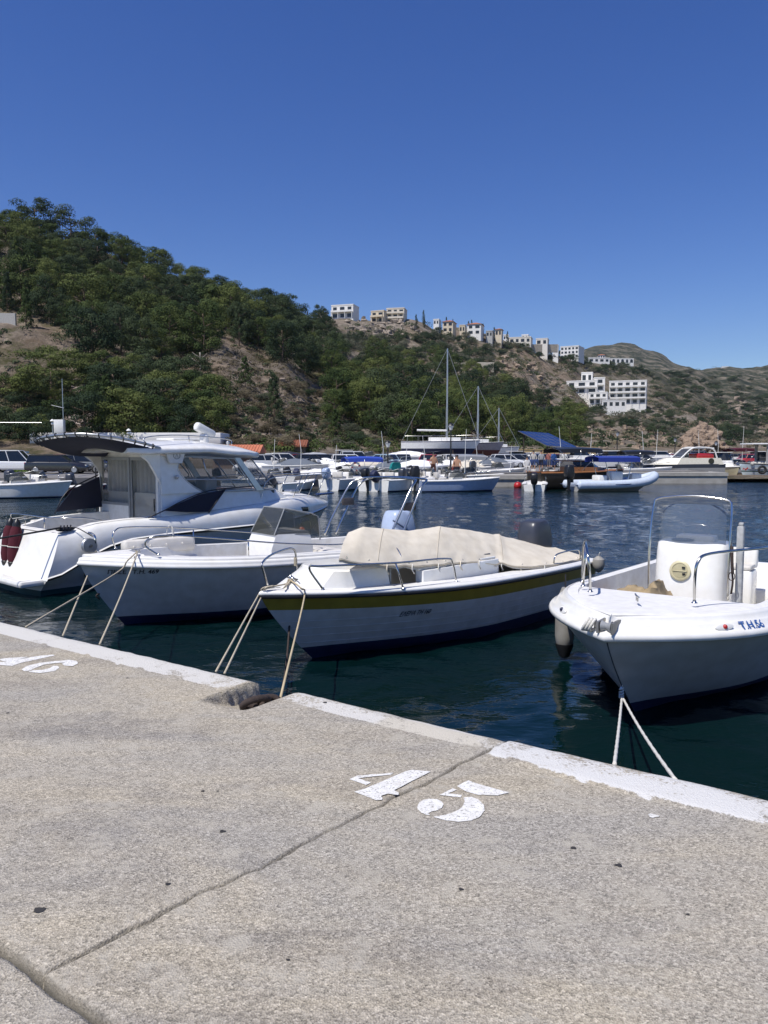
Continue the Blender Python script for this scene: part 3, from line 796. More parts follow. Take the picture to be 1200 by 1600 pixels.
    mb = MB(); mb.tube([(1.55, yo + .18 * math.cos(a), 1.2 + .18 * math.sin(a)) for a in [2 * math.pi * i / 20 for i in range(20)]], .014, closed=True); mb.tube([(1.55, yo - .17, 1.2), (1.6, yo, 1.2), (1.55, yo + .17, 1.2)], .01); mb.tube([(1.55, yo, 1.38), (1.65, yo, 1.2)], .01)
    mb.build('steering_wheel', black, con, angle=180)
    # seat box behind and vertical pipes beside the console
    mb = MB(); mb.rbox(.85, 1.25, -.45, .40, .3, .95, .05); mb.rbox(.8, .92, -.45, .40, .95, 1.22, .04); st = mb.build('helm_seat', gel, r)
    mb = MB(); mb.rbox(.86, 1.22, -.42, .38, .952, 1.02, .03); mb.build('cushion', vinyl, st)
    mb = MB(); mb.rbox(2.03, 2.13, .36, .44, .3, 1.62, .02); mb.rbox(2.05, 2.11, .375, .43, 1.62, 1.66, .01)
    mb.build('grey_post', paint('weathered grey post', (.42, .43, .43), .6, .35, scale=14), r)
    mb = MB(); mb.tube([(2.2, .31, 1.42), (2.24, .33, 1.30), (2.22, .34, 1.1), (2.25, .36, .95), (2.22, .34, .80)], .012, k=3)
    mb.tube([(2.27 + .0, (.35) + .035 * math.cos(a), 1.02 + .05 * math.sin(a)) for a in [2 * math.pi * i / 12 for i in range(12)]], .006, closed=True)
    mb.tube([(2.26, .34, 1.38), (2.28, .35, 1.2), (2.27, .36, 1.05)], .018, k=3)
    mb.build('hanging_clip', rust, r, angle=180)
    mb = MB(); mb.rbox(.6, 1.9, .95, 1.02, .3, .96, .02); mb.rbox(1.0, 1.6, .72, .96, .3, .66, .04); mb.build('side_locker', gel, r)
    # bow rails
    def rail(sg):
        z0 = 1.07
        top = [(4.42, sg * .44, z0), (4.47, sg * .45, 1.30), (4.45, sg * .47, 1.46), (4.30, sg * .55, 1.53), (3.65, sg * .93, 1.55), (2.6, sg * 1.06, 1.52), (1.9, sg * 1.09, 1.46), (1.62, sg * 1.08, 1.30), (1.58, sg * 1.06, 1.02)]
        if sg < 0: top = [(4.42, -.60, z0), (4.46, -.60, 1.28), (4.44, -.63, 1.44), (4.25, -.72, 1.515), (3.95, -.84, 1.52), (3.75, -.92, 1.50), (3.62, -.99, 1.40), (3.58, -1.01, 1.24), (3.58, -1.01, 1.03)]
        mb = MB(); mb.tube(top, .0145, k=6, n=10); foot(mb, (4.42, top[0][1], z0 - .02)); foot(mb, (top[-1][0], top[-1][1], 1.0))
        if sg > 0:
            mb.tube([(2.95, 1.03, 1.53), (3.0, 1.0, 1.02)], .013); foot(mb, (3.0, 1.0, 1.0))
        else:
            mb.tube([(4.1, -.78, 1.515), (4.05, -.82, 1.05)], .013); foot(mb, (4.05, -.82, 1.035))
        return mb.build('bow_rail', steel, r, angle=180)
    rail(1); rail(-1)
    cleat(r, 4.72, -.02, 1.07, rz=.5)
    # bow roller with anchor shank
    mb = MB(); mb.box(5.40, 5.68, -.075, -.055, .93, 1.03); mb.box(5.40, 5.68, .055, .075, .93, 1.03); mb.box(5.40, 5.62, -.06, .06, .945, .955)
    mb.build('bow_roller', paint('dull steel', (.33, .32, .30), .5, .4, metal=.6), r)
    mb = MB(); mb.lathe([(.03, -.05), (.05, -.045), (.03, 0), (.05, .045), (.03, .05)], c=(5.62, 0, .985), M=Matrix.Rotation(R(90), 3, 'X'), n=14)
    mb.build('roller_wheel', greyp, r)
    mb = MB()
    for i, dy in enumerate((-.16, -.19, -.13)): mb.tube([(5.55, dy, .96 - .01 * i), (5.60, dy + .02, 1.03), (5.64, dy, .985), (5.62, dy - .03, .93), (5.55, dy, .93)], .014, k=3)
    mb.build('coiled_line', ropew, r, angle=180)
    # side lights
    for sg, mt in ((1, redp), (-1, navy)):
        x = 4.80 if sg > 0 else 4.95; b = H.b(x) + .006
        t = (H.pt(x + .05, 1, sg) - H.pt(x - .05, 1, sg)).normalized(); a = math.atan2(t.y, t.x)
        c = H.pt(x, 1, sg) + Vector((-.045 * math.sin(a) * -0, 0, .035)); nv = Vector((-t.y, t.x, 0)) * (1 if sg > 0 else -1)
        if nv.y * sg < 0: nv = -nv
        c += nv * -.022; M = Matrix.Rotation(a, 3, 'Z') @ Matrix.Rotation(R(-66) * sg, 3, 'X')
        mb = MB(); mb.lathe([(1, 0), (.97, .012), (.8, .016)], n=24, c=(0, 0, 0)); mb.v = [tuple(c + M @ Vector((v[0] * .105, v[1] * .033, v[2]))) for v in mb.v]
        pl = mb.build('light_plate', gel2, r)
        mb = MB(); mb.sphere((0, 0, .012), .024, 12); mb.v = [tuple(c + M @ Vector(v)) for v in mb.v]
        mb.build('navigation_light', mt, pl)
    # writing: T.H.56 on the topside moulding
    vs, fs = text_mb('T.H.56', .115); mb = MB(); out = []
    for v in vs:
        x = 4.64 - v.x * .95; o_, z_ = interp(v.y, [(0, (.0)), (.1, 1)]), 0
        k = v.y / .09
        base = H.pt(x, 1, 1); t = (H.pt(x + .05, 1, 1) - H.pt(x - .05, 1, 1)).normalized(); nv = Vector((-t.y, t.x, 0)); nv = nv if nv.y > 0 else -nv
        out.append(base + nv * (lerp(.004, -.055, k) + .008) + Vector((0, 0, lerp(.010, .080, k))))
    mb.add(out, fs); mb.build('registration_lettering', letterblue, r, angle=0)
    # round bow eye, dark stem line
    mb = MB(); st_ = [H.pt(5.66 * .9995, t, 1) + Vector((.004, 0, 0)) for t in [.35 + .6 * i / 12 for i in range(13)]]; mb.tube(st_, .006, n=6)
    mb.build('stem_line', darkgrey, r)
    eye = H.pt(5.659, .50, 1); mb = MB(); mb.tube([eye + Vector((.0, 0, .03)), eye + Vector((.04, 0, .01)), eye + Vector((.04, 0, -.03)), eye + Vector((-.02, 0, -.04))], .008, k=3); mb.build('bow_eye', steel, r, angle=180)
    # fender hanging on the far side
    f = empty('hanging_fender', toworld(r, (3.45, -1.27, .15)), 0, 'grey cylinder fender hanging on the far bow of the T.H.56 boat', 'fender')
    mb = MB(); mb.lathe([(.03, -.03), (.07, 0), (.10, .06), (.115, .15), (.115, .52), (.095, .60), (.04, .74)], n=16); mb.build('fender_body', fendw, f)
    mb = MB(); mb.lathe([(.02, -.12), (.06, -.10), (.108, .03), (.112, .06), (.05, .02)], n=16); mb.build('black_tip', black, f)
    mb = MB(); mb.tube([(0, 0, .74), (0, 0, .9)], .008); mb.build('lanyard', ropeb, f)
    out = toworld(r, eye + Vector((.03, 0, -.04)))
    # folded khaki cover lying on the foredeck
    rng = random.Random(4); rows = []
    for i in range(26):
        row = []
        for j in range(18):
            u = i / 25; v = j / 17; x = lerp(2.72, 3.66, v) ; y = lerp(-.86, -.12, u)
            e = min(u, 1 - u, v, 1 - v); h = min(1, e * 5) ** .7 * (.20 + .16 * max(0, fb(u * 3.1, v * 2.7, 8, 3) + .35)) + .004
            row.append(Vector((x + .08 * fb(u * 4, v * 4, 3), y + .08 * fb(u * 4, v * 4, 7), lerp(.645, .66, (x - 2.76) / 1.0) + h)))
        rows.append(row)
    mb = MB(); mb.grid(rows); o = mb.build('folded_cover', tan, None, angle=60)
    o.location = r.location; o.rotation_euler = r.rotation_euler
    tag(o, 'crumpled khaki cover lying behind the foredeck of the T.H.56 boat', 'boat cover')
    return r, out, H
RB, R_EYE, RH = boat_right()
# ---- white and olive boat in the middle
def boat_middle():
    H = Hull(6.05, 2.05, .88, .76, f=.52, p=2.1, rake=1.1, draft=.4, wc0=.80, wc1=.42, stern=.88, chine=.30)
    H.zs0 = .74
    r = empty('cuddy_motorboat', (2.83, 13.02, 0), -2.351, 'white motorboat with an olive gold stripe and a cream canvas cover, in the middle', 'motorboat')
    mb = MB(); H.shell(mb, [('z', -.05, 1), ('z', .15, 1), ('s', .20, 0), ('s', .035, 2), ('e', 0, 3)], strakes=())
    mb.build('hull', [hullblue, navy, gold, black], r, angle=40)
    # lapstrake lines
    mb = MB()
    for sg in (1, -1):
        for zz in (.19, .28, .37, .46):
            pts = []
            for i in range(40):
                x = 6.03 * i / 39; z = zz * H.zs(x) / .78
                t = H.tz(x, z)
                if t < .95: pts.append(H.pt(x, t, sg, .0015))
            mb.tube(pts, .004, n=5)
    mb.build('lapstrake_line', hullblue, r, angle=180)
    mb = MB(); H.sweep(mb, [(-.003, -.045), (.02, -.045), (.028, -.022), (.02, -.004), (0, -.002)]); mb.build('rubbing_strake', black, r, angle=60)
    mb = MB(); H.sweep(mb, [(.012, -.004), (.018, .012), (.008, .03), (-.02, .042), (-.05, .045)]); mb.build('gunwale', gel, r, angle=60)
    def fl(x): return interp(x, [(0, .25), (4.55, .25), (4.56, .80), (5.0, .90), (6.1, .95)])
    H2 = Hull(5.98, 1.95, .925, .785, f=.52, p=2.1, stern=.88)
    mb = MB(); H2.deckgrid(mb, .22, .003, fl, inner=[4.53, 4.57, 4.9])
    mb.build('deck', gel2, r, angle=40)
    mb = MB(); mb.box(.05, .12, -.80, .80, .2, .80); mb.build('transom', gel, r)
    # cuddy trunk: vertical walls, pointed forward
    mb = MB()
    plan = [(4.42, -.52), (4.42, .52), (5.10, .46), (5.45, .33), (5.85, .08), (5.85, -.08), (5.45, -.33), (5.10, -.46)]
    top = [(4.48, -.50), (4.48, .50), (5.08, .43), (5.18, .30), (5.22, .10), (5.22, -.10), (5.18, -.30), (5.08, -.43)]
    mb.loft([[Vector((x, y, .78 + (x - 4.4) * .08)) for x, y in plan], [Vector((x, y, 1.085)) for x, y in top], [Vector((4.9 + (x - 4.9) * .94, y * .94, 1.105)) for x, y in top]])
    cu = mb.build('cuddy', gel, r, angle=30)
    mb = MB(); mb.box(4.40, 4.418, -.42, .50, .30, 1.06); mb.build('bulkhead_panel', paint('grey panel', (.36, .38, .38), .6, .2), cu)
    # dark varnished cockpit lining and a side coaming box
    mb = MB(); mb.box(3.6, 4.38, .50, .54, .28, .80); mb.box(3.6, 4.38, -.6, -.56, .28, 1.0); mb.box(4.2, 4.39, -.5, .5, .27, .5); mb.build('wooden_lining', interior, r)
    mb = MB(); mb.rbox(2.35, 3.98, .52, .66, .3, 1.0, .02); mb.rbox(2.35, 3.98, -.66, -.52, .3, 1.0, .02); mb.rbox(2.38, 4.02, .46, .62, 1.0, 1.03, .012)
    mb.build('cockpit_coaming', gel, r)
    mb = MB(); mb.rbox(2.4, 3.7, .5, .545, 1.03, 1.07, .01); mb.build('coaming_trim', darkgrey, r)
    # windscreen frame lying under the cover
    mb = MB(); mb.tube([(4.32, .55, 1.08), (4.25, .52, 1.2), (4.2, .3, 1.32), (4.2, -.3, 1.32), (4.25, -.52, 1.2), (4.32, -.55, 1.08)], .012, k=4); mb.build('windscreen_frame', steel, r, angle=180)
    # canvas cover over ridge pole
    def sec(x):
        zr = interp(x, [(-.1, .90), (.3, .95), (.9, 1.10), (1.25, 1.17), (1.45, 1.215), (2.1, 1.33), (2.85, 1.45), (3.5, 1.43), (4.0, 1.50), (4.4, 1.55), (4.62, 1.50)])
        ye = interp(x, [(-.1, .75), (.3, .84), (.9, .90), (1.2, .84), (1.5, .66), (2.2, .64), (3.9, .62), (4.62, .52)])
        ze = interp(x, [(-.1, .82), (.3, .82), (.9, .84), (1.2, .86), (1.5, .93), (2.2, 1.03), (3.0, 1.06), (3.9, 1.14), (4.3, 1.20), (4.62, 1.27)])
        return zr, ye, ze
    rows = []
    nx, ny = 90, 44
    for i in range(nx + 1):
        x = -.08 + 4.74 * i / nx; zr, ye, ze = sec(x); row = []
        for j in range(ny + 1):
            a = -1 + 2 * j / ny; s_ = abs(a); y = a * ye
            prof = interp(s_, [(0, 1), (.1, .985), (.35, .86), (.6, .62), (.85, .28), (1, 0)]) if x > 1.4 else 1 - s_ ** 1.5
            z = ze + (zr - ze) * prof
            # wrinkles: pulls radiating from the ties, soft hollows between hoops
            z += .009 * fb(x * 1.6, y * 2.2, 2, 3) + .005 * fb(x * 6 + y * 3, y * 2, 6, 2)
            z -= .012 * math.sin(s_ * math.pi) * abs(math.sin((x - .3) * 2.1))
            z += .022 * math.exp(-(abs(x - 1.47) / .05) ** 2)
            if s_ > .86: z += .006 * math.sin(x * 17 + 2 * math.sin(x * 5))
            yy = y + (1 if a > 0 else -1) * .012 * fb(x * 5, s_ * 4, 9, 2) * s_
            xx = x + s_ * (interp(x, [(-.1, .2), (1.45, .85), (3.2, .80), (4.62, .64)]) if a > 0 else interp(x, [(-.1, .1), (2.5, .1), (4.62, -.45)]))
            row.append(Vector((xx, yy, z)))
        rows.append(row)
    mb = MB(); mb.grid(rows)
    # hem turned down
    for jj in (0, ny):
        sg = -1 if jj == 0 else 1
        mb.grid([[q[jj] for q in rows], [q[jj] + Vector((0, sg * .004, -.035 - .012 * abs(math.sin(i * .55)))) for i, q in enumerate(rows)]])
    cov = mb.build('canvas_cover', tarpm, r, angle=70)
    for sx in (1.45, 2.85, 4.02):
        i = round((sx + .08) / 4.74 * nx); m3 = MB(); m3.tube([q + Vector((0, 0, .003)) for q in rows[i][1:-1]], .0045, n=5); m3.build('seam', paint('canvas seam', (.50, .45, .36), .9, .1), cov, angle=180)
    m3 = MB(); m3.tube([q[-1] + Vector((0, .006, -.016)) for q in rows], .006, n=5); m3.build('hem_cord', ropem, cov, angle=180)
    for i in range(4, nx, 7):
        q = rows[i][-2] + Vector((0, .006, -.004)); m3 = MB(); m3.tube([q + Vector((.011 * math.cos(a), .002, .011 * math.sin(a))) for a in [math.pi * k / 4 for k in range(8)]], .003, n=5, closed=True); m3.build('eyelet', steel, cov, angle=180)
    for i, x in enumerate((3.9, 3.45, 2.95, 2.5, 2.1, 1.6, 1.3, .85, .5, .2)):
        zr, ye, ze = sec(x); m2 = MB()
        x += .7; m2.tube([(x, ye + .008, ze + .0), (x + .03, ye + .03, ze - .06), (x - .02, ye + .02, ze - .12)], .008, k=3)
        m2.build('tie', ropew if i % 3 else tarpm, cov, angle=180)
    # rails
    mb = MB(); mb.tube([(5.92, .20, .93), (5.86, .24, 1.16), (5.62, .42, 1.21), (5.3, .60, 1.20), (4.5, .80, 1.17), (3.75, .86, 1.15), (3.62, .87, 1.08), (3.56, .87, .84)], .0125, k=5, n=10)
    mb.tube([(5.62, .42, 1.20), (5.52, .46, .93)], .011); mb.tube([(4.62, .775, 1.175), (4.52, .79, .86)], .011)
    for p in ((5.52, .46, .925), (4.52, .79, .845), (3.56, .87, .83), (5.92, .2, .92)): foot(mb, p, .024)
    # first piece starts at the second post in the photo: drop the tube before it
    mb2 = MB(); mb2.tube([(5.50, .47, .93), (5.66, .42, 1.19), (5.5, .50, 1.205), (4.6, .79, 1.18), (3.80, .87, 1.16), (3.66, .88, 1.09), (3.58, .88, .845)], .0125, k=6, n=10)
    mb2.tube([(4.62, .785, 1.18), (4.50, .80, .86)], .0115)
    for p in ((5.50, .47, .925), (4.50, .80, .85), (3.58, .88, .835)): foot(mb2, p, .024)
    mb2.build('bow_rail', steel, r, angle=180)
    mb = MB(); mb.tube([(5.86, -.10, .94), (5.93, -.10, 1.16), (5.90, -.14, 1.225), (5.6, -.38, 1.26), (5.2, -.62, 1.27), (5.02, -.70, 1.26), (4.93, -.74, 1.18), (4.90, -.75, .90)], .0125, k=6, n=10)
    for p in ((5.86, -.10, .93), (4.90, -.75, .875)): foot(mb, p, .024)
    mb.build('bow_rail', steel, r, angle=180)
    mb = MB()
    for k in range(9): mb.tube([(4.93 + .016 * math.cos(a), -.745 + .016 * math.sin(a), 1.02 + .012 * k + .002 * a) for a in [2 * math.pi * i / 10 for i in range(11)]], .007)
    mb.build('rail_lashing', ropem, r, angle=180)
    mb = MB()
    mb.tube([(1.25, .86, .80), (1.22, .87, .94), (1.05, .87, .98), (.55, .84, .98), (.42, .82, .92), (.40, .82, .79)], .012, k=5); mb.build('stern_rail', steel, r, angle=180)
    cleat(r, 5.55, .02, .955, rz=1.2, sc_=1.25)
    mb = MB(); mb.tube([(5.6, 0, .93), (5.6, 0, 1.06)], .014); mb.tube([(5.6, -.06, 1.02), (5.6, .06, 1.02)], .010); mb.build('mooring_post', steel, r, angle=180)
    mb = MB(); mb.tube([(5.6, .02, .99), (5.72, .05, .97), (5.86, .06, .965), (5.98, .02, .95)], .010, k=4); mb.tube([(5.62, -.02, 1.0), (5.75, .10, .965), (5.83, .16, .95), (5.74, .10, .96), (5.62, .02, .99)], .010, k=4)
    for k in range(4): mb.tube([(5.6 + .022 * math.cos(a), .022 * math.sin(a), .965 + .014 * k) for a in [2 * math.pi * i / 10 for i in range(11)]], .008)
    mb.build('bow_line_turns', ropem, r, angle=180)
    mb = H.letter('ΕΛΕΝΑ ΤΗ 160', .088, 4.42, .47, 1, .007, slant=.25, condense=.72); mb.build('name_lettering', lettering, r, angle=0)
    om = outboard(r, .42, -.12, .72, h=.86, mat=darkgrey, tilt=R(6), w=.42)
    vs, fs = text_mb('SUZUKI' if False else '60', .1)
    # white float and fender at the stern quarter
    f = empty('stern_fender', toworld(r, (.18, 1.02, .62)), 0, 'small white round fender hanging at the stern of the olive striped boat', 'fender')
    mb = MB(); mb.lathe([(.02, -.02), (.075, .03), (.10, .11), (.09, .19), (.03, .24)], n=14); mb.build('fender_body', fendw, f)
    mb = MB(); mb.tube([(0, 0, .24), (0, -.05, .3)], .008); mb.build('lanyard', ropew, f)
    mb = MB(); mb.tube([(.12, .72, .80), (.14, .72, .88), (.1, .78, .90)], .03, k=2); mb.build('stern_cleat', fendw, r)
    return r, H
MBT, MH = boat_middle()
# ---- white open boat with smoked windscreen and stainless arch
def boat_left():
    H = Hull(5.70, 2.2, .95, .76, f=.47, p=2.3, rake=.85, draft=.4, wc0=.80, wc1=.36, stern=.9)
    r = empty('open_motorboat', (.13, 14.32, 0), -2.453, 'white open boat with smoked windscreen and steel arch, behind the olive striped boat', 'motorboat')
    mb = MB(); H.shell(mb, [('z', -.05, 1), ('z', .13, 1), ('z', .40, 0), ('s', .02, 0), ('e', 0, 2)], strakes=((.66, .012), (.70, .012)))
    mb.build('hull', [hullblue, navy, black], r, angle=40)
    mb = MB(); H.sweep(mb, [(-.003, -.02), (.03, -.022), (.045, -.004), (.043, .022), (.028, .035), (.022, .055), (.018, .075), (.0, .088), (-.03, .094), (-.03, .12), (-.045, .132), (-.08, .135)]); mb.build('rubbing_strake', gel, r, angle=60)
    def fl(x): return interp(x, [(0, .35), (3.54, .35), (3.55, .80), (4.84, .86), (4.89, 1.05), (5.8, 1.085)])
    H2 = Hull(5.64, 2.08, 1.075, .89, f=.47, p=2.3, stern=.9)
    mb = MB(); H2.deckgrid(mb, .17, .004, fl, inner=[3.52, 3.56, 4.82, 4.91])
    mb.build('deck', gel2, r, angle=40)
    mb = MB(); mb.rbox(2.95, 4.15, -.92, -.72, .9, 1.14, .06); cs = mb.build('bow_cushion', vinyl, r)
    for i in range(4):
        m2 = MB(); m2.sphere((4.0 - .27 * i, -.715, 1.04), .018, 8); m2.build('cushion_button', vinyl, cs)
    mb = MB(); mb.rbox(-.02, .12, -.95, .95, .3, .92, .04); mb.rbox(.1, .5, -.9, .9, .35, .74, .05); mb.build('stern_bench', gel, r)
    # console and windscreen
    mb = MB()
    q = lambda z, xf, xb, hw: [Vector((xf, -hw, z)), Vector((xf, hw, z)), Vector((xb, hw, z)), Vector((xb, -hw, z))]
    mb.loft([q(.35, 2.35, 1.55, .40), q(.95, 2.35, 1.55, .40), q(1.18, 2.25, 1.6, .38), q(1.22, 2.1, 1.62, .35)]); con = mb.build('console', gel, r)
    hw = .37
    A_ = [Vector((2.28, -hw, 1.18)), Vector((2.05, -hw + .05, 1.60)), Vector((2.05, hw - .05, 1.60)), Vector((2.28, hw, 1.18))]
    mb = MB(); mb.slab(A_, .006); mb.slab([A_[3], A_[2], Vector((1.45, hw, 1.45)), Vector((1.40, hw + .02, 1.14))], .006); mb.slab([A_[0], A_[1], Vector((1.45, -hw, 1.45)), Vector((1.40, -hw - .02, 1.14))], .006)
    mb.build('windscreen', smoke, con, angle=0)
    mb = MB(); mb.tube([(1.40, -hw - .02, 1.05), (1.42, -hw, 1.44), (1.55, -hw, 1.50), A_[1], A_[2], (1.55, hw, 1.50), (1.42, hw, 1.44), (1.40, hw + .02, 1.05)], .012); mb.tube([A_[3], A_[2]], .010); mb.tube([A_[0], A_[1]], .010)
    mb.build('windscreen_frame', greyp, con, angle=60)
    mb = MB(); mb.tube([(1.45 - .05 * math.sin(a), .0 + .19 * math.cos(a), 1.18 + .18 * math.sin(a)) for a in [2 * math.pi * i / 20 for i in range(20)]], .013, closed=True); mb.tube([(1.42, -.17, 1.18), (1.52, 0, 1.16), (1.42, .17, 1.18)], .01); mb.build('steering_wheel', black, con, angle=180)
    mb = MB(); mb.rbox(.75, 1.15, -.42, .42, .35, .86, .05); mb.build('helm_seat', vinyl, r)
    # arch
    for dx in (0, .26):
        mb = MB(); mb.tube([(1.42 - dx, .93, .95), (1.22 - dx, .93, 1.30), (.86 - dx * .9, .90, 1.86), (.70 - dx, .84, 1.99), (.58 - dx, .66, 2.03), (.55 - dx, 0, 2.05), (.58 - dx, -.66, 2.03), (.70 - dx, -.84, 1.99), (.86 - dx * .9, -.90, 1.86), (1.22 - dx, -.93, 1.30), (1.42 - dx, -.93, .95)], .021, k=6, n=10)
        ar = mb.build('arch_tube', steel, r, angle=180); ar.location.x = -.55
    for sg in (1, -1):
        mb = MB(); mb.rbox(.74, 1.02, sg * .90 - .02, sg * .90 + .02, 1.50, 1.64, .012); mb.build('speaker_box', paint('dark bracket', (.07, .06, .06), .5, .3), r)
    # rails
    for sg, pts in ((-1, [(4.35, -.55, 1.06), (4.40, -.53, 1.22), (4.34, -.56, 1.33), (4.15, -.64, 1.36), (3.4, -.86, 1.30), (2.4, -.96, 1.18), (1.6, -.98, 1.07), (1.45, -.98, 1.0), (1.4, -.98, .92)]),
                    (1, [(4.17, .62, 1.06), (4.33, .56, 1.20), (4.28, .60, 1.31), (4.05, .68, 1.34), (3.4, .86, 1.27), (2.4, .97, 1.13), (1.5, .99, 1.04), (1.12, .98, 1.02), (1.02, .98, .98), (1.0, .98, .91)])):
        mb = MB(); mb.tube(pts, .0125, k=6, n=10); mb.tube([(2.9, sg * .92, 1.22), (2.9, sg * .92, .98)], .011); foot(mb, pts[0], .026); foot(mb, pts[-1], .026)
        mb.build('side_rail', steel, r, angle=180)
    mb = MB()
    mb.tube([(3.3, -.86, 1.30), (3.32, -.80, 1.18), (3.25, -.86, 1.08), (3.4, -.84, 1.2), (3.34, -.87, 1.33), (3.28, -.84, 1.22), (3.36, -.8, 1.06)], .007, k=4); mb.build('rail_lashing', ropew, r, angle=180)
    cleat(r, 4.34, .30, 1.075, rz=.3, sc_=1.2)
    om = outboard(r, .0, .0, .78, h=.86, mat=motorsilver, tilt=R(0), w=.46, stripe=stripeblue)
    mb = H.letter('ΠΕΖΕ', .085, 5.40, .80, 1, .007, condense=1.0); mb.build('name_lettering', lettering, r, angle=0)
    mb = H.letter('Τ.Η. 469', .085, 5.12, .80, 1, .007, condense=1.0); mb.build('registration_lettering', lettering, r, angle=0)
    # spray line
    mb = MB(); mb.tube([H.pt(x, H.tz(x, .47 - .02 * (4.0 - x)), 1, .004) for x in [.2 + .1 * i for i in range(30)]], .010, n=6); mb.build('spray_rail', navy, r, angle=180)
    # small orange and blue item on the stern
    o = empty('deck_float', toworld(r, (1.6, -.6, .92)), 0, 'orange float with a dark top standing beside the cream canvas on the white boat', 'float')
    mb = MB(); mb.lathe([(.02, 0), (.06, .04), (.085, .14), (.06, .23), (.02, .27)], n=12); mb.build('float_body', orangep, o)
    mb = MB(); mb.lathe([(.035, .24), (.03, .3), (.018, .40)], n=10); mb.build('float_stem', navy, o)
    eye = H.pt(5.69, .62, 1); mb = MB(); mb.tube([eye + Vector((-.02, 0, .03)), eye + Vector((.05, 0, 0)), eye + Vector((.0, 0, -.06))], .012, k=3); mb.build('bow_eye', rust, r, angle=180)
    for ch in kids(r):
        if ch.name.split('.')[0] in ('bow_cushion', 'console', 'helm_seat', 'side_rail', 'rail_lashing', 'cleat', 'speaker_box'): ch.location.x = .64 if ch.name[:3] not in ('con', 'spe') else (.48 if ch.name[:3] == 'con' else -.55)
    return r, H
LBT, LH = boat_left()
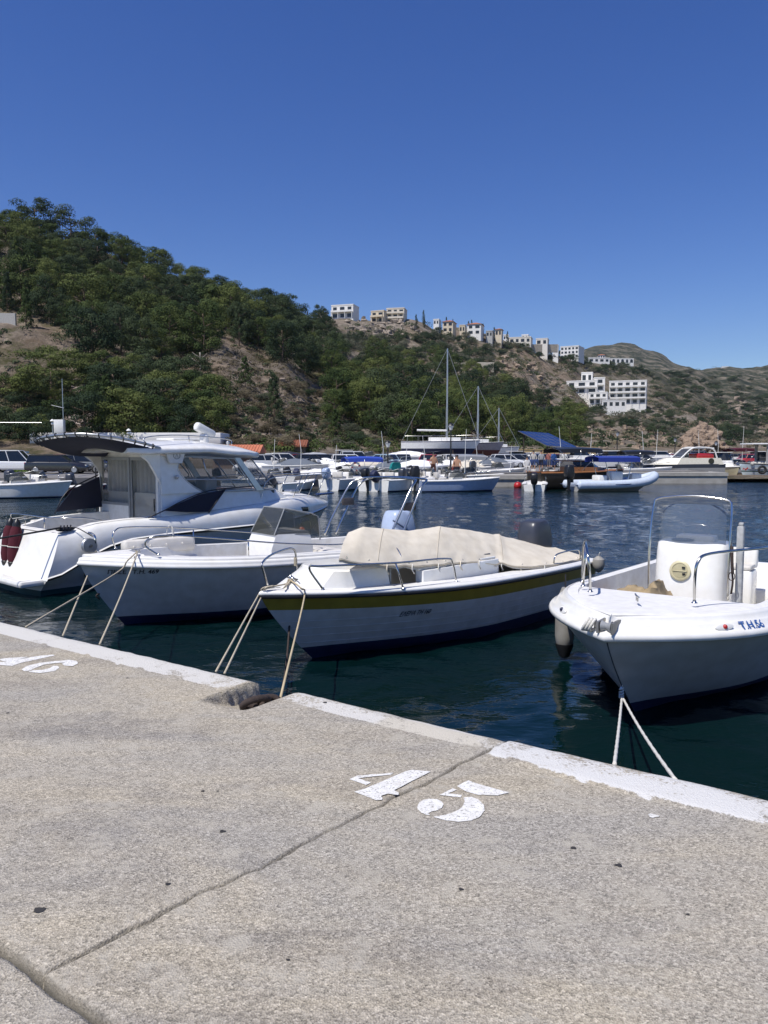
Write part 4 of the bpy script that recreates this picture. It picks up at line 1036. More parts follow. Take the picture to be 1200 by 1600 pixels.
# ---- white cabin cruiser on the left
def cruiser():
    r = empty('cabin_cruiser', (-6.74, 13.93, 0), .849, 'large white cabin cruiser with hardtop, navy awning and maroon fenders on its stern', 'cabin cruiser')
    L = 8.0
    def b(x):
        d = 1 - x / L; u = max(0, 1 - d / .5); k = 1 - u ** 2.4
        return k * 1.28 * (1 - .05 * max(0, (d - .6) / .4))
    zr = lambda x: interp(x, [(0, .30), (.2, .33), (.6, .54), (1.05, .74), (1.6, .86), (2.4, .90), (4.7, .93), (6.4, 1.02), (8, 1.13)])
    zt = lambda x: interp(x, [(0, 1.08), (.4, 1.10), (.9, 1.20), (1.6, 1.24), (2.8, 1.26), (4.7, 1.38), (6, 1.47), (7, 1.42), (8, 1.27)])
    xs = [L * (1 - (1 - i / 50) ** 1.5) for i in range(51)]; xs[-1] = L * .9995
    def half(x):
        d = 1 - x / L; bw = max(0, 1 - d / .5); B_ = b(x); R_, T_ = zr(x), zt(x)
        sh = lambda z: (-1.5 * bw ** 1.3 * (1 - max(0, min(1, (z + .3) / 1.5))) ** 1.15)
        wl = lerp(.80, .30, bw ** .8); rk = .40 * max(0, 1 - x / 1.2)
        P = []
        for z, wf in ((-.35, .0), (-.18, wl * .6), (0, wl), (.10, wl + .015), (lerp(.1, R_, .4), lerp(wl, 1, .45)), (lerp(.1, R_, .75), lerp(wl, 1, .80)), (R_ - .012, .985)):
            P.append((x + sh(z) + rk * max(0, z - .3), B_ * wf, z))
        inw = .20
        for o, z in ((.014, R_ - .01), (.032, R_ + .008), (.030, R_ + .03), (.004, R_ + .05)) : P.append((x + rk * max(0, z - .3), B_ + o * min(1, d * 30), z))
        for k, o in ((.3, .000), (.6, -.03), (.82, -.075), (.94, -.12), (1.0, -.17), (1.01, -.22)):
            z = lerp(R_ + .05, T_, k); P.append((x + rk * max(0, z - .3), max(0, B_ + o), z))
        return P
    rows = {1: [], -1: []}
    for x in xs:
        h = half(x)
        for sg in (1, -1): rows[sg].append([Vector((a, c * sg, z)) for a, c, z in h])
    ms = [1, 1, 1, 0, 0, 0, 2, 2, 2, 3, 3, 3, 3, 3, 3, 3]
    mb = MB(); mb.grid(rows[1], ms=ms, flip=True); mb.grid(rows[-1], ms=ms)
    # transom, slightly bowed, raked forward
    n = len(rows[1][0]); tr = []
    for k in range(n):
        a = rows[1][0][k]; c = rows[-1][0][k]; tr.append([a.lerp(c, t / 10) + Vector((-.10 * (1 - (2 * t / 10 - 1) ** 2), 0, 0)) for t in range(11)])
    mb.grid(tr[3:], m=3); mb.grid(tr[:4], m=1)
    mb.build('hull', [gelgrey, teal, black, gel], r, angle=38)
    # swim step
    mb = MB(); mb.rbox(-.42, .06, -1.14, 1.14, .20, .32, .05); mb.build('swim_platform', gel, r)
    # decks: cockpit well, side decks and foredeck
    rows_ = []
    for x in sorted(set(xs + [.30, .33, 2.38, 2.42])):
        B_ = b(x); T_ = zt(x); rk = .4 * max(0, 1 - x / 1.2) * (T_ - .3)
        if x < .31: c = T_
        elif x < 2.4: c = .52
        else: c = T_ + .02 + .04 * min(1, B_)
        inn = max(0, B_ - .40)
        hp = [(max(0, B_ - .215), T_ + .008), (max(0, B_ - .26), T_ + .012), (inn, T_ + .012), (max(0, inn - .015), c), (0, c + (.06 if x > 2.4 else 0) * min(1, B_))]
        rows_.append([Vector((x + rk, y, z)) for y, z in hp] + [Vector((x + rk, -y, z)) for y, z in hp[-2::-1]])
    mb = MB(); mb.grid(rows_); mb.build('deck', gel2, r, angle=40)
    # hull highlights: moulded groove on the quarter
    for sg in (-1,):
        for k, z0 in ():
            mb = MB(); pts = []
            for i in range(24):
                x = .1 + 3.4 * i / 23; z = lerp(zr(x) + .06, zt(x), .30 + .30 * k) if x > .5 else lerp(zr(.5) + .06, zt(.5), .30 + .3 * k) - .0
                rk = .4 * max(0, 1 - x / 1.2) * max(0, z - .3)
                pts.append(Vector((x + rk, sg * (b(x) + (.002 if k == 0 else -.030)), z)))
            mb.tube(pts, .0045, n=5); mb.build('hull_groove', gelgrey, r, angle=180)
    # cabin
    yN = 1.0
    def prism_side(poly, y_of, th, mat, name, parent, angle=30):   # panel on both sides given (x,z) outline
        out = []
        for sg in (-1, 1):
            mb = MB(); P = [Vector((x, sg * y_of(z), z)) for x, z in poly]; mb.slab(P, th); out.append(mb.build(name, mat, parent, angle=0))
        return out
    yof = lambda z: 1.04 - .10 * (z - 1.3)
    mb = MB()
    # coachroof base under the windows to the foredeck
    base = [Vector((2.42, -1.06, 1.24)), Vector((5.0, -1.04, 1.36)), Vector((5.9, -.80, 1.46)), Vector((6.3, -.35, 1.50)), Vector((6.4, 0, 1.50)), Vector((6.3, .35, 1.50)), Vector((5.9, .80, 1.46)), Vector((5.0, 1.04, 1.36)), Vector((2.42, 1.06, 1.24))]
    topc = [Vector((2.42, -1.0, 1.70)), Vector((4.85, -.98, 1.67)), Vector((5.55, -.74, 1.67)), Vector((5.85, -.34, 1.68)), Vector((5.92, 0, 1.68)), Vector((5.85, .34, 1.68)), Vector((5.55, .74, 1.67)), Vector((4.85, .98, 1.67)), Vector((2.42, 1.0, 1.70))]
    mb.loft([base, topc])
    # aft side panels up to the roof
    for sg in (-1, 1):
        mb.slab([Vector((2.42, sg * 1.02, 1.69)), Vector((3.42, sg * .998, 1.69)), Vector((3.12, sg * .99, 1.86)), Vector((2.90, sg * .97, 2.06)), Vector((2.82, sg * .955, 2.22)), Vector((2.95, sg * .94, 2.42)), Vector((2.42, sg * .95, 2.46))], .05)
    cab = mb.build('cabin', gel, r, angle=25)
    # aft bulkhead and sliding door
    mb = MB()
    for y0, y1, z0, z1 in ((-1.0, -.93, .52, 2.5), (1.22, 1.30, .52, 2.5), (-.93, 1.22, 2.42, 2.52), (-.93, 1.22, .52, .60)): mb.box(2.36, 2.42, y0, y1, z0, z1)
    mb.build('bulkhead_frame', gel2, cab)
    door = MB()
    for y0, y1, z0, z1 in ((.02, .07, .6, 2.42), (1.17, 1.22, .6, 2.42), (.07, 1.17, 2.36, 2.42), (.07, 1.17, 1.42, 1.48)): door.box(2.34, 2.37, y0, y1, z0, z1)
    dr = door.build('fixed_door_leaf', greyp, cab)
    mb = MB(); mb.box(2.348, 2.362, .07, 1.17, .6, 1.42); mb.build('door_panel', gel2, dr)
    mb = MB()
    for k in range(5): mb.box(2.335, 2.348, .95, 1.12, 1.16 + .025 * k, 1.175 + .025 * k)
    mb.build('vent_grille', greyp, dr)
    mb = MB(); mb.box(2.35, 2.356, .07, 1.17, 1.48, 2.36); mb.build('door_glass', clearg, dr)
    door = MB()
    for y0, y1, z0, z1 in ((-.93, -.88, .6, 2.42), (-.03, .02, .6, 2.42), (-.88, -.03, 2.36, 2.42), (-.88, -.03, .6, .66)): door.box(2.37, 2.40, y0, y1, z0, z1)
    dr = door.build('sliding_door', greyp, cab)
    mb = MB(); mb.box(2.38, 2.386, -.88, -.03, .66, 2.36); mb.build('door_glass', clearg, dr)
    mb = MB(); mb.rbox(2.35, 2.37, -.87, -.84, 1.35, 1.6, .008); mb.build('door_handle', black, dr)
    rows_ = [[Vector((2.50 + .035 * math.sin(y * 40) + .012 * math.sin(y * 17 + z), y, z)) for y in [-.88 + 2.05 * i / 120 for i in range(121)]] for z in (.62, 1.1, 1.6, 2.1, 2.4)]
    mb = MB(); mb.grid(rows_); mb.build('curtain', curtain, cab, angle=180)
    mb = MB(); mb.box(2.45, 5.3, -.95, .95, .5, .56); mb.build('cabin_floor', interior, cab)
    # side windows
    for sg in (-1, 1):
        o_ = [(3.40, 1.70), (3.10, 1.87), (2.90, 2.07), (2.83, 2.22), (2.95, 2.38), (3.2, 2.43), (4.25, 2.38), (4.70, 1.70)]
        P = [Vector((x, sg * (1.012 - .085 * (z - 1.7)), z)) for x, z in o_]
        mb = MB(); mb.slab(P, .012); wd = mb.build('side_window', clearg, cab, angle=0)
        mb = MB(); mb.tube([p + Vector((0, sg * .008, 0)) for p in cr(P[:7], 4)] + [P[7] + Vector((0, sg * .008, 0))], .017, closed=True, n=8); mb.build('window_frame', alu, wd, angle=180)
        fr = [(3.0, 1.96), (3.0, 2.40), (4.02, 2.36), (4.46, 1.98), (4.42, 1.93), (3.1, 1.93)]
        Q = lambda x, z: Vector((x, sg * (1.022 - .085 * (z - 1.7)), z))
        mb = MB(); mb.tube([Q(3.02, 1.97), Q(4.35, 1.93), Q(4.45, 1.97), Q(4.43, 2.02), Q(4.12, 2.34), Q(4.05, 2.38), Q(3.2, 2.41)], .014, n=6); mb.tube([Q(3.62, 1.96), Q(3.50, 2.16), Q(3.44, 2.40)], .016, n=6)
        mb.build('sliding_frame', alu, wd, angle=180)
        # raked pillar and windscreen side
        mb = MB(); mb.slab([Q(4.25, 2.40), Q(4.40, 2.40), Q(4.98, 1.68), Q(4.80, 1.68)], .035); mb.build('windscreen_pillar', alu, cab)
        mb = MB(); mb.slab([Vector((4.40, sg * .95, 2.38)), Vector((4.98, sg * 1.0, 1.69)), Vector((5.56, sg * .73, 1.69)), Vector((4.90, sg * .70, 2.38))], .012); mb.build('windscreen_pane', clearg, cab, angle=0)
        mb = MB(); mb.tube([Vector((4.90, sg * .70, 2.40)), Vector((5.58, sg * .73, 1.68))], .016); mb.tube([Vector((4.98, sg * 1.0, 1.69)), Vector((5.56, sg * .74, 1.69)), Vector((5.9, sg * .30, 1.70))], .012); mb.build('windscreen_trim', alu, cab, angle=180)
    mb = MB(); mb.slab([Vector((4.90, -.70, 2.38)), Vector((5.56, -.73, 1.69)), Vector((5.88, -.3, 1.70)), Vector((5.90, 0, 1.70)), Vector((5.10, 0, 2.40))], .012); mb.slab([Vector((4.90, .70, 2.38)), Vector((5.56, .73, 1.69)), Vector((5.88, .3, 1.70)), Vector((5.90, 0, 1.70)), Vector((5.10, 0, 2.40))], .012); mb.build('front_windscreen', clearg, cab, angle=0)
    mb = MB(); mb.box(4.6, 5.5, -.8, .8, 1.55, 1.66); mb.build('dashboard', darkgrey, cab)
    mb = MB(); mb.rbox(3.6, 3.9, -.85, -.45, 1.2, 2.0, .06); mb.build('helm_seat', vinyl, cab)
    mb = MB(); mb.rbox(3.6, 3.9, .2, .7, 1.2, 1.9, .06); mb.build('helm_seat', vinyl, cab)
    # roof
    rows_ = []
    def roof(x, y):
        e = interp(x, [(1.70, 2.58), (2.4, 2.60), (3.5, 2.62), (4.6, 2.52), (5.05, 2.42)])
        return e + .17 * (1 - (abs(y) / 1.12) ** 2.2)
    ym = lambda x: interp(x, [(1.70, 1.02), (1.95, 1.13), (4.2, 1.13), (4.8, 1.0), (5.05, .80)])
    X = [1.70 + 3.35 * i / 26 for i in range(27)]
    for x in X:
        m_ = ym(x); t_ = [(a, roof(x, a)) for a in [m_ * q / 8 for q in range(-8, 9)]]
        a0, z0 = t_[0]; low = [(m_ + .02, z0 - .03), (m_ + .015, z0 - .09), (m_ - .05, z0 - .12), (0, roof(x, 0) - .20), (-m_ + .05, z0 - .12), (-m_ - .015, z0 - .09), (-m_ - .02, z0 - .03)]
        rows_.append([Vector((x - .10 * (abs(y) < .9) * 0, y, z)) for y, z in t_ + low])
    mb = MB(); mb.loft(rows_); rf = mb.build('hardtop', gel, cab, angle=40)
    # moulded cream brackets curving down from the hardtop
    for sg, y in ((1, 1.16), (-1, -1.0)):
        mb = MB(); mb.slab([Vector((1.85, y, 2.54)), Vector((2.40, y, 2.56)), Vector((2.40, y, 1.9)), Vector((2.30, y, 2.10)), Vector((2.15, y, 2.34))], .07); mb.build('roof_bracket', vinyl if sg > 0 else gel, cab)
    mb = MB(); mb.slab([Vector((2.50, -1.035, 2.56)), Vector((2.98, -1.03, 2.56)), Vector((2.88, -1.045, 2.30)), Vector((2.60, -1.045, 2.30))], .05); wg = mb.build('badge_panel', gel2, cab)
    Mx = Matrix.Rotation(R(90), 3, 'X')
    mb = MB(); mb.tube([(2.76 + .075 * math.cos(a), -1.068, 2.45 + .065 * math.sin(a)) for a in [2 * math.pi * i / 24 for i in range(24)]], .007, closed=True, n=6)
    mb.tube([(2.73, -1.068, 2.41), (2.76, -1.068, 2.49), (2.79, -1.068, 2.41)], .006, n=5); mb.build('round_emblem', greyp, wg, angle=180)
    mb = MB(); mb.rbox(2.73, 2.78, -1.075, -1.02, 1.98, 2.06, .015); mb.lathe([(.035, 0), (.03, .03), (.01, .04)], c=(2.755, -1.07, 2.03), M=Mx, n=12); mb.build('deck_light', alu, cab)
    mb = MB(); mb.tube([(2.1, -1.05, 2.66), (2.12, -1.0, 2.80), (3.0, -.85, 2.86), (4.2, -.80, 2.80), (4.3, -.82, 2.68)], .012, k=4); mb.tube([(3.2, -.84, 2.86), (3.2, -.86, 2.72)], .01); mb.build('roof_rail', steel, rf, angle=180)
    mb = MB(); mb.rbox(3.15, 3.85, -.35, .3, 2.76, 2.82, .03); mb.build('roof_hatch', gel, rf)
    mb = MB(); mb.lathe([(.10, 0), (.10, .16), (.07, .2)], c=(4.25, .1, 2.72), n=14); s_ = mb.build('antenna_base', radar, rf)
    mb = MB(); mb.rbox(4.0, 4.55, .02, .2, 2.90, 3.10, .07, rot=Matrix.Rotation(R(24), 3, 'Y')); mb.build('radar_dome', radar, s_)
    for x, y in ((4.75, -.1), (3.0, .7)):
        mb = MB(); mb.lathe([(.02, 0), (.02, .05), (.045, .06), (.05, .10), (.02, .13)], c=(x, y, roof(x, y) - .01), n=12); mb.build('nav_light', alu, rf)
    # laced awning frame aft of the hardtop
    loop = [(2.35, -1.12, 2.60), (1.9, -1.16, 2.70), (1.35, -1.08, 2.80), (.95, -.75, 2.85), (.72, -.25, 2.83), (.68, .35, 2.78), (.85, .85, 2.72), (1.25, 1.12, 2.66), (1.8, 1.18, 2.60), (2.3, 1.15, 2.56)]
    LP = cr([Vector(p) for p in loop], 10)
    mb = MB(); mb.tube(LP, .026, n=10); aw = mb.build('awning_frame', alu, r, angle=180)
    c0 = Vector((1.9, 0, 2.64)); rows_ = []
    for k in range(9):
        t = k / 8; q = []
        for p in LP:
            e = c0.copy(); e.y = p.y * .55; e.x = max(1.74, p.x)
            v = p.lerp(e, .04 + .96 * t); v.z = lerp(p.z - .05, roof(max(1.72, v.x), v.y) - .13, t) - .10 * math.sin(math.pi * t)
            q.append(v)
        rows_.append(q)
    mb = MB(); mb.grid(rows_); mb.build('awning_canvas', navycloth, aw, angle=180)
    for i in range(4, len(LP) - 4, 4):
        p = LP[i]; v = rows_[1][i]; mb = MB(); q = rows_[0][i]
        mb.tube([q, p + Vector((0, 0, .035)), p + (p - c0).normalized() * .04, q - Vector((0, 0, .02))], .009, k=3); mb.build('lacing', black, aw, angle=180)
    # folded side screens of navy canvas
    mb = MB(); mb.slab([Vector((2.36, -1.20, 1.38)), Vector((2.75, -1.19, 1.52)), Vector((3.2, -1.16, 1.66)), Vector((3.86, -1.13, 1.74)), Vector((3.42, -1.18, 1.30)), Vector((2.9, -1.19, 1.32))], .02); ss = mb.build('side_screen', navycloth, r)
    mb = MB(); mb.tube([(2.05, -1.14, 1.26), (2.4, -1.2, 1.40), (2.8, -1.2, 1.56), (3.3, -1.16, 1.70), (3.9, -1.13, 1.76), (5.6, -.9, 1.80)], .012, k=3); mb.tube([(3.40, -1.2, 1.28), (3.88, -1.15, 1.76)], .014); mb.build('screen_pole', black, ss, angle=180)
    mb = MB(); mb.slab([Vector((1.3, 1.12, 1.30)), Vector((1.7, 1.15, 1.75)), Vector((2.3, 1.16, 2.0)), Vector((2.36, 1.16, 1.35))], .02); mb.build('side_screen', navycloth, r)
    mb = MB(); mb.tube([(1.3, 1.14, 1.26), (1.6, 1.16, 1.72), (2.3, 1.18, 2.04)], .014, k=3); mb.tube([(2.25, 1.2, 1.2), (2.25, 1.2, 2.5)], .016); mb.build('screen_pole', black, r, angle=180)
    # cockpit fittings
    mb = MB(); mb.rbox(.48, .72, -.85, .9, .52, 1.02, .04); mb.rbox(.75, 2.3, .90, 1.05, .52, 1.18, .03); mb.build('cockpit_seat', vinyl, r)
    mb = MB(); mb.tube([(.42, 1.0, 1.12), (.36, 1.0, 1.30), (.40, .8, 1.33), (.42, -.55, 1.33), (.8, -.98, 1.33), (1.15, -1.02, 1.26)], .013, k=4); mb.tube([(.42, -.3, 1.33), (.42, -.3, 1.12)], .012); mb.tube([(.42, .5, 1.33), (.42, .5, 1.12)], .012)
    mb.build('stern_rail', steel, r, angle=180)
    mb = MB(); mb.tube([(1.0, -1.02, 1.22), (1.6, -1.08, 1.36), (2.2, -1.04, 1.36)], .01, k=3)
    # black fairlead pad with rope turns, blower reel
    mb = MB(); mb.sphere((.46, -1.02, 1.15), .12, 14, sz=(1.5, .6, .35)); fd = mb.build('fairlead', black, r, angle=60)
    for k in range(4):
        m2 = MB(); m2.tube([(.34 + .06 * k, -1.08, 1.12), (.36 + .06 * k, -1.06, 1.21), (.40 + .06 * k, -.98, 1.20)], .014, k=2); m2.build('rope_turn', ropeb, fd, angle=180)
    My = Matrix.Rotation(R(90), 3, 'X')
    mb = MB(); mb.lathe([(.13, -.05), (.135, -.02), (.125, 0), (.135, .03), (.13, .05)], c=(.72, -1.36, .86), M=My, n=24); rl = mb.build('rope_reel', alu, r)
    mb = MB(); mb.tube([(.75, -1.28, 1.08), (.80, -1.33, 1.06), (.82, -1.40, .98), (.80, -1.36, .80), (.74, -1.28, .74)], .022, k=3); mb.lathe([(.03, 0), (.03, .02)], c=(.72, -1.42, .86), M=My, n=10); mb.build('reel_bracket', steel, rl, angle=60)
    # port light recess
    mb = MB(); mb.rbox(3.50, 3.92, -b(3.7) + .03, -b(3.7) + .05, 1.02, 1.13, .009); mb.v = [(v[0], v[1] - .012, v[2]) for v in mb.v]; pl = mb.build('porthole', alu, r)
    mb = MB(); mb.rbox(3.54, 3.88, -b(3.7) + .015, -b(3.7) + .03, 1.04, 1.11, .007); mb.build('porthole_glass', darkg, pl)
    mb = MB(); mb.rbox(6.05, 6.45, -b(6.2) - .015 + .03, -b(6.2) + .04, 1.12, 1.26, .012); pl = mb.build('porthole', alu, r)
    mb = MB(); mb.rbox(6.1, 6.4, -b(6.2) - .03 + .03, -b(6.2) + .02, 1.14, 1.24, .009); mb.build('porthole_glass', darkg, pl)
    # exhaust
    mb = MB(); mb.lathe([(.10, 0), (.115, .05), (.10, .12), (.08, .12), (.075, .02)], c=(.85, -1.06, .33), M=My, n=18); mb.build('exhaust_outlet', black, r)
    # pulpit
    for k, x in enumerate((5.9, 6.5, 7.1)):
        pass
    mb = MB(); mb.tube([(4.9, -1.0, 1.40), (5.2, -.98, 1.92), (6.4, -.76, 1.97), (7.4, -.42, 1.98), (8.0, -.10, 2.0), (8.05, 0, 2.0), (8.0, .10, 2.0), (7.4, .42, 1.98), (6.4, .76, 1.97), (5.2, .98, 1.92), (4.9, 1.0, 1.40)], .012, k=4)
    for x, y in ((6.3, .78), (7.0, .55), (7.5, .34)):
        for sg in (1, -1): mb.tube([(x - .22, sg * y, 1.45), (x + .1, sg * (y - .02), 1.97)], .011)
    mb.build('pulpit_rail', steel, r, angle=180)
    mb = MB(); mb.rbox(6.6, 6.9, -.14, .14, 1.52, 1.60, .03); mb.build('anchor_windlass', alu, r)
    mb = MB(); mb.slab([(6.7, -.96, 1.50), (7.6, -.62, 1.50), (7.55, -.60, 1.52), (6.7, -.90, 1.53)], .03); mb.build('toe_rail', stripeblue, r)
    # maroon fenders tied across the stern
    for i, (y, x) in enumerate(((.42, .16), (.14, .15))):
        c = toworld(r, (.0, y, .42)); f = empty('stern_fender', c, .849, ('left' if i == 0 else 'right') + ' one of the two maroon sock fenders on the stern of the cabin cruiser', 'fender', 'maroon fenders on the cruiser stern')
        tl = Matrix.Rotation(R(8), 3, 'Y')
        mb = MB(); mb.lathe([(.06, .06), (.09, .12), (.108, .22), (.112, .50), (.10, .66), (.07, .74)], n=18, M=tl); mb.build('fender_sock', maroon, f)
        mb = MB(); mb.lathe([(.02, -.02), (.06, .0), (.085, .07), (.06, .1)], n=16, M=tl); mb.lathe([(.07, .72), (.075, .78), (.05, .84), (.02, .88)], n=16, M=tl); mb.build('fender_end', black, f)
        mb = MB(); mb.tube([tl @ Vector((.114 * math.cos(a), .114 * math.sin(a), .36)) for a in [2 * math.pi * k / 20 for k in range(20)]], .009, closed=True); mb.tube([tl @ Vector((0, 0, .86)), Vector((.42, 0, .88))], .008); mb.build('lashing', ropew, f, angle=180)
    return r
CRU = cruiser()

# ---- white sports boat with a cream bimini beyond the cruiser's stern, cut by the left edge
def boat_far_left():
    H = Hull(5.6, 2.2, 1.0, .86, f=.5, p=2.2, rake=.8, draft=.4)
    r = empty('bimini_motorboat', (-11.0, 19.6, 0), -2.5, 'white motorboat under a cream bimini at the left edge, beyond the cabin cruiser', 'motorboat')
    mb = MB(); H.shell(mb, [('z', .06, 1), ('z', .3, 0), ('s', 0, 0), ('e', 0, 0)]); mb.build('hull', [gel, navy], r, angle=40)
    mb = MB(); H.sweep(mb, [(-.003, -.03), (.035, -.03), (.04, .02), (.0, .05), (-.05, .06)]); mb.build('rubbing_strake', gel, r, angle=60)
    H2 = Hull(5.56, 2.1, 1.05, .91, f=.5, p=2.2)
    mb = MB(); H2.deckgrid(mb, .2, .003, lambda x: .4 if x < 2.7 else 1.10, inner=[2.68, 2.71]); mb.build('deck', gel2, r, angle=40)
    A_ = [Vector((2.95, -.75, 1.12)), Vector((2.45, -.65, 1.52)), Vector((2.45, .65, 1.52)), Vector((2.95, .75, 1.12))]
    mb = MB(); mb.slab(A_, .006); mb.slab([A_[3], A_[2], Vector((1.7, .85, 1.45)), Vector((1.7, .95, 1.08))], .006); mb.slab([A_[0], A_[1], Vector((1.7, -.85, 1.45)), Vector((1.7, -.95, 1.08))], .006); ws = mb.build('windscreen', smoke, r, angle=0)
    mb = MB(); mb.tube([(1.7, -.85, 1.46), A_[1], A_[2], (1.7, .85, 1.46)], .014); mb.tube([A_[2], A_[3]], .014); mb.build('windscreen_frame', alu, ws, angle=180)
    mb = MB(); mb.rbox(1.2, 1.7, .15, .65, .5, 1.1, .06); mb.rbox(1.1, 1.28, .15, .65, 1.0, 1.48, .06); mb.build('helm_seat', vinyl, r)
    mb = MB(); mb.rbox(.0, .5, -.9, .9, .4, .98, .06); mb.build('stern_bench', gel, r)
    rows = []
    for i in range(13):
        t = i / 12; x = .2 + 2.3 * t; rows.append([Vector((x, 1.0 * a, 2.02 + .16 * (1 - a * a) + .06 * math.sin(t * math.pi) - (.16 if abs(a) == 1 else 0) + .01 * math.sin(x * 9))) for a in [-1, -.98, -.8, -.5, -.2, 0, .2, .5, .8, .98, 1]])
    mb = MB(); mb.grid(rows); bm = mb.build('bimini_canvas', tarpm, r, angle=50)
    mb = MB()
    for x in (.25, 1.3, 2.45):
        mb.tube([(1.35, -.95, .98), (x, -.98, 1.95), (x, -.8, 2.08), (x, 0, 2.20), (x, .8, 2.08), (x, .98, 1.95), (1.35, .95, .98)], .013)
    mb.build('bimini_frame', steel, bm, angle=180)
    outboard(r, .0, 0, .8, h=.8, mat=motorsilver, w=.4)
    return r
boat_far_left()
# ---- mooring lines
def on(px, py, z=.9):
    p = G(px, py, z); u, v = uv_of(p); return E(u, max(v, .012), .885)
tw = lambda r, x, y, z: toworld(r, (x, y, z))
DX = .64
cl = tw(LBT, 4.34 + DX, .30, 1.10)
rope('mooring_line', [cl, on(168, 1001, .90)], .010, ropem, 'beige line from the white open boat bow cleat straight down to the quay edge', 'rope', .03)
rope('mooring_line', [cl, tw(LBT, 4.62 + DX, .62, 1.02), tw(LBT, 4.80 + DX, .70, .88), on(46, 976, .90)], .010, ropem, 'beige line running low and left from the white open boat to the quay corner', 'rope', k=5)
rope('mooring_line', [tw(CRU, .78, -1.40, .92), tw(CRU, .80, -1.44, .72), on(110, 988, .90)], .010, ropem, 'beige line hanging from the rope reel on the cruiser to the quay', 'rope', k=5)
bt = tw(MBT, 6.03, .03, .955)
rope('mooring_line', [tw(MBT, 5.9, .05, .97), bt, tw(MBT, 6.10, .02, .86), on(347, 1043, .90)], .009, ropem, 'left one of two beige lines from the olive striped bow', 'rope', k=5)
rope('mooring_line', [tw(MBT, 5.9, .07, .97), bt + Vector((.03, 0, .0)), tw(MBT, 6.08, .05, .84), on(357, 1047, .90)], .009, ropem, 'right one of two beige lines from the olive striped bow', 'rope', k=5)
rope('mooring_line', [tw(MBT, 5.62, .02, 1.0), tw(MBT, 5.72, .34, .955), tw(MBT, 5.72, .40, .86), G(438, 1092, .76)], .010, ropeo, 'ochre line dropping over the olive striped bow to the iron chain', 'rope', k=5)
rope('mooring_chain', [tw(MBT, 5.60, -.02, .55), G(442, 1070, .0)], .012, rust, 'dark line from under the olive striped bow down into the water', 'rope', .12)
for (px, py, lb) in ((962, 1191, 'left'), (1056, 1218, 'right')):
    e = on(px, py, .89); k = R_EYE + Vector((0, -.02, -.03)); a, b_ = k, e
    mb = MB(); P = [a.lerp(b_, i / 40) - Vector((0, 0, .03 * 4 * (i / 40) * (1 - i / 40))) for i in range(41)]
    mb.tube(P, [.0105 + .0015 * math.sin(i * 2.4) for i in range(41)], n=8)
    o = mb.build('mooring_line', ropew, angle=180); tag(o, lb + ' one of two white ropes from the T.H.56 bow eye', 'rope')
mb = MB()
for k in range(5):
    mb.tube([R_EYE + Vector((.016 * math.cos(a + k), .016 * math.sin(a + k), .01 - .02 * k + .006 * a)) for a in [2 * math.pi * i / 10 for i in range(11)]], .009)
tag(mb.build('rope_knot', ropew, angle=180), 'white rope knot under the bow eye of the T.H.56 boat', 'knot')
f0 = tw(CRU, .36, -1.08, 1.19)
rope('mooring_line', [f0, f0 + Vector((-3.2, -3.3, -.32))], .017, ropeb, 'thick black line slanting down left from the cruiser quarter', 'rope', .05)
rope('control_line', [tw(CRU, .56, -1.08, 1.18), tw(CRU, .62, -1.2, 1.16), tw(CRU, .78, -1.38, 1.02)], .009, ropeb, 'short black line from the cruiser fairlead to its rope reel', 'rope', k=4)
# rusty chain lying in the notch
ch = empty('iron_chain', E(.24, .18, .80), 0, 'rusty brown chain lying in the notch of the quay edge', 'chain')
def link(p, d, roll, s_=1):
    d = Vector(d).normalized(); up = Vector((0, 0, 1)); sd = d.cross(up).normalized(); up = sd.cross(d)
    sd2 = sd * math.cos(roll) + up * math.sin(roll)
    pts = []
    for i in range(18):
        a = 2 * math.pi * i / 18; ca, sa = math.cos(a), math.sin(a)
        pts.append(Vector(p) + d * (.085 * s_ * (abs(ca) ** .75) * (1 if ca > 0 else -1)) + sd2 * .045 * s_ * sa)
    mb = MB(); mb.tube(pts, (.022) * s_, n=8, closed=True)
    o = mb.build('link', rust, ch, angle=180); o.matrix_parent_inverse = Matrix.Translation(-ch.location)
    return o
q = E(.20, .30, .875)
for i, (u, v, z, ro) in enumerate(((.27, .33, .865, .9), (.29, .24, .84, 2.4), (.31, .16, .80, .7), (.36, .06, .79, 2.1), (.40, -.02, .73, .4), (.41, -.05, .60, 1.7), (.41, -.06, .47, .2), (.41, -.06, .34, 1.6), (.41, -.06, .21, .1), (.41, -.06, .08, 1.6))):
    d = EU * .35 - EV if i < 5 else Vector((0, 0, -1)) + EU * .01
    link(E(u, v, z), d, ro, 1.05)
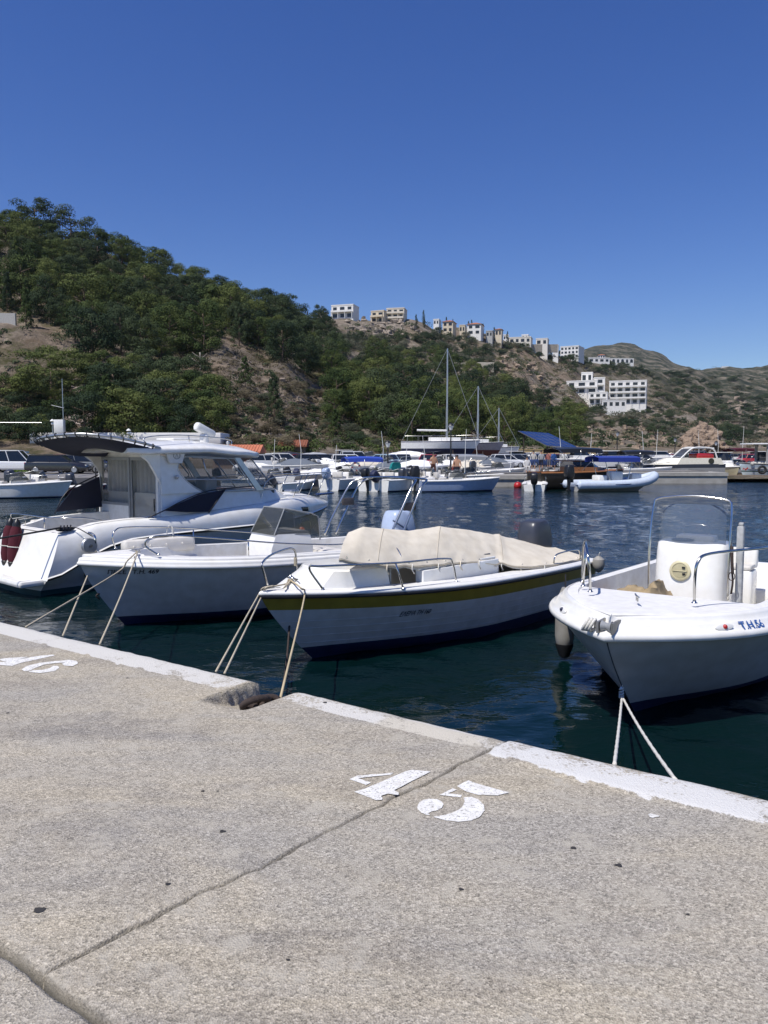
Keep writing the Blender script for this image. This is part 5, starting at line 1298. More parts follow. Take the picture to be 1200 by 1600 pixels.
# ================================================================== FAR HARBOUR
def at(px, Y, z=.95): return Vector(((px - 600) / 1200 * Y, Y, z))
wpaint = paint('house white', (.78, .77, .74), .9, .12, scale=.6)
cpaint = paint('house cream', (.66, .57, .43), .9, .15, scale=.6)
gpaint = paint('house grey', (.42, .42, .41), .9, .2, scale=.8)
stonep = paint('stone wall', (.42, .37, .30), .95, .3, scale=1.5, bump=.05)
terracotta = paint('terracotta roof', (.42, .16, .08), .85, .3, scale=3)
tilered = paint('red tile roof', (.50, .17, .09), .85, .25, scale=2)
bluetrim = paint('blue trim', (.07, .20, .42), .6, .15)
pane = paint('dark pane', (.03, .035, .04), .2, .2)
tyre = paint('tyre rubber', (.02, .02, .02), .8, .2)
rimm = paint('wheel rim', (.45, .45, .46), .35, .1, metal=.6)
carp = {k: paint('car paint ' + k, c, .22, .06, coat=.6) for k, c in dict(white=(.78, .78, .78), silver=(.45, .46, .48), grey=(.16, .17, .18), black=(.02, .02, .025), red=(.42, .02, .025), blue=(.03, .12, .38), paleblue=(.38, .52, .62), darkred=(.16, .01, .015), darkblue=(.02, .04, .12)).items()}
lampglass = paint('lamp glass', (.8, .8, .76), .3, .05)
redlens = paint('red lens', (.4, .01, .01), .2, .05)
def car(px, Y, paintk, rot, label, L=4.2, W=1.74, Hh=1.45, wagon=.0, z=.95):
    r = empty('parked_car', at(px, Y, z), rot, label, 'car', 'cars parked on the far harbour apron')
    pm = carp[paintk]; h = L / 2; S = L / 4.2
    st = [(-h, .42, .62, .72), (-h + .05, .30, .80, .80), (-h + .25, .24, .92, .86), (-1.2 * S, .22, .95, W / 2), (0, .22, .93, W / 2), (.85 * S, .22, .92, W / 2), (1.1 * S, .22, .90, W / 2), (h - .45, .22, .80, .84), (h - .08, .26, .68, .78), (h, .38, .56, .66)]
    rings = [[Vector((x, y, z_)) for y, z_ in ((-hw * .9, a), (-hw, a + .12), (-hw * 1.01, (a + b) / 2), (-hw * .98, b - .10), (-hw * .88, b), (hw * .88, b), (hw * .98, b - .10), (hw * 1.01, (a + b) / 2), (hw, a + .12), (hw * .9, a))] for x, a, b, hw in st]
    mb = MB(); mb.loft(rings)
    xr = -1.65 * S - wagon * .25; xf = 1.0 * S; tr = -1.30 * S - wagon * .45; tf = .30 * S
    bw = W / 2 * .93; tw_ = W / 2 * .74; zb = .90; zt_ = Hh - .03
    mb.loft([[Vector((x, y, z_)) for x, y in ((tr - .08, -tw_ * .9), (tr + .1, -tw_ - .03), (tf - .1, -tw_ - .03), (tf + .06, -tw_ * .9), (tf + .06, tw_ * .9), (tf - .1, tw_ + .03), (tr + .1, tw_ + .03), (tr - .08, tw_ * .9))] for z_ in (zt_ - .05, zt_)] + [[Vector((lerp(x, (tr + tf) / 2, .12), y * .85, Hh)) for x, y in ((tr - .08, -tw_ * .9), (tr + .1, -tw_), (tf - .1, -tw_), (tf + .06, -tw_ * .9), (tf + .06, tw_ * .9), (tf - .1, tw_), (tr + .1, tw_), (tr - .08, tw_ * .9))]])
    for sy in (-1, 1):
        for (xb, xt) in ((xr, tr), (xf, tf), ((xr + xf) / 2 + .1, (tr + tf) / 2 + .1)): mb.tube([(xb, sy * bw, zb), (xt, sy * (tw_ + .01), zt_ - .02)], .035, n=5)
    bd = mb.build('body', pm, r, angle=30)
    mb = MB(); mb.loft([[Vector((x, y, zb)) for x, y in ((xr, -bw), (xf, -bw), (xf + .12, 0), (xf, bw), (xr, bw), (xr - .06, 0))], [Vector((x, y, zt_ - .04)) for x, y in ((tr, -tw_), (tf, -tw_), (tf + .06, 0), (tf, tw_), (tr, tw_), (tr - .04, 0))]])
    mb.build('windows', darkg, r, angle=20)
    for x in (-1.28 * S, 1.30 * S):
        for sy in (-1, 1):
            mb = MB(); mb.lathe([(.28, -.1), (.315, -.07), (.315, .07), (.28, .1)], c=(x, sy * (W / 2 - .09), .315), M=Matrix.Rotation(R(90), 3, 'X'), n=16); wl = mb.build('wheel', tyre, r)
            mb = MB(); mb.lathe([(.20, -.105), (.19, -.112), (.05, -.105), (.05, .105), (.19, .112), (.20, .105)], c=(x, sy * (W / 2 - .085), .315), M=Matrix.Rotation(R(90), 3, 'X'), n=12); mb.build('rim', rimm, wl)
    for sy in (-1, 1):
        mb = MB(); mb.rbox(h - .16, h - .03, sy * .58 - .14, sy * .58 + .14, .58, .68, .03); mb.build('headlight', lampglass, r)
        mb = MB(); mb.rbox(-h + .02, -h + .1, sy * .62 - .09, sy * .62 + .09, .66, .86, .02); mb.build('tail_light', redlens, r)
    return r
car(447, 74, 'white', .12, 'large white hatchback parked side-on right of the cabin cruiser windscreen', L=4.5, wagon=1, Hh=1.55)
car(478, 79, 'darkred', .2, 'dark red car behind the large white hatchback')
car(508, 77, 'black', .15, 'black car beyond the boat under the white sheet')
car(535, 80, 'grey', -.1, 'dark grey car behind the boat with the blue bimini')
car(596, 75, 'paleblue', 2.6, 'pale blue car right of the blue bimini', L=3.9)
car(560, 82, 'white', .2, 'small white van-like car behind the blue bimini', wagon=1, Hh=1.75)
car(669, 76, 'red', -1.75, 'bright red car facing the camera, under the white yacht', L=4.0)
car(705, 80, 'white', -1.4, 'white car facing the camera, right of the bright red car')
car(640, 84, 'grey', .3, 'grey car left of the bright red car')
car(735, 82, 'darkblue', .1, 'dark blue car below the dark hulled yacht')
car(790, 79, 'white', .15, 'white hatchback side-on, left of the people by the small quay', L=4.1)
car(768, 90, 'blue', .3, 'blue car behind the side-on white hatchback')
car(752, 100, 'silver', .1, 'silver car far behind the blue car')
car(815, 88, 'silver', .05, 'silver car left of the solar panel canopy', wagon=1)
car(838, 96, 'white', 0, 'white car below the solar panel canopy', wagon=1, Hh=1.6)
car(868, 92, 'darkred', .1, 'dark red car behind the wooden cabin boat')
car(900, 98, 'grey', .2, 'grey car between the wooden boat and the blue bimini inflatable')
car(985, 96, 'black', .1, 'black car behind the inflatable boat', wagon=1, Hh=1.7)
car(1012, 104, 'silver', .3, 'silver car left of the round windowed motor yacht')
car(1044, 98, 'red', .1, 'red car right behind the cabin of the round windowed motor yacht')
car(1094, 102, 'grey', .05, 'tall grey off-roader between the motor yacht and the little cabin boat', wagon=1, Hh=1.85)
car(1100, 90, 'darkred', .1, 'low dark red car right of the round windowed motor yacht')
car(1150, 106, 'black', .15, 'black car behind the little cabin boat')
car(1176, 98, 'red', .2, 'red car by the fishing boat wheelhouse')
car(28, 62, 'white', .15, 'white off-roader under the pale blue canopy at the left edge', wagon=1, Hh=1.8, L=4.4)
car(8, 68, 'black', .15, 'black car at the left edge beside the white off-roader', wagon=1)
car(92, 58, 'black', .1, 'black estate car below the cream bimini', L=4.5, wagon=1)
car(128, 60, 'grey', .1, 'grey car right beside the black estate car, below the bimini')
car(96, 70, 'darkblue', .05, 'dark blue car in front of the white and blue harbour building')
car(425, 90, 'red', .1, 'red car behind the bow rail of the cabin cruiser')
car(1068, 112, 'white', .1, 'white car far behind the motor yacht', wagon=1)
car(936, 108, 'white', .1, 'white van behind the blue bimini', wagon=1, Hh=2.0, L=4.8)

def small_boat(px, Y, rot, label, L=5.0, B=2.0, fb_=.75, name='moored_motorboat', hull=gel, deck=gel2, bottom=navy, band=None, console=True, screen=True, bimini=None, motor=black, cover=None, cabin=False, rails=True, z=0, fenders=0, cat='motorboat', seats=True, bimz=1.9, group='boats moored along the far harbour'):
    H = Hull(L, B, fb_ + .18, fb_, f=.5, p=2.2, rake=L * .13, draft=.35)
    r = empty(name, at(px, Y, z), rot, label, cat, group)
    off = Vector((-L / 2, 0, 0))
    def fin(o): o.location = off; return o
    mb = MB(); H.shell(mb, [('z', .08, 1), ('z', .3, 0), ('s', .12, 0), ('e', 0, 2)]); fin(mb.build('hull', [hull, bottom, band or hull], r, angle=40))
    H2 = Hull(L - .05, B - .1, fb_ + .22, fb_ + .04, f=.5, p=2.2)
    mb = MB(); H.sweep(mb, [(-.003, -.05), (.035, -.045), (.04, .0), (.0, .04), (-.05, .05)])
    H2.deckgrid(mb, .15, .003, lambda x: .3 if x < L * .6 else fb_ + .02 + .12 * x / L, inner=[L * .599, L * .601]); dk = fin(mb.build('deck', deck, r, angle=40))
    if console:
        mb = MB(); mb.rbox(L * .38, L * .52, -.35, .35, .3, 1.2, .08); c = mb.build('console', deck, r); fin(c)
        mb = MB(); mb.rbox(L * .22, L * .32, -.4, .4, .3, .95, .06); mb.rbox(L * .2, L * .23, -.4, .4, .9, 1.25, .02); fin(mb.build('helm_seat', vinyl, r))
    if screen and not cabin:
        a = [Vector((L * .54, -.45, fb_ + .25)), Vector((L * .47, -.38, fb_ + .68)), Vector((L * .47, .38, fb_ + .68)), Vector((L * .54, .45, fb_ + .25))]
        mb = MB(); mb.slab(a, .01); mb.slab([a[3], a[2], Vector((L * .36, .5, fb_ + .55)), Vector((L * .34, .55, fb_ + .2))], .01); mb.slab([a[0], a[1], Vector((L * .36, -.5, fb_ + .55)), Vector((L * .34, -.55, fb_ + .2))], .01); w_ = fin(mb.build('windscreen', smoke, r, angle=0))
        mb = MB(); mb.tube([(L * .36, -.5, fb_ + .56), a[1], a[2], (L * .36, .5, fb_ + .56)], .015, n=6); mb.build('windscreen_frame', alu, w_, angle=180)
    if cabin:
        mb = MB(); zt = fb_ + 1.05 if cabin is True else fb_ + cabin
        mb.loft([[Vector((x, y, fb_ + .05)) for x, y in ((L * .35, -B * .38), (L * .62, -B * .36), (L * .80, -.25), (L * .80, .25), (L * .62, B * .36), (L * .35, B * .38))], [Vector((x, y, (fb_ + zt) / 2 - .05)) for x, y in ((L * .35, -B * .37), (L * .62, -B * .35), (L * .72, -.22), (L * .72, .22), (L * .62, B * .35), (L * .35, B * .37))]])
        cb = fin(mb.build('cabin', deck, r, angle=25))
        mb = MB(); mb.loft([[Vector((x, y, (fb_ + zt) / 2 - .05)) for x, y in ((L * .36, -B * .36), (L * .61, -B * .34), (L * .70, -.2), (L * .70, .2), (L * .61, B * .34), (L * .36, B * .36))], [Vector((x, y, zt - .06)) for x, y in ((L * .36, -B * .33), (L * .56, -B * .32), (L * .60, -.2), (L * .60, .2), (L * .56, B * .32), (L * .36, B * .33))]]); mb.build('cabin_windows', darkg, cb, angle=20)
        mb = MB(); mb.rbox(L * .30, L * .61, -B * .36, B * .36, zt - .07, zt, .03); mb.build('cabin_roof', deck, cb)
    if bimini:
        rows = []; zb = bimz; x0, x1 = L * .18, L * .66
        for i in range(11):
            t = i / 10; x = lerp(x0, x1, t); rows.append([Vector((x, B * .46 * a, zb - (.26 if abs(a) == 1 else 0) + .13 * (1 - a * a) + .05 * math.sin(t * math.pi))) for a in (-1, -.97, -.6, 0, .6, .97, 1)])
        mb = MB(); mb.grid(rows); b_ = fin(mb.build('bimini_canvas', bimini, r, angle=50))
        mb = MB()
        for x in (x0 + .05, (x0 + x1) / 2, x1 - .05): mb.tube([(L * .42, -B * .47, fb_ + .05), (x, -B * .46, zb - .05), (x, 0, zb + .12), (x, B * .46, zb - .05), (L * .42, B * .47, fb_ + .05)], .016, n=6)
        mb.build('bimini_frame', steel, b_, angle=180)
    if motor: 
        o = outboard(r, -L / 2, 0, fb_ + .08, h=1.0, mat=motor, w=.46, tilt=R(-14) if (int(px) % 3) else R(-40))
    if cover:
        rows = []
        for i in range(25):
            t = i / 24; x = lerp(.05, L * .9, t); b_ = H.b(x) + .03; rows.append([Vector((x, a * b_, H.zs(x) + .05 + (.55 * math.sin(math.pi * min(1, t * 1.15 + .02)) ** .7) * (1 - abs(a) ** 1.3) + .05 * fb(x * 2 + px, a * 2, 4) - (.14 if abs(a) == 1 else 0))) for a in (-1, -.99, -.8, -.55, -.3, -.1, 0, .1, .3, .55, .8, .99, 1)])
        mb = MB(); mb.grid(rows); fin(mb.build('cover', cover, r, angle=60))
    if rails:
        mb = MB()
        for sg in (1, -1): mb.tube([(L * .62, sg * H.b(L * .62) * .93, fb_ + .1), (L * .66, sg * H.b(L * .66) * .93, fb_ + .48), (L * .85, sg * H.b(L * .85) * .9, fb_ + .55), (L * .97, sg * .08, fb_ + .62), (L * .98, 0, fb_ + .62)], .014, n=6)
        fin(mb.build('bow_rail', steel, r, angle=180))
    return r
def mooring_buoy(px, py, r_, mat, label):
    p = G(px, py, 0); e = empty('mooring_buoy', (p.x, p.y, 0), 0, label, 'buoy')
    mb = MB(); mb.sphere((0, 0, r_ * .45), r_, 14); mb.build('float', mat, e)
    mb = MB(); mb.lathe([(.03, r_ * 1.4), (.05, r_ * 1.45), (.03, r_ * 1.6)], n=8); mb.build('ring', greyp, e)
small_boat(436, 55, .3, 'white open boat just right of the cabin cruiser bow, far side', motor=darkgrey)
small_boat(515, 56, .12, 'white boat under a white sheet, left of the blue bimini boat', L=5.6, cover=whitecloth, console=False, screen=False)
small_boat(575, 55, .25, 'white boat with a blue bimini and life ring, across the harbour', L=5.6, bimini=bluecloth, motor=darkgrey, bimz=2.1)
small_boat(607, 52, .95, 'white boat stern-on with a dark tilted engine, left of the teal hatted boat', L=4.6, motor=black)
small_boat(652, 53, 1.15, 'white boat stern-on with a teal seat cover, above the red round buoy', L=4.8, motor=darkgrey)
small_boat(718, 50.5, .22, 'white boat with a lilac blue hull and black engine, its bow towards the concrete jetty', L=5.6, hull=paint('lilac hull', (.34, .42, .58), .3, .1), fb_=.72, motor=None)
small_boat(836, 52, 1.35, 'small white dinghy stern-on with a black engine, among red and yellow buoys', L=3.6, B=1.6, fb_=.45, console=False, screen=False, motor=black)
small_boat(905, 54.5, .25, 'dark hulled wooden cabin boat beside the inflatable', L=7.0, B=2.6, fb_=1.15, hull=darkwood, deck=wood, bottom=darkwood, cabin=.85, console=False, motor=None, rails=False, bimini=black, bimz=2.75, name='wooden_cabin_boat', cat='cabin boat')
small_boat(1127, 80, -1.35, 'little cabin boat with dark windows left of the fishing boat', L=5.5, B=2.3, fb_=1.0, cabin=1.6, hull=cream, console=False, motor=None, name='little_cabin_boat', cat='cabin boat')
small_boat(36, 43, .15, 'white open boat below the cream bimini at the left, nearest the edge', L=5.2, motor=black)
small_boat(62, 47, 1.3, 'white boat stern-on with dark engine seen between bimini frame tubes', L=4.4, motor=darkgrey)
small_boat(104, 46, .1, 'low boat with red trim seen under the bimini', L=4.6, fb_=.45, band=redp, bottom=darkwood, hull=paint('plum hull', (.10, .02, .04), .4, .2), motor=None, console=False, screen=False, rails=False)
small_boat(136, 50, 1.5, 'grey dinghy with dark engine left of the cruiser door', L=4.0, fb_=.5, console=False, screen=False, motor=darkgrey)
small_boat(480, 58, 1.4, 'white boat with dark blue engine, left of the boat under the white sheet', L=4.8, motor=navy)
small_boat(680, 58, 1.5, 'white boat with grey covered engine, right of the teal seat cover', L=5.0, motor=greyp)
# boats on trailers and cradles on the apron
small_boat(460, 84, .05, 'white boat ashore with a navy cockpit cover, above the large white hatchback', L=6, cover=navycloth, console=False, screen=False, motor=None, z=1.25, group='boats ashore')
small_boat(583, 78, .1, 'white speedboat ashore, left of the white covered boat', L=5.8, motor=None, z=1.25, console=False, group='boats ashore')
small_boat(645, 82, 0, 'white boat ashore with a tall white cover, left of the white yacht', L=6.2, cover=whitecloth, console=False, screen=False, motor=None, z=1.35, group='boats ashore')
small_boat(778, 100, 0, 'white boat ashore right of the dark hulled yacht', L=6.5, motor=None, console=False, cabin=.8, z=1.4, group='boats ashore')
small_boat(958, 76, .1, 'white motorboat ashore behind the blue bimini', L=6.0, cabin=.9, console=False, motor=None, z=1.1, group='boats ashore')
small_boat(1012, 74, .05, 'white boat with dark screen on the jetty left of the motor yacht', L=5.5, motor=None, z=.6, group='boats ashore')
tl = empty('teal_seat_cover', at(617 + 0, 53, 1.2), .3, 'teal cloth draped over a seat, across the harbour left of the red car', 'seat cover')
mb = MB(); mb.loft([[Vector((x * s_, y * s_ - .1 * k, z_)) for x, y in ((-.35, -.2), (.35, -.2), (.4, .1), (.3, .25), (-.3, .25), (-.4, .1))] for k, (z_, s_) in enumerate(((0, 1.1), (.3, 1.0), (.55, .9), (.68, .6)))]); mb.build('cloth', tealcloth, tl, angle=50)
m = outboard(tl, 99, 99, 0) if False else None
rb = empty('life_ring', at(556, 54.5, 1.55), 0, 'white and red life ring hanging under the blue bimini', 'life ring')
mb = MB(); mb.tube([(.26 * math.cos(a), 0, .26 * math.sin(a)) for a in [2 * math.pi * i / 24 for i in range(24)]], .07, closed=True); mb.build('ring', paint('life ring white', (.8, .78, .76), .5, .1), rb, angle=180)
for k in range(4):
    mb = MB(); mb.tube([(.26 * math.cos(a), 0, .26 * math.sin(a)) for a in [math.pi / 2 * k + .1 * i for i in range(5)]], .074); mb.build('red_band', redp, rb, angle=180)
for a in ((693, 764, .30, redp, 'red round buoy beside the black outboard across the harbour'), (756, 761, .26, yellowp, 'pale yellow round buoy below the lilac boat bow'), (809, 762, .30, redp, 'red round buoy left of the white dinghy'), (833, 765, .22, yellowp, 'pale yellow buoy, largest of the cluster at the white dinghy'), (827, 763, .15, orangep, 'small orange buoy in the cluster at the white dinghy'), (822, 762, .14, yellowp, 'small yellow buoy in the cluster at the white dinghy'), (986, 765, .28, orangep, 'orange buoy in front of the inflatable boat')): mooring_buoy(*a)
# engine of the lilac boat, larger
def place_motor(px, Y, rot, label, mat=black, h=.9):
    r = empty('outboard_engine', at(px, Y, 0), rot, label, 'outboard engine'); outboard(r, 0, 0, .75, h=h, mat=mat, w=.46, name='cowling'); return r
o = bpy.data.objects
lil = [x for x in bpy.data.objects if x.get('label', '').startswith('white boat with a lilac')][0]
outboard(lil, -2.85, 0, .75, h=1.25, mat=black, w=.62)
# inflatable boat
def rib():
    r = empty('inflatable_boat', at(958, 51, 0), .22, 'pale blue grey inflatable boat with a blue bimini and black engine', 'inflatable boat')
    tb = paint('inflatable tube', (.55, .62, .72), .5, .12)
    path = [(-3.1, 1.0, .45), (-2.6, 1.02, .45), (0, 1.05, .48), (1.6, .95, .60), (2.5, .6, .80), (2.95, .15, .98), (2.95, -.15, .98), (2.5, -.6, .80), (1.6, -.95, .60), (0, -1.05, .48), (-2.6, -1.02, .45), (-3.1, -1.0, .45)]
    mb = MB(); P = cr(path, 6); n = len(P); mb.tube(P, [.12 + .16 * min(1, min(i, n - 1 - i) / 3) for i in range(n)], n=14); mb.build('tube', tb, r, angle=180)
    mb = MB(); mb.tube([p + Vector((0, 0, 0)) + (p - Vector((0, 0, p.z))).normalized() * .27 for p in P[3:-3]], .035, n=6); mb.build('rubbing_strake', stripeblue, r, angle=180)
    mb = MB(); mb.loft([[Vector((-2.8, -.9, .3)), Vector((-2.8, 0, -.3)), Vector((-2.8, .9, .3))], [Vector((1.5, -.8, .35)), Vector((1.5, 0, -.25)), Vector((1.5, .8, .35))], [Vector((2.7, -.1, .75)), Vector((2.6, 0, .5)), Vector((2.7, .1, .75))]]); mb.build('hull', gelgrey, r)
    mb = MB(); mb.rbox(-.3, .5, -.4, .4, .3, 1.3, .08); mb.rbox(-1.3, -.7, -.5, .5, .3, 1.05, .08); mb.build('console', gel, r)
    mb = MB(); mb.slab([(.5, -.38, 1.3), (.3, -.33, 1.75), (.3, .33, 1.75), (.5, .38, 1.3)], .01); mb.build('windscreen', smoke, r, angle=0)
    mb = MB()
    for x in (-1.1, .9):
        for sy in (-1, 1): mb.tube([(x * .6, sy * .85, .6), (x, sy * .85, 2.15)], .025)
    mb.build('top_frame', steel, r)
    mb = MB(); mb.grid([[Vector((-1.6 + 3.0 * i / 8, .95 * a, 2.2 + .12 * (1 - a * a) - (.28 if abs(a) == 1 else 0))) for a in (-1, -.98, -.5, 0, .5, .98, 1)] for i in range(9)]); mb.build('bimini_canvas', paint('deep blue canvas', (.015, .04, .26), .8, .1), r, angle=50)
    mb = MB(); mb.rbox(1.2, 1.9, -.35, .35, .5, 1.15, .08); mb.build('bow_locker', gel, r)
    outboard(r, -3.0, 0, .8, h=1.25, mat=black, w=.62)
rib()
# motor yacht on the jetty side
def motor_yacht():
    r = empty('motor_yacht', at(1062, 72, .4), .06, 'cream and white motor yacht with a round side window behind the concrete jetty', 'motor yacht')
    H = Hull(7.6, 2.6, 1.0, 1.1, f=.5, p=2.2, rake=.9); off = Vector((3.8, 0, 0))
    def fin(o): o.location = off; o.rotation_euler = (0, 0, math.pi); return o
    mb = MB(); H.shell(mb, [('z', .1, 1), ('z', .6, 0), ('s', .35, 0), ('e', 0, 2)]); fin(mb.build('hull', [gelgrey, navy, paint('dark band', (.06, .07, .09), .4, .1)], r, angle=40))
    mb = MB(); mb.loft([[Vector((x, y, 1.05)) for x, y in ((.2, -1.2), (4.6, -1.15), (6.6, -.4), (6.6, .4), (4.6, 1.15), (.2, 1.2))], [Vector((x, y, 1.65)) for x, y in ((.5, -1.15), (4.2, -1.05), (5.2, -.4), (5.2, .4), (4.2, 1.05), (.5, 1.15))]]); fin(mb.build('superstructure', paint('cream moulding', (.72, .68, .56), .4, .1), r, angle=30))
    mb = MB(); mb.tube([(.8, -1.1, 1.6), (1.2, -1.05, 2.45), (2.2, -1.0, 2.62), (3.2, -.98, 2.5), (4.2, -1.0, 1.62)], .07, k=4); mb.tube([(.8, 1.1, 1.6), (1.2, 1.05, 2.45), (2.2, 1.0, 2.62), (3.2, .98, 2.5), (4.2, 1.0, 1.62)], .07, k=4)
    mb.loft([[Vector((x, y, z_)) for x, y in ((1.1, -1.03), (3.2, -.98), (3.2, .98), (1.1, 1.03))] for z_ in (2.50, 2.62)]); fin(mb.build('hardtop', gel, r))
    mb = MB(); mb.slab([(4.2, -.95, 1.66), (3.3, -.93, 2.48), (3.3, .93, 2.48), (4.2, .95, 1.66)], .02); fin(mb.build('windscreen', smoke, r, angle=0))
    mb = MB(); mb.rbox(1.0, 2.6, -.9, .9, 1.6, 2.1, .1); fin(mb.build('red_seats', carp['red'], r))
    mb = MB(); mb.lathe([(.28, 0), (.26, .03)], c=(1.4, 1.17, 1.36), M=Matrix.Rotation(R(-90), 3, 'X'), n=18); fin(mb.build('round_window', darkg, r))
motor_yacht()
# fishing boat at the right edge
def fishing_boat():
    r = empty('fishing_boat', at(1198, 78, 0), 0, 'white and pale blue fishing boat with wheelhouse and tyre, at the right edge', 'fishing boat')
    H = Hull(10, 3.2, 1.7, 1.25, f=.4, p=2.3, rake=.8, draft=.5); off = Vector((3.2, 0, 0))
    def fin(o): o.location = off; o.rotation_euler = (0, 0, math.pi); return o
    H = Hull(8.5, 3.0, 1.55, 1.25, f=.4, p=2.3, rake=.7, draft=.5); off = Vector((5.6, 0, 0))
    lb = paint('pale blue hull', (.60, .70, .74), .5, .15)
    mb = MB(); H.shell(mb, [('z', .12, 1), ('z', .62, 0), ('z', .74, 1), ('s', .12, 0), ('e', 0, 2)]); fin(mb.build('hull', [lb, teal, darkgrey], r, angle=40))
    mb = MB(); H.deckgrid(mb, .15, .02, lambda x: .9); fin(mb.build('deck', gpaint, r))
    mb = MB()
    for x in (-.6, 1.3, 3.2):
        for sy in (-1.2, 1.2): mb.box(x - .12, x + .12, sy - .08, sy + .08, .9, 3.35)
    mb.box(-.6, 3.2, -1.25, 1.25, .9, 1.7); mb.build('wheelhouse', gpaint, r)
    mb = MB(); mb.rbox(-2.2, 4.0, -1.5, 1.5, 3.35, 3.5, .06); mb.build('canopy_roof', gel, r)
    mb = MB(); mb.box(-.5, 3.1, -1.18, 1.18, 1.7, 2.6); mb.build('wheelhouse_windows', darkg, r)
    mb = MB(); mb.tube([(-1.3 + .34 * math.cos(a), -1.62, .85 + .34 * math.sin(a)) for a in [2 * math.pi * i / 22 for i in range(22)]], .12, closed=True); mb.build('tyre_fender', tyre, r, angle=180)
    mb = MB(); mb.prism([(-2.9, .75), (-2.75, .95), (-2.6, .8), (-2.35, 1.0), (-2.3, .9), (-2.55, .68), (-2.7, .82)], 0, .03, M=Matrix.Translation((-.35, -1.50, .1)) @ Matrix.Rotation(R(90), 4, 'X')); mb.build('red_mark', redp, r)
    mb = MB()
    for k in range(6): mb.sphere((-1.9 + .35 * k, -.8 + .2 * (k % 2), 1.45), .2, 8)
    mb.build('net_pile', paint('pale net', (.6, .58, .52), .9, .3), r)
fishing_boat()
def yacht(px, Y, label, hullm, bot, L, mast, mastpx=None, z=1.6, dirn=1, boom=True):
    r = empty('sailing_yacht', at(px, Y, z), 0 if dirn > 0 else math.pi, label, 'sailing yacht')
    H = Hull(L, L * .3, 1.15, 1.0, f=.6, p=2.0, rake=L * .12, draft=.6, wc0=.7, wc1=.4, stern=.6); off = Vector((-L / 2, 0, 0))
    def fin(o): o.location = off; return o
    mb = MB(); H.shell(mb, [('z', .25, 1), ('z', .5, 0), ('s', .1, 0), ('e', 0, 2)]); fin(mb.build('hull', [hullm, bot, stripeblue], r, angle=40))
    mb = MB(); H.deckgrid(mb, .1, .02, lambda x: 1.0 + .15 * x / L); mb.loft([[Vector((x, y * k, zz)) for x, y in ((L * .35, -.9), (L * .62, -.8), (L * .75, -.3), (L * .75, .3), (L * .62, .8), (L * .35, .9))] for zz, k in ((1.05, 1), (1.45, .85))]); fin(mb.build('deck', gel2, r, angle=30))
    mb = MB(); mb.loft([[Vector((L * .45, 0, -.6)) + Vector((a, b_, 0)) for a, b_ in ((-.7, 0), (0, .12), (.7, 0), (0, -.12))], [Vector((L * .43, 0, -1.5)) + Vector((a, b_, 0)) for a, b_ in ((-.5, 0), (0, .15), (.5, 0), (0, -.15))]]); fin(mb.build('keel', bot, r))
    mx = L * .58
    mb = MB(); mb.tube([(mx, 0, 1.1), (mx, 0, mast)], [.11, .08], n=8); mb.tube([(mx, -.9, mast * .55), (mx, .9, mast * .55)], .03); ms = fin(mb.build('mast', alu, r)); 
    if boom:
        mb = MB(); mb.tube([(mx, 0, 2.2), (mx - L * .38, 0, 2.25)], .10); mb.build('boom', gel, ms)
    mb = MB(); mb.tube([(mx, 0, mast), (L * .99, 0, 1.2)], .025, n=5); mb.tube([(mx, 0, mast), (.1, 0, 1.1)], .018, n=5)
    for sg in (1, -1): mb.tube([(mx, 0, mast * .95), (mx, sg * .9, mast * .55), (mx - .1, sg * L * .14, 1.05)], .014, n=5)
    mb.build('rigging', greyp, ms)
    mb = MB(); 
    for sg in (1, -1):
        mb.tube([H.pt(x, 1, sg) + Vector((0, 0, .6)) for x in [L * .05 + L * .93 * i / 16 for i in range(17)]], .012, n=5)
        for i in range(7): p = H.pt(L * .08 + L * .14 * i, 1, sg); mb.tube([p, p + Vector((0, 0, .6))], .014, n=5)
    fin(mb.build('guard_rail', steel, r))
    mb = MB()
    for x in (L * .25, L * .65):
        for sg in (1, -1): mb.tube([(x - L / 2, sg * .7, .1), (x - L / 2, sg * 1.3, -z + .97)], .06)
    mb.build('cradle', rust, r)
    return r
yacht(688, 84, 'white sailing yacht with navy bottom ashore, its mast the tallest', gel, navy, 8.6, 11.0, z=2.75)
yacht(738, 86, 'dark topped sailing yacht ashore right of the white yacht', paint('grey white hull', (.42, .36, .36), .5, .3), paint('dull red bottom', (.14, .04, .03), .7, .2), 7.0, 7.3, z=2.6, boom=False)
yacht(772, 98, 'small white sailing yacht ashore with the shortest mast, furthest right', gel, paint('dark bottom', (.05, .05, .05), .7, .2), 6.4, 6.0, z=2.2, boom=False)
def pole_mast(): pass
# concrete jetty at the right
mb = MB(); a, b_ = at(985, 64, 0), at(1112, 66.5, 0)
jm = paint('jetty concrete', (.40, .38, .34), .9, .25, bump=.01, scale=2)
mb.box(a.x, b_.x, 63.5, 69, -1, .62); mb.box(a.x - .02, b_.x + .05, 63.42, 69, .62, .90)
tag(mb.build('jetty', jm), kind='structure')
mb = MB(); a, b_ = at(765, 59.5, 0), at(822, 60.5, 0)
mb.box(a.x, b_.x, 57.5, 62, -1, .55); mb.box(a.x - .05, b_.x, 57.4, 62, .55, .85); tag(mb.build('jetty', jm), kind='structure')

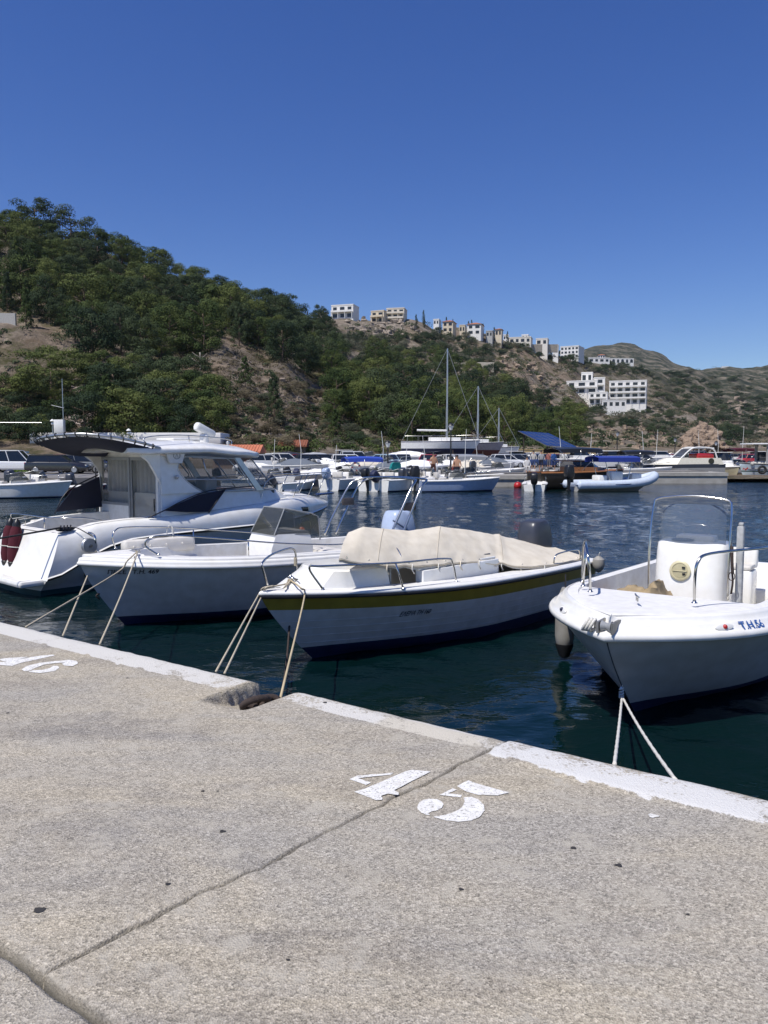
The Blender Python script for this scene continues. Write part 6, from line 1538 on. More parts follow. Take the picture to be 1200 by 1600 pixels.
# lamp posts
def lamp(px, Y, h, label, modern=False):
    r = empty('street_lamp', at(px, Y, .95), 0, label, 'street lamp')
    mb = MB(); mb.lathe([(.16, 0), (.16, .3), (.09, .4), (.07, 1.0), (.05, h - .55), (.10, h - .5), (.04, h - .45)], n=12); mb.build('post', black if not modern else alu, r)
    mb = MB()
    if modern: mb.rbox(-.12, .3, -.12, .12, h - .45, h - .2, .06)
    else: mb.lathe([(.10, h - .45), (.22, h - .12), (.20, h - .08)], n=8)
    hd = mb.build('lantern', lampglass, r)
    mb = MB(); mb.lathe([(.27, h - .08), (.18, h + .05), (.04, h + .15)], n=8); mb.build('cap', black if not modern else radar, hd)
lamp(704, 64, 3.9, 'black lamp post with white lantern in front of the white yacht')
lamp(606, 66, 2.5, 'dark lamp post left of the white covered boat ashore')
lamp(1117, 100, 3.0, 'dark lamp post behind the motor yacht')
lamp(1053, 110, 3.6, 'slim dark lamp post left of the rock outcrop')
lamp(963, 100, 4.2, 'dark lamp post behind the blue bimini')
lamp(85, 82, 5.0, 'pale slender lamp on the roof line of the harbour building, leftmost', True)
lamp(203, 82, 4.0, 'pale slender lamp above the cruiser awning', True)
lamp(316, 82, 3.8, 'pale slender lamp above the cruiser hardtop', True)
# tall thin pole with cross arm
r = empty('radio_mast', at(102, 80, .95), 0, 'tall thin pole with a short cross arm on the left', 'pole')
mb = MB(); mb.tube([(0, 0, 0), (0, 0, 9.2)], [.06, .03]); mb.build('pole', alu, r)
mb = MB(); mb.tube([(-1.2, 0, 6.5), (.1, 0, 6.2)], .025); mb.build('cross_arm', alu, r)
mb = MB(); mb.rbox(-.9, .1, -.3, .3, 3.6, 5.0, .05); mb.build('equipment_box', gel, r)
# cable across the left
mb = MB(); mb.tube([Vector((-62 + 3 * i, 79, 5.7 - .01 * i)) for i in range(10)], .03, n=5); tag(mb.build('overhead_cable', alu), 'thin pale cable running to the tall pole at the left', 'cable')

# ---- harbour buildings
def wall_box(mb, x0, x1, y0, y1, z0, z1): mb.box(x0, x1, y0, y1, z0, z1)
r = empty('harbour_building', at(200, 84, .95), .02, 'low white flat roofed harbour building with blue trim behind the cabin cruiser', 'building')
mb = MB(); mb.box(-9.3, 9.8, 0, 6, 0, 2.4); mb.build('wall', gpaint, r)
mb = MB(); mb.rbox(-10.2, 10.3, -.7, 6.3, 2.55, 3.75, .05); mb.build('fascia', wpaint, r)
mb = MB(); mb.box(-10.1, 10.2, -.66, 6.2, 2.15, 2.55); mb.build('blue_band', bluetrim, r)
for i, x in enumerate((-6.5, -3.2, .5, 4, 7)):
    mb = MB(); mb.box(x - .6, x + .6, -.05, .03, .3 if i % 2 else 1.0, 2.0); mb.build('window', pane, r)
for x in (-9.8, -7.3, 9.9):
    mb = MB(); mb.tube([(x, -.5, 0), (x, -.5, 2.2)], .08); mb.build('column', gel, r)
mb = MB(); mb.slab([(-6.6, -.05, 2.0), (-3.6, -.05, 2.0), (-3.4, -1.6, 1.5), (-6.8, -1.6, 1.5)], .05); mb.build('awning', bluecloth if False else bluetrim, r)
r = empty('canopy_shelter', at(5, 72, .95), 0, 'pale blue flat canopy at the left edge over parked cars', 'shelter')
mb = MB(); mb.box(-4, 1.6, -1.5, 2, 1.55, 1.72); mb.build('roof', paint('pale blue sheet', (.35, .55, .66), .6, .1), r)
mb = MB(); [mb.tube([(x, y, 0), (x, y, 1.6)], .05) for x in (-3.8, 1.4) for y in (-1.3, 1.8)]; mb.build('post', gel, r)
mb = MB(); mb.box(-4, 1.5, 1.9, 2.0, 0, 1.5); mb.build('back_wall', gpaint, r)
def tiled(px0, px1, Y, ztop, label, mat=tilered):
    a, b_ = at(px0, Y), at(px1, Y); w_ = b_.x - a.x
    r = empty('tiled_shelter', at((px0 + px1) / 2, Y), 0, label, 'shelter')
    mb = MB(); mb.loft([[Vector((-w_ / 2, -2, ztop - .7)), Vector((-w_ / 2, 0, ztop)), Vector((-w_ / 2, 2, ztop - .7)), Vector((-w_ / 2, 2, ztop - .85)), Vector((-w_ / 2, -2, ztop - .85))], [Vector((w_ / 2, -2, ztop - .7)), Vector((w_ / 2, 0, ztop)), Vector((w_ / 2, 2, ztop - .7)), Vector((w_ / 2, 2, ztop - .85)), Vector((w_ / 2, -2, ztop - .85))]])
    for i in range(int(w_ / .3)): mb.tube([(-w_ / 2 + .15 + .3 * i, -2.02, ztop - .69), (-w_ / 2 + .15 + .3 * i, 0, ztop + .01)], .05, n=5)
    mb.build('roof', mat, r, angle=30)
    mb = MB(); mb.box(-w_ / 2 + .2, w_ / 2 - .2, -1.5, 1.6, 0, ztop - .85); mb.build('wall', paint('shelter wall', (.30, .22, .16), .9, .3), r)
tiled(335, 412, 78, 2.4, 'low orange tiled roof behind the front of the cruiser hardtop')
tiled(437, 482, 90, 3.1, 'brick red shed roof behind the boat with the navy cover', paint('brick shed', (.24, .08, .04), .9, .3))
tiled(500, 540, 96, 2.3, 'brown shed right of the brick red shed', paint('brown shed', (.16, .09, .05), .9, .3))
r = empty('solar_canopy', at(862, 88, .95), .12, 'large tilted solar panel canopy on posts at the foot of the slope', 'solar panel')
A_ = [Vector((-2.6, -1.8, 2.9)), Vector((2.6, -1.8, 2.1)), Vector((2.0, 2.0, 3.2)), Vector((-3.2, 2.0, 4.0))]
A_ = [Vector((-1.4, -2.2, 2.35)), Vector((2.5, -2.2, 2.0)), Vector((.3, 2.2, 3.85)), Vector((-3.4, 2.2, 4.1))]
mb = MB(); mb.slab(A_, .08); pf = mb.build('panel_frame', alu, r)
pvm = paint('photovoltaic cells', (.02, .04, .13), .15, .1, coat=.5)
nrm = (A_[1] - A_[0]).cross(A_[3] - A_[0]).normalized() * .055
for i in range(5):
    for j in range(4):
        def bl(u, v): return A_[0].lerp(A_[1], u).lerp(A_[3].lerp(A_[2], u), v) + nrm
        u0, u1, v0, v1 = i / 5 + .012, (i + 1) / 5 - .012, j / 4 + .012, (j + 1) / 4 - .012
        mb = MB(); mb.slab([bl(u0, v0), bl(u1, v0), bl(u1, v1), bl(u0, v1)], .01); mb.build('solar_panel', pvm, pf, angle=0)
mb = MB(); [mb.tube([(x, y, 0), (x, y, z_)], .07) for x, y, z_ in ((-1.2, -1.8, 2.4), (1.9, -1.8, 2.1), (-2.8, 1.8, 3.9), (.3, 1.8, 3.6))]; mb.build('post', rust, r)
ym_ = paint('yellow ochre boards', (.48, .36, .18), .85, .25, scale=3)
for i, (p0, p1, Y, zz) in enumerate(((787, 862, 106, 2.0), (864, 900, 104, 2.2), (902, 930, 104, 2.3))):
    a, b_ = at(p0, Y), at(p1, Y)
    mb = MB(); mb.box(a.x, b_.x, Y, Y + 2.4, .9, .95 + zz); mb.box(a.x - .05, b_.x + .05, Y - .05, Y + 2.45, .95 + zz, 1.05 + zz)
    tag(mb.build('storage_hut', ym_), ('long', 'middle', 'right hand')[i] + ' ochre boarded hut behind the parked cars below the solar canopy', 'hut')
# boulders of the outcrop on the right
bm_ = paint('ochre boulder', (.34, .25, .18), .95, .5, scale=.9, bump=.4)
rg_ = random.Random(5)
for i, (px, py, rr) in enumerate(((1088, 676, 3.2), (1103, 671, 3.0), (1078, 684, 2.6), (1096, 686, 2.8), (1112, 682, 2.6), (1122, 690, 2.3), (1074, 693, 2.2), (1088, 694, 2.2), (1104, 694, 2.3), (1132, 694, 1.8))):
    p = D(1100 + (px - 1100) * .9, py + 4, 160 - (py - 670) * .4); mb = MB(); mb.sphere((0, 0, 0), rr, 20, sz=(1.15, 1, .85), rag=.75, seed=i * 3.1)
    o = mb.build('boulder', bm_, angle=25); o.location = p; o.scale = (.62, .62, .55); o.rotation_euler = (rg_.random(), rg_.random(), rg_.random() * 6)
    tag(o, 'ochre boulder of the outcrop on the right, ' + ('second in its top row|top right one|second row, far left|in its very middle|second row, far right|right edge, third row|bottom row, far left|bottom row, second|bottom row, third|lone one at its right foot'.split('|')[i]), 'boulder', 'boulders of the rock outcrop')
# ---- people across the harbour: one continuous skinned body each
def person(px, Y, z, rot, label, top, bottom, sit=False, shirt=None, bare=False, stoop=0.0):
    r = empty('person', at(px, Y, z), rot, label, 'person')
    me = bpy.data.meshes.new('body')
    hz = 0.92 if not sit else .48
    V = [(0, 0, hz), (.02 + stoop * .3, 0, hz + .22), (.03 + stoop, 0, hz + .48), (.04 + stoop * 1.2, 0, hz + .60), (.05 + stoop * 1.3, 0, hz + .70), (.06 + stoop * 1.3, 0, hz + .80)]
    Rr = [.15, .135, .15, .06, .085, .07]
    Ed = [(0, 1), (1, 2), (2, 3), (3, 4), (4, 5)]
    for s_ in (-1, 1):
        k = len(V)
        if sit: V += [(.05, s_ * .1, hz), (.45, s_ * .12, hz + .02), (.48, s_ * .12, .08), (.60, s_ * .12, .04)]
        else: V += [(0, s_ * .1, hz - .06), (.03 * s_, s_ * .12, .48), (-.02 + .05 * s_, s_ * .12, .08), (.14 + .05 * s_, s_ * .13, .04)]
        Rr += [.095, .065, .042, .035]; Ed += [(0, k), (k, k + 1), (k + 1, k + 2), (k + 2, k + 3)]
        k = len(V); V += [(.03 + stoop, s_ * .19, hz + .47), (.05 + stoop, s_ * .27, hz + .20), (.18 + stoop, s_ * .22, hz + .02), (.24 + stoop, s_ * .20, hz - .05)]
        Rr += [.055, .042, .032, .028]; Ed += [(2, k), (k, k + 1), (k + 1, k + 2), (k + 2, k + 3)]
    me.from_pydata(V, Ed, []); o = bpy.data.objects.new('body', me); col.objects.link(o); o.parent = r
    sk = o.modifiers.new('skin', 'SKIN'); sub = o.modifiers.new('sub', 'SUBSURF'); sub.levels = sub.render_levels = 1
    for i, rad in enumerate(Rr): me.skin_vertices[0].data[i].radius = (rad, rad)
    me.skin_vertices[0].data[0].use_root = True
    m, n, b = nodes('skin and swimwear'); tc = N(n, 'ShaderNodeTexCoord'); sp = N(n, 'ShaderNodeSeparateXYZ'); n.links.new(tc.outputs['Object'], sp.inputs[0])
    rp = ramp(n, [(0, (.42, .23, .14)), ((hz - .42) / 2 if not sit else .1, bottom), ((hz + .08) / 2, top if top else (.42, .23, .14)), ((hz + .56) / 2, (.42, .23, .14))], 'CONSTANT')
    mp = N(n, 'ShaderNodeMath', operation='MULTIPLY'); mp.inputs[1].default_value = .5; n.links.new(sp.outputs[2], mp.inputs[0]); n.links.new(mp.outputs[0], rp.inputs[0]); n.links.new(rp.outputs[0], b.inputs['Base Color']); b.inputs['Roughness'].default_value = .7
    me.materials.append(m)
    mb = MB(); hx = .04 + stoop * 1.3; mb.sphere((hx - .005, 0, hz + .785), .098, 12, sz=(1.05, .95, 1)); mb.build('hair', black, r, angle=180)
    mb = MB(); mb.sphere((hx + .105, 0, hz + .74), .018, 6); mb.build('nose', skin_m, r, angle=180)
    return r
person(845, 66, .95, -1.6, 'standing person in a grey shirt and dark shorts on the far quay', (.32, .32, .32), (.02, .02, .03))
person(857, 67, .95, -2.4, 'person in a reddish top right of the standing grey shirt person', (.30, .10, .08), (.1, .1, .12))
person(864, 66, .95, -1.2, 'person in blue on the far quay by the wooden cabin boat', (.03, .10, .28), (.03, .05, .15))
person(881, 67, .95, -2.0, 'person in white nearest the wooden cabin boat', (.55, .55, .52), (.3, .3, .3))
person(833, 68, .95, -1.8, 'person in pale shirt left of the grey shirt person', (.45, .42, .38), (.05, .08, .2))
person(823, 63, .9, -1.6, 'person with red cap and white shirt sitting on the small quay', (.6, .58, .55), (.5, .48, .45), sit=True)
person(677, 54, .75, -1.4, 'bare backed person standing in the boat behind the black outboard', None, (.10, .03, .02))
person(714, 52, .6, -1.7, 'bare tanned person standing at the stern of the lilac boat', None, (.02, .02, .03))
person(709, 52.6, .6, -.8, 'second bare tanned person bending beside the lamp post', None, (.2, .03, .02), stoop=.15)
person(1126, 80, .95, -1.5, 'person in blue in the little cabin boat', (.05, .08, .25), (.03, .03, .06))
# ---- houses on the ridge
def house(px0, px1, pyt, pyb, Y, storeys, bays, label, mat=wpaint, yaw=-.30, depth=9, roof='flat', balc=True, name='house', sidebays=2, arch=False, base=True):
    w_ = (px1 - px0) / 1200 * Y; depth = min(depth, w_ * 1.1) if w_ < 12 else depth; zt = zpix(Y, pyt); zb = zpix(Y, pyb); h = zt - zb; sh = h / storeys
    wf = (w_ - depth * abs(math.sin(yaw))) / math.cos(yaw); wf = max(wf, w_ * .55)
    c = Vector(((px0 + px1) / 2 - 600, 0, 0)).x / 1200 * Y
    r = empty(name, (c, Y + depth * .35, zb), yaw, label, 'house')
    x0, x1, y0, y1 = -wf / 2, wf / 2, -depth / 2, depth / 2
    zlow = min(-1.0, min(TH(c, Y), TH(c, Y + depth * .35)) - zb - 1)
    mb = MB(); mb.box(x0, x1, y0, y1, zlow if base else 0, h); mb.build('wall', mat, r)
    mb = MB()
    if roof == 'flat':
        for a, b_, cc, d in ((x0 - .12, x1 + .12, y0 - .12, y0 + .15), (x0 - .12, x1 + .12, y1 - .15, y1 + .12), (x0 - .12, x0 + .15, y0 + .15, y1 - .15), (x1 - .15, x1 + .12, y0 + .15, y1 - .15)): mb.box(a, b_, cc, d, h - .02, h + .45)
        mb.build('roof_parapet', mat, r)
    else:
        e = .5; mb.loft([[Vector((x0 - e, y0 - e, h)), Vector((x1 + e, y0 - e, h)), Vector((x1 + e, y1 + e, h)), Vector((x0 - e, y1 + e, h))], [Vector((x0 + depth * .35, -.2, h + depth * .16)), Vector((x1 - depth * .35, -.2, h + depth * .16)), Vector((x1 - depth * .35, .2, h + depth * .16)), Vector((x0 + depth * .35, .2, h + depth * .16))]]); mb.build('roof', terracotta, r, angle=20)
    bw = wf / bays
    for s_ in range(storeys):
        for k in range(bays):
            xc = x0 + bw * (k + .5); ww = bw * (.50 if (k + s_) % 2 else .62); z0 = sh * s_ + (.12 if balc and s_ else .25) * sh; z1 = sh * s_ + .78 * sh
            mb = MB()
            if arch: mb.prism([(xc - ww / 2, z0), (xc + ww / 2, z0)] + [(xc + ww / 2 * math.cos(a), z1 - ww / 4 + ww / 2 * math.sin(a)) for a in [math.pi * i / 8 for i in range(9)]], y0 * -1 - .0, y0 * -1 + .06, M=Matrix.Rotation(R(90), 4, 'X'))
            else: mb.box(xc - ww / 2, xc + ww / 2, y0 - .05, y0 + .05, z0, z1)
            f = mb.build('window', pane, r, angle=0)
        for k in range(sidebays):
            yc = y0 + depth / sidebays * (k + .5); mb = MB(); mb.box(x0 - .05, x0 + .05, yc - .6, yc + .6, sh * s_ + .35 * sh, sh * s_ + .75 * sh); mb.build('window', pane, r, angle=0)
        if balc and s_:
            mb = MB(); mb.box(x0 + .2, x1 - .2, y0 - 1.5, y0 - .06, sh * s_ - .1, sh * s_ + .08); b_ = mb.build('balcony', mat, r)
            mb = MB(); mb.box(x0 + .2, x1 - .2, y0 - 1.5, y0 - 1.42, sh * s_ + .10, sh * s_ + .75); mb.build('balustrade', mat, b_)
            mb = MB()
            for k in range(bays + 1): mb.box(x0 + .2 + (wf - .6) / bays * k, x0 + .4 + (wf - .6) / bays * k, y0 - 1.41, y0 - 1.2, sh * (s_ - 1) if s_ > 1 or True else 0, sh * s_ - .11)
            mb.build('pillar', mat, b_)
    return r
house(519, 561, 478, 499, 354, 2, 3, 'white two storey villa highest on the ridge, first from the left', roof='flat', depth=8)
house(580, 610, 487, 505, 366, 2, 2, 'beige left wing of the wide house, second on the ridge', mat=cpaint, depth=8, yaw=-.4)
house(604, 636, 483, 506, 368, 3, 3, 'cream house with long balconies, right of the beige wing', mat=paint('house pale cream', (.68, .62, .52), .9, .1, scale=.6), depth=8, yaw=-.2)
house(690, 713, 503, 520, 405, 2, 2, 'cream house with a terracotta roof among cypresses on the ridge', mat=cpaint, roof='hip', balc=False)
house(728, 756, 507, 524, 415, 2, 2, 'white house with tiled roof right of the cypresses', roof='hip', balc=False)
house(757, 771, 518, 527, 418, 1, 2, 'low grey flat roofed annex between two tiled houses', mat=gpaint, balc=False)
house(771, 785, 515, 526, 420, 1, 2, 'small orange tiled house on the ridge', mat=cpaint, roof='hip', balc=False, depth=6)
house(793, 832, 528, 537, 438, 1, 4, 'long cream villa with a pillared front on a stone terrace', mat=paint('villa cream', (.70, .66, .58), .9, .1), balc=False)
house(834, 858, 530, 540, 442, 1, 2, 'square cream tower villa at the end of the stone terrace', mat=paint('villa cream light', (.74, .70, .64), .9, .1), balc=False)
house(873, 914, 542, 560, 492, 3, 5, 'white block with rows of dark windows on the skyline', balc=False, sidebays=0, depth=14, yaw=-.5)
house(913, 948, 560, 567, 545, 1, 4, 'low white flat house sloping down right of the white block', balc=False, yaw=.1)
house(949, 985, 561, 569, 600, 1, 5, 'white arcade of round arches on the skyline', arch=True, balc=False, yaw=.05)
# stepped white hotel
house(884, 942, 596, 616, 398, 2, 3, 'white hotel wing with deep balconies, upper left of the cluster', depth=12, yaw=-.45)
house(905, 928, 583, 598, 404, 1, 2, 'white rooftop pavilion, top of the hotel cluster', depth=8, yaw=-.3, balc=False, sidebays=1)
house(925, 945, 591, 612, 396, 2, 1, 'white hotel block with a pale awning, middle of the cluster', depth=8, yaw=-.2)
house(918, 952, 614, 632, 388, 2, 3, 'lowest white hotel block stepping down the slope', depth=8, yaw=-.35)
house(938, 976, 626, 637, 384, 1, 4, 'white pergola terrace at the foot of the hotel cluster', depth=6, yaw=-.1, balc=False)
house(950, 1014, 596, 632, 402, 4, 5, 'white four storey hotel with stacked balconies, right of the cluster', depth=12, yaw=-.35)
house(1122, 1134, 573, 580, 1090, 1, 2, 'tiny white house alone on the far right skyline', depth=9, balc=False)
house(1120, 1130, 616, 621, 800, 1, 2, 'tiny white building left of the pair on the far slope', depth=8, balc=False)
house(1140, 1149, 617, 622, 800, 1, 2, 'tiny white building right of the pair on the far slope', depth=8, balc=False)
# terrace and field walls
def wall(px0, px1, pyt, pyb, Y, mat, label, th=1.0, Y1=None):
    Y1 = Y1 or Y; mb = MB(); a = Vector(((px0 - 600) / 1200 * Y, Y, 0)); b_ = Vector(((px1 - 600) / 1200 * Y1, Y1, 0)); n_ = 14; rows = []
    for i in range(n_ + 1):
        p = a.lerp(b_, i / n_); zt = zpix(lerp(Y, Y1, i / n_), pyt) + .1 * fb(p.x * .3, 1); zb = zpix(lerp(Y, Y1, i / n_), pyb) - 2
        rows.append([Vector((p.x, p.y, zb)), Vector((p.x, p.y, zt)), Vector((p.x, p.y + th, zt)), Vector((p.x, p.y + th, zb))])
    mb.loft(rows); tag(mb.build('retaining_wall', mat), label, 'wall')
wall(786, 868, 538, 545, 433, stonep, 'long cream stone terrace wall under the ridge villas', Y1=444)
wall(703, 770, 566, 574, 330, paint('pale flat wall', (.52, .47, .38), .9, .15, bump=.02, scale=.8), 'wide pale wall standing alone on the slope above the masts', 8)
wall(-60, 33, 489, 512, 116, paint('road wall', (.42, .41, .39), .9, .15), 'grey concrete wall beside the road at the left edge', .4)
# ---- the crowd of boats and cars that fills the far shore
sb = small_boat
ORDS = 'first second third fourth fifth sixth seventh eighth ninth tenth eleventh twelfth thirteenth fourteenth fifteenth sixteenth'.split()
dk = paint('dark blue hull', (.02, .05, .14), .3, .1); lb_ = paint('sky blue hull', (.25, .42, .55), .3, .1); wn = paint('wine red hull', (.18, .02, .03), .3, .1)
sb(404, 52, .2, 'white boat half hidden by the cruiser windscreen', L=5.0, motor=black, bimini=None)
sb(462, 52, .9, 'white dinghy stern-on below the side-on white hatchback', L=3.8, B=1.6, fb_=.5, console=False, screen=False, motor=darkgrey)
sb(545, 53, 1.0, 'white boat stern-on with a pale engine, in front of the blue bimini boat', L=4.6, motor=motorsilver)
sb(590, 58, .3, 'white boat with dark screen between the blue bimini and the teal cover', L=5.4, motor=black)
sb(630, 51.5, .8, 'white boat stern-on with a navy engine, left of the red buoy', L=4.6, motor=navy)
sb(672, 54, 1.0, 'white boat stern-on with a black engine next to the lilac boat', L=4.8, motor=black)
sb(640, 60, .2, 'white cuddy boat behind the teal seat cover', L=6.0, cabin=.6, console=False, motor=None)
sb(740, 60, .1, 'white boat with grey bimini behind the lilac boat', L=5.6, bimini=paint('grey canvas', (.25, .26, .28), .8, .1), motor=None, bimz=2.2)
sb(700, 61, .15, 'white boat with tall dark screen behind the bare backed person', L=5.6, motor=black)
sb(782, 63, .2, 'dinghy on the small quay by the side-on white hatchback', L=4.2, fb_=.5, z=.6, console=False, motor=darkgrey)
sb(862, 60, .1, 'white boat behind the wooden cabin boat bow', L=5.2, motor=None)
sb(890, 58, .25, 'blue hulled boat between wooden boat and people', L=5.0, hull=lb_, motor=None)
sb(930, 60, .2, 'white boat with smoked screen behind the inflatable', L=6.2, cabin=.7, console=False, motor=None)
sb(1000, 70, .1, 'white boat with black top left of the motor yacht', L=6.0, bimini=black, bimz=2.3, z=.3, motor=None)
sb(1160, 84, .3, 'white boat with dark red canvas behind the fishing boat', L=6.5, bimini=maroon, bimz=2.6, z=.3, motor=None)
sb(1100, 86, .1, 'grey boat tucked behind the motor yacht stern', L=5.2, hull=gelgrey, z=.3, motor=darkgrey)
sb(1145, 88, .2, 'white cabin boat between the little cabin boat and fishing boat', L=6.0, cabin=.9, console=False, z=.2, motor=None)
A = dict(group='boats ashore', motor=None)
sb(412, 80, .05, 'white speedboat ashore behind the cruiser windscreen', L=6.0, z=1.3, console=False, **A)
sb(500, 82, .1, 'white boat ashore with grey cover, right of the navy covered boat', L=5.8, z=1.2, console=False, screen=False, cover=paint('grey cover', (.35, .36, .38), .9, .1), **A)
sb(542, 86, .05, 'white cabin boat ashore behind the blue bimini', L=6.4, z=1.3, console=False, cabin=.8, **A)
sb(612, 74, .1, 'white open boat ashore in front of the dark lamp post', L=5.2, z=.9, **A)
sb(690, 70, .1, 'blue hulled boat ashore in front of the white yacht', L=5.4, z=.8, hull=dk, **A)
sb(728, 72, .15, 'white boat ashore with bow rail, in front of the dark hulled yacht', L=5.6, z=.9, **A)
sb(760, 70, .1, 'white boat ashore with raised cream cover near the small quay', L=4.8, z=.7, cover=tarpm, console=False, screen=False, **A)
sb(808, 92, .1, 'white boat ashore left of the solar canopy', L=6.2, z=1.3, cabin=.7, console=False, **A)
sb(905, 86, .1, 'white cabin boat ashore behind the wooden boat canopy', L=6.2, z=1.1, cabin=.9, console=False, **A)
sb(1030, 92, .1, 'white boat ashore behind the motor yacht bow', L=6.0, z=1.2, cabin=.8, console=False, **A)
sb(1080, 96, .1, 'wine red hulled boat ashore right of the motor yacht', L=6.2, z=1.1, hull=wn, console=False, **A)
sb(1185, 104, .1, 'white boat ashore behind the fishing boat', L=6.5, z=1.2, cabin=.8, console=False, **A)
car(420, 70, 'silver', .1, 'silver car just right of the cruiser hardtop')
car(487, 71, 'black', .25, 'black car between the white hatchback and the sheeted boat', L=4.0)
car(550, 72, 'white', .15, 'white estate behind the life ring', wagon=1)
car(630, 78, 'black', -1.6, 'black car facing the camera left of the bright red car')
car(650, 90, 'silver', .1, 'silver car behind the bright red car')
car(722, 76, 'silver', -1.5, 'silver car facing the camera behind the two tanned people')
car(748, 78, 'grey', .1, 'dark grey car left of the side-on white hatchback')
car(806, 84, 'grey', .05, 'grey car right behind the side-on white hatchback')
car(850, 84, 'darkblue', .1, 'dark blue car under the solar canopy edge')
car(883, 100, 'white', .1, 'white car in front of the middle ochre hut')
car(920, 96, 'silver', .1, 'silver car in front of the right hand ochre hut')
car(968, 92, 'darkblue', .1, 'dark blue car right of the blue bimini')
car(1002, 88, 'grey', .1, 'grey car behind the white jetty boat')
car(1128, 96, 'silver', .1, 'silver car behind the little cabin boat roof')
car(1190, 112, 'white', .1, 'white car at the right edge behind the fishing boat', wagon=1)
car(1140, 118, 'red', .2, 'distant red car right of the rock outcrop')
car(48, 66, 'silver', .1, 'silver car right of the white off-roader')
car(112, 66, 'red', .1, 'red car behind the black estate, under the bimini')
car(150, 64, 'darkblue', .1, 'dark blue car left of the cruiser door')

# aerials, rods and short masts standing in the moored boats
for i, (px, Y, h) in enumerate(((428, 55, 2.6), (470, 57, 3.0), (524, 56, 2.2), (598, 56, 3.2), (634, 57, 2.4), (662, 58, 2.9), (726, 58, 3.4), (744, 62, 2.7), (797, 62, 2.2), (874, 58, 3.6), (921, 62, 3.2), (1003, 70, 3.6), (1024, 76, 3.9), (1120, 84, 4.2), (1158, 86, 4.6), (1090, 80, 3.9))):
    r = empty('boat_aerial', at(px, Y, .9), 0, ORDS[i] + ' thin white aerial from the left among the moored boats', 'aerial', 'aerials of the moored boats')
    mb = MB(); mb.tube([(0, 0, 0), (.04, 0, h * .6), (.10 * (-1) ** i, 0, h)], [.03, .022, .012], n=6); mb.build('rod', gel, r)
    mb = MB(); mb.lathe([(.05, 0), (.05, .12), (.03, .15)], n=8); mb.build('socket', steel, r)
wl = dict(balc=False, sidebays=1)
house(784, 794, 524, 532, 440, 1, 2, 'small white house left end of the stone terrace', depth=6, **wl)
house(812, 826, 524, 530, 448, 1, 2, 'white upper storey behind the long cream villa', depth=7, **wl)
house(860, 872, 540, 546, 470, 1, 2, 'small white house between tower villa and white skyline block', depth=7, **wl)
house(716, 728, 509, 520, 410, 1, 2, 'small cream cottage between the two tiled ridge houses', depth=6, mat=cpaint, **wl)
house(676, 688, 500, 508, 395, 1, 2, 'little white house at the left of the cypresses', depth=6, **wl)
house(930, 944, 555, 561, 560, 1, 3, 'small white house with red roof behind the sloping low house', depth=6, roof='hip', **wl)
house(498, 512, 489, 500, 345, 1, 2, 'low beige house half hidden in trees left of the highest villa', depth=6, mat=cpaint, **wl)

rr2 = random.Random(21); cvs = [whitecloth, tarpm, None, paint('slate cover', (.12, .14, .17), .9, .1), None, whitecloth, None]
for i in range(18):
    px = 408 + 21.5 * i + rr2.uniform(-4, 4); cv = cvs[i % 7]
    sb(px, rr2.uniform(66, 71), rr2.uniform(-.4, .6), 'small white boat ' + ('under a cover ' if cv else '') + 'ashore in front of the cars, ' + (ORDS + ['seventeenth', 'eighteenth'])[i] + ' from the left', L=rr2.uniform(4.2, 5.4), B=1.9, fb_=.55, z=rr2.uniform(.55, .95), cover=cv, console=not cv and i % 2 == 0, screen=not cv, group='small boats ashore before the cars', motor=None, rails=not cv)
# ================================================================== TREES AND SCRUB
def leafmat(name, a, b_, c, tr=.12):
    m, n, b = nodes(name)
    oi = N(n, 'ShaderNodeObjectInfo'); ge = N(n, 'ShaderNodeNewGeometry')
    no = N(n, 'ShaderNodeTexNoise'); no.inputs['Scale'].default_value = .55; no.inputs['Detail'].default_value = 3; n.links.new(ge.outputs['Position'], no.inputs['Vector'])
    ad = N(n, 'ShaderNodeMath', operation='MULTIPLY_ADD'); n.links.new(oi.outputs['Random'], ad.inputs[0]); ad.inputs[1].default_value = .55; n.links.new(no.outputs[0], ad.inputs[2])
    rp = ramp(n, [(.3, a), (.65, b_), (.95, c)]); n.links.new(ad.outputs[0], rp.inputs[0])
    n.links.new(rp.outputs[0], b.inputs['Base Color']); b.inputs['Roughness'].default_value = .8; b.inputs['Specular IOR Level'].default_value = .15
    b.inputs['Subsurface Weight'].default_value = 0
    tl_ = N(n, 'ShaderNodeBsdfTranslucent'); n.links.new(rp.outputs[0], tl_.inputs[0]); mx = N(n, 'ShaderNodeMixShader'); mx.inputs[0].default_value = tr
    n.links.new(b.outputs[0], mx.inputs[1]); n.links.new(tl_.outputs[0], mx.inputs[2]); n.links.new(mx.outputs[0], n.nodes['Material Output'].inputs[0])
    return m
pine_m = leafmat('pine needles', (.020, .037, .013), (.050, .076, .022), (.110, .132, .038), .12)
dark_m = leafmat('evergreen leaves', (.013, .026, .013), (.029, .048, .022), (.060, .082, .036))
grey_m = leafmat('olive grey leaves', (.055, .062, .038), (.085, .095, .060), (.13, .13, .09))
dry_m = leafmat('dry shrub leaves', (.075, .062, .036), (.12, .10, .06), (.16, .135, .085), .05)
lime_m = leafmat('bright vine leaves', (.06, .11, .02), (.10, .17, .03), (.14, .22, .04), .2)
bark = paint('bark', (.12, .085, .06), .95, .3, scale=4)
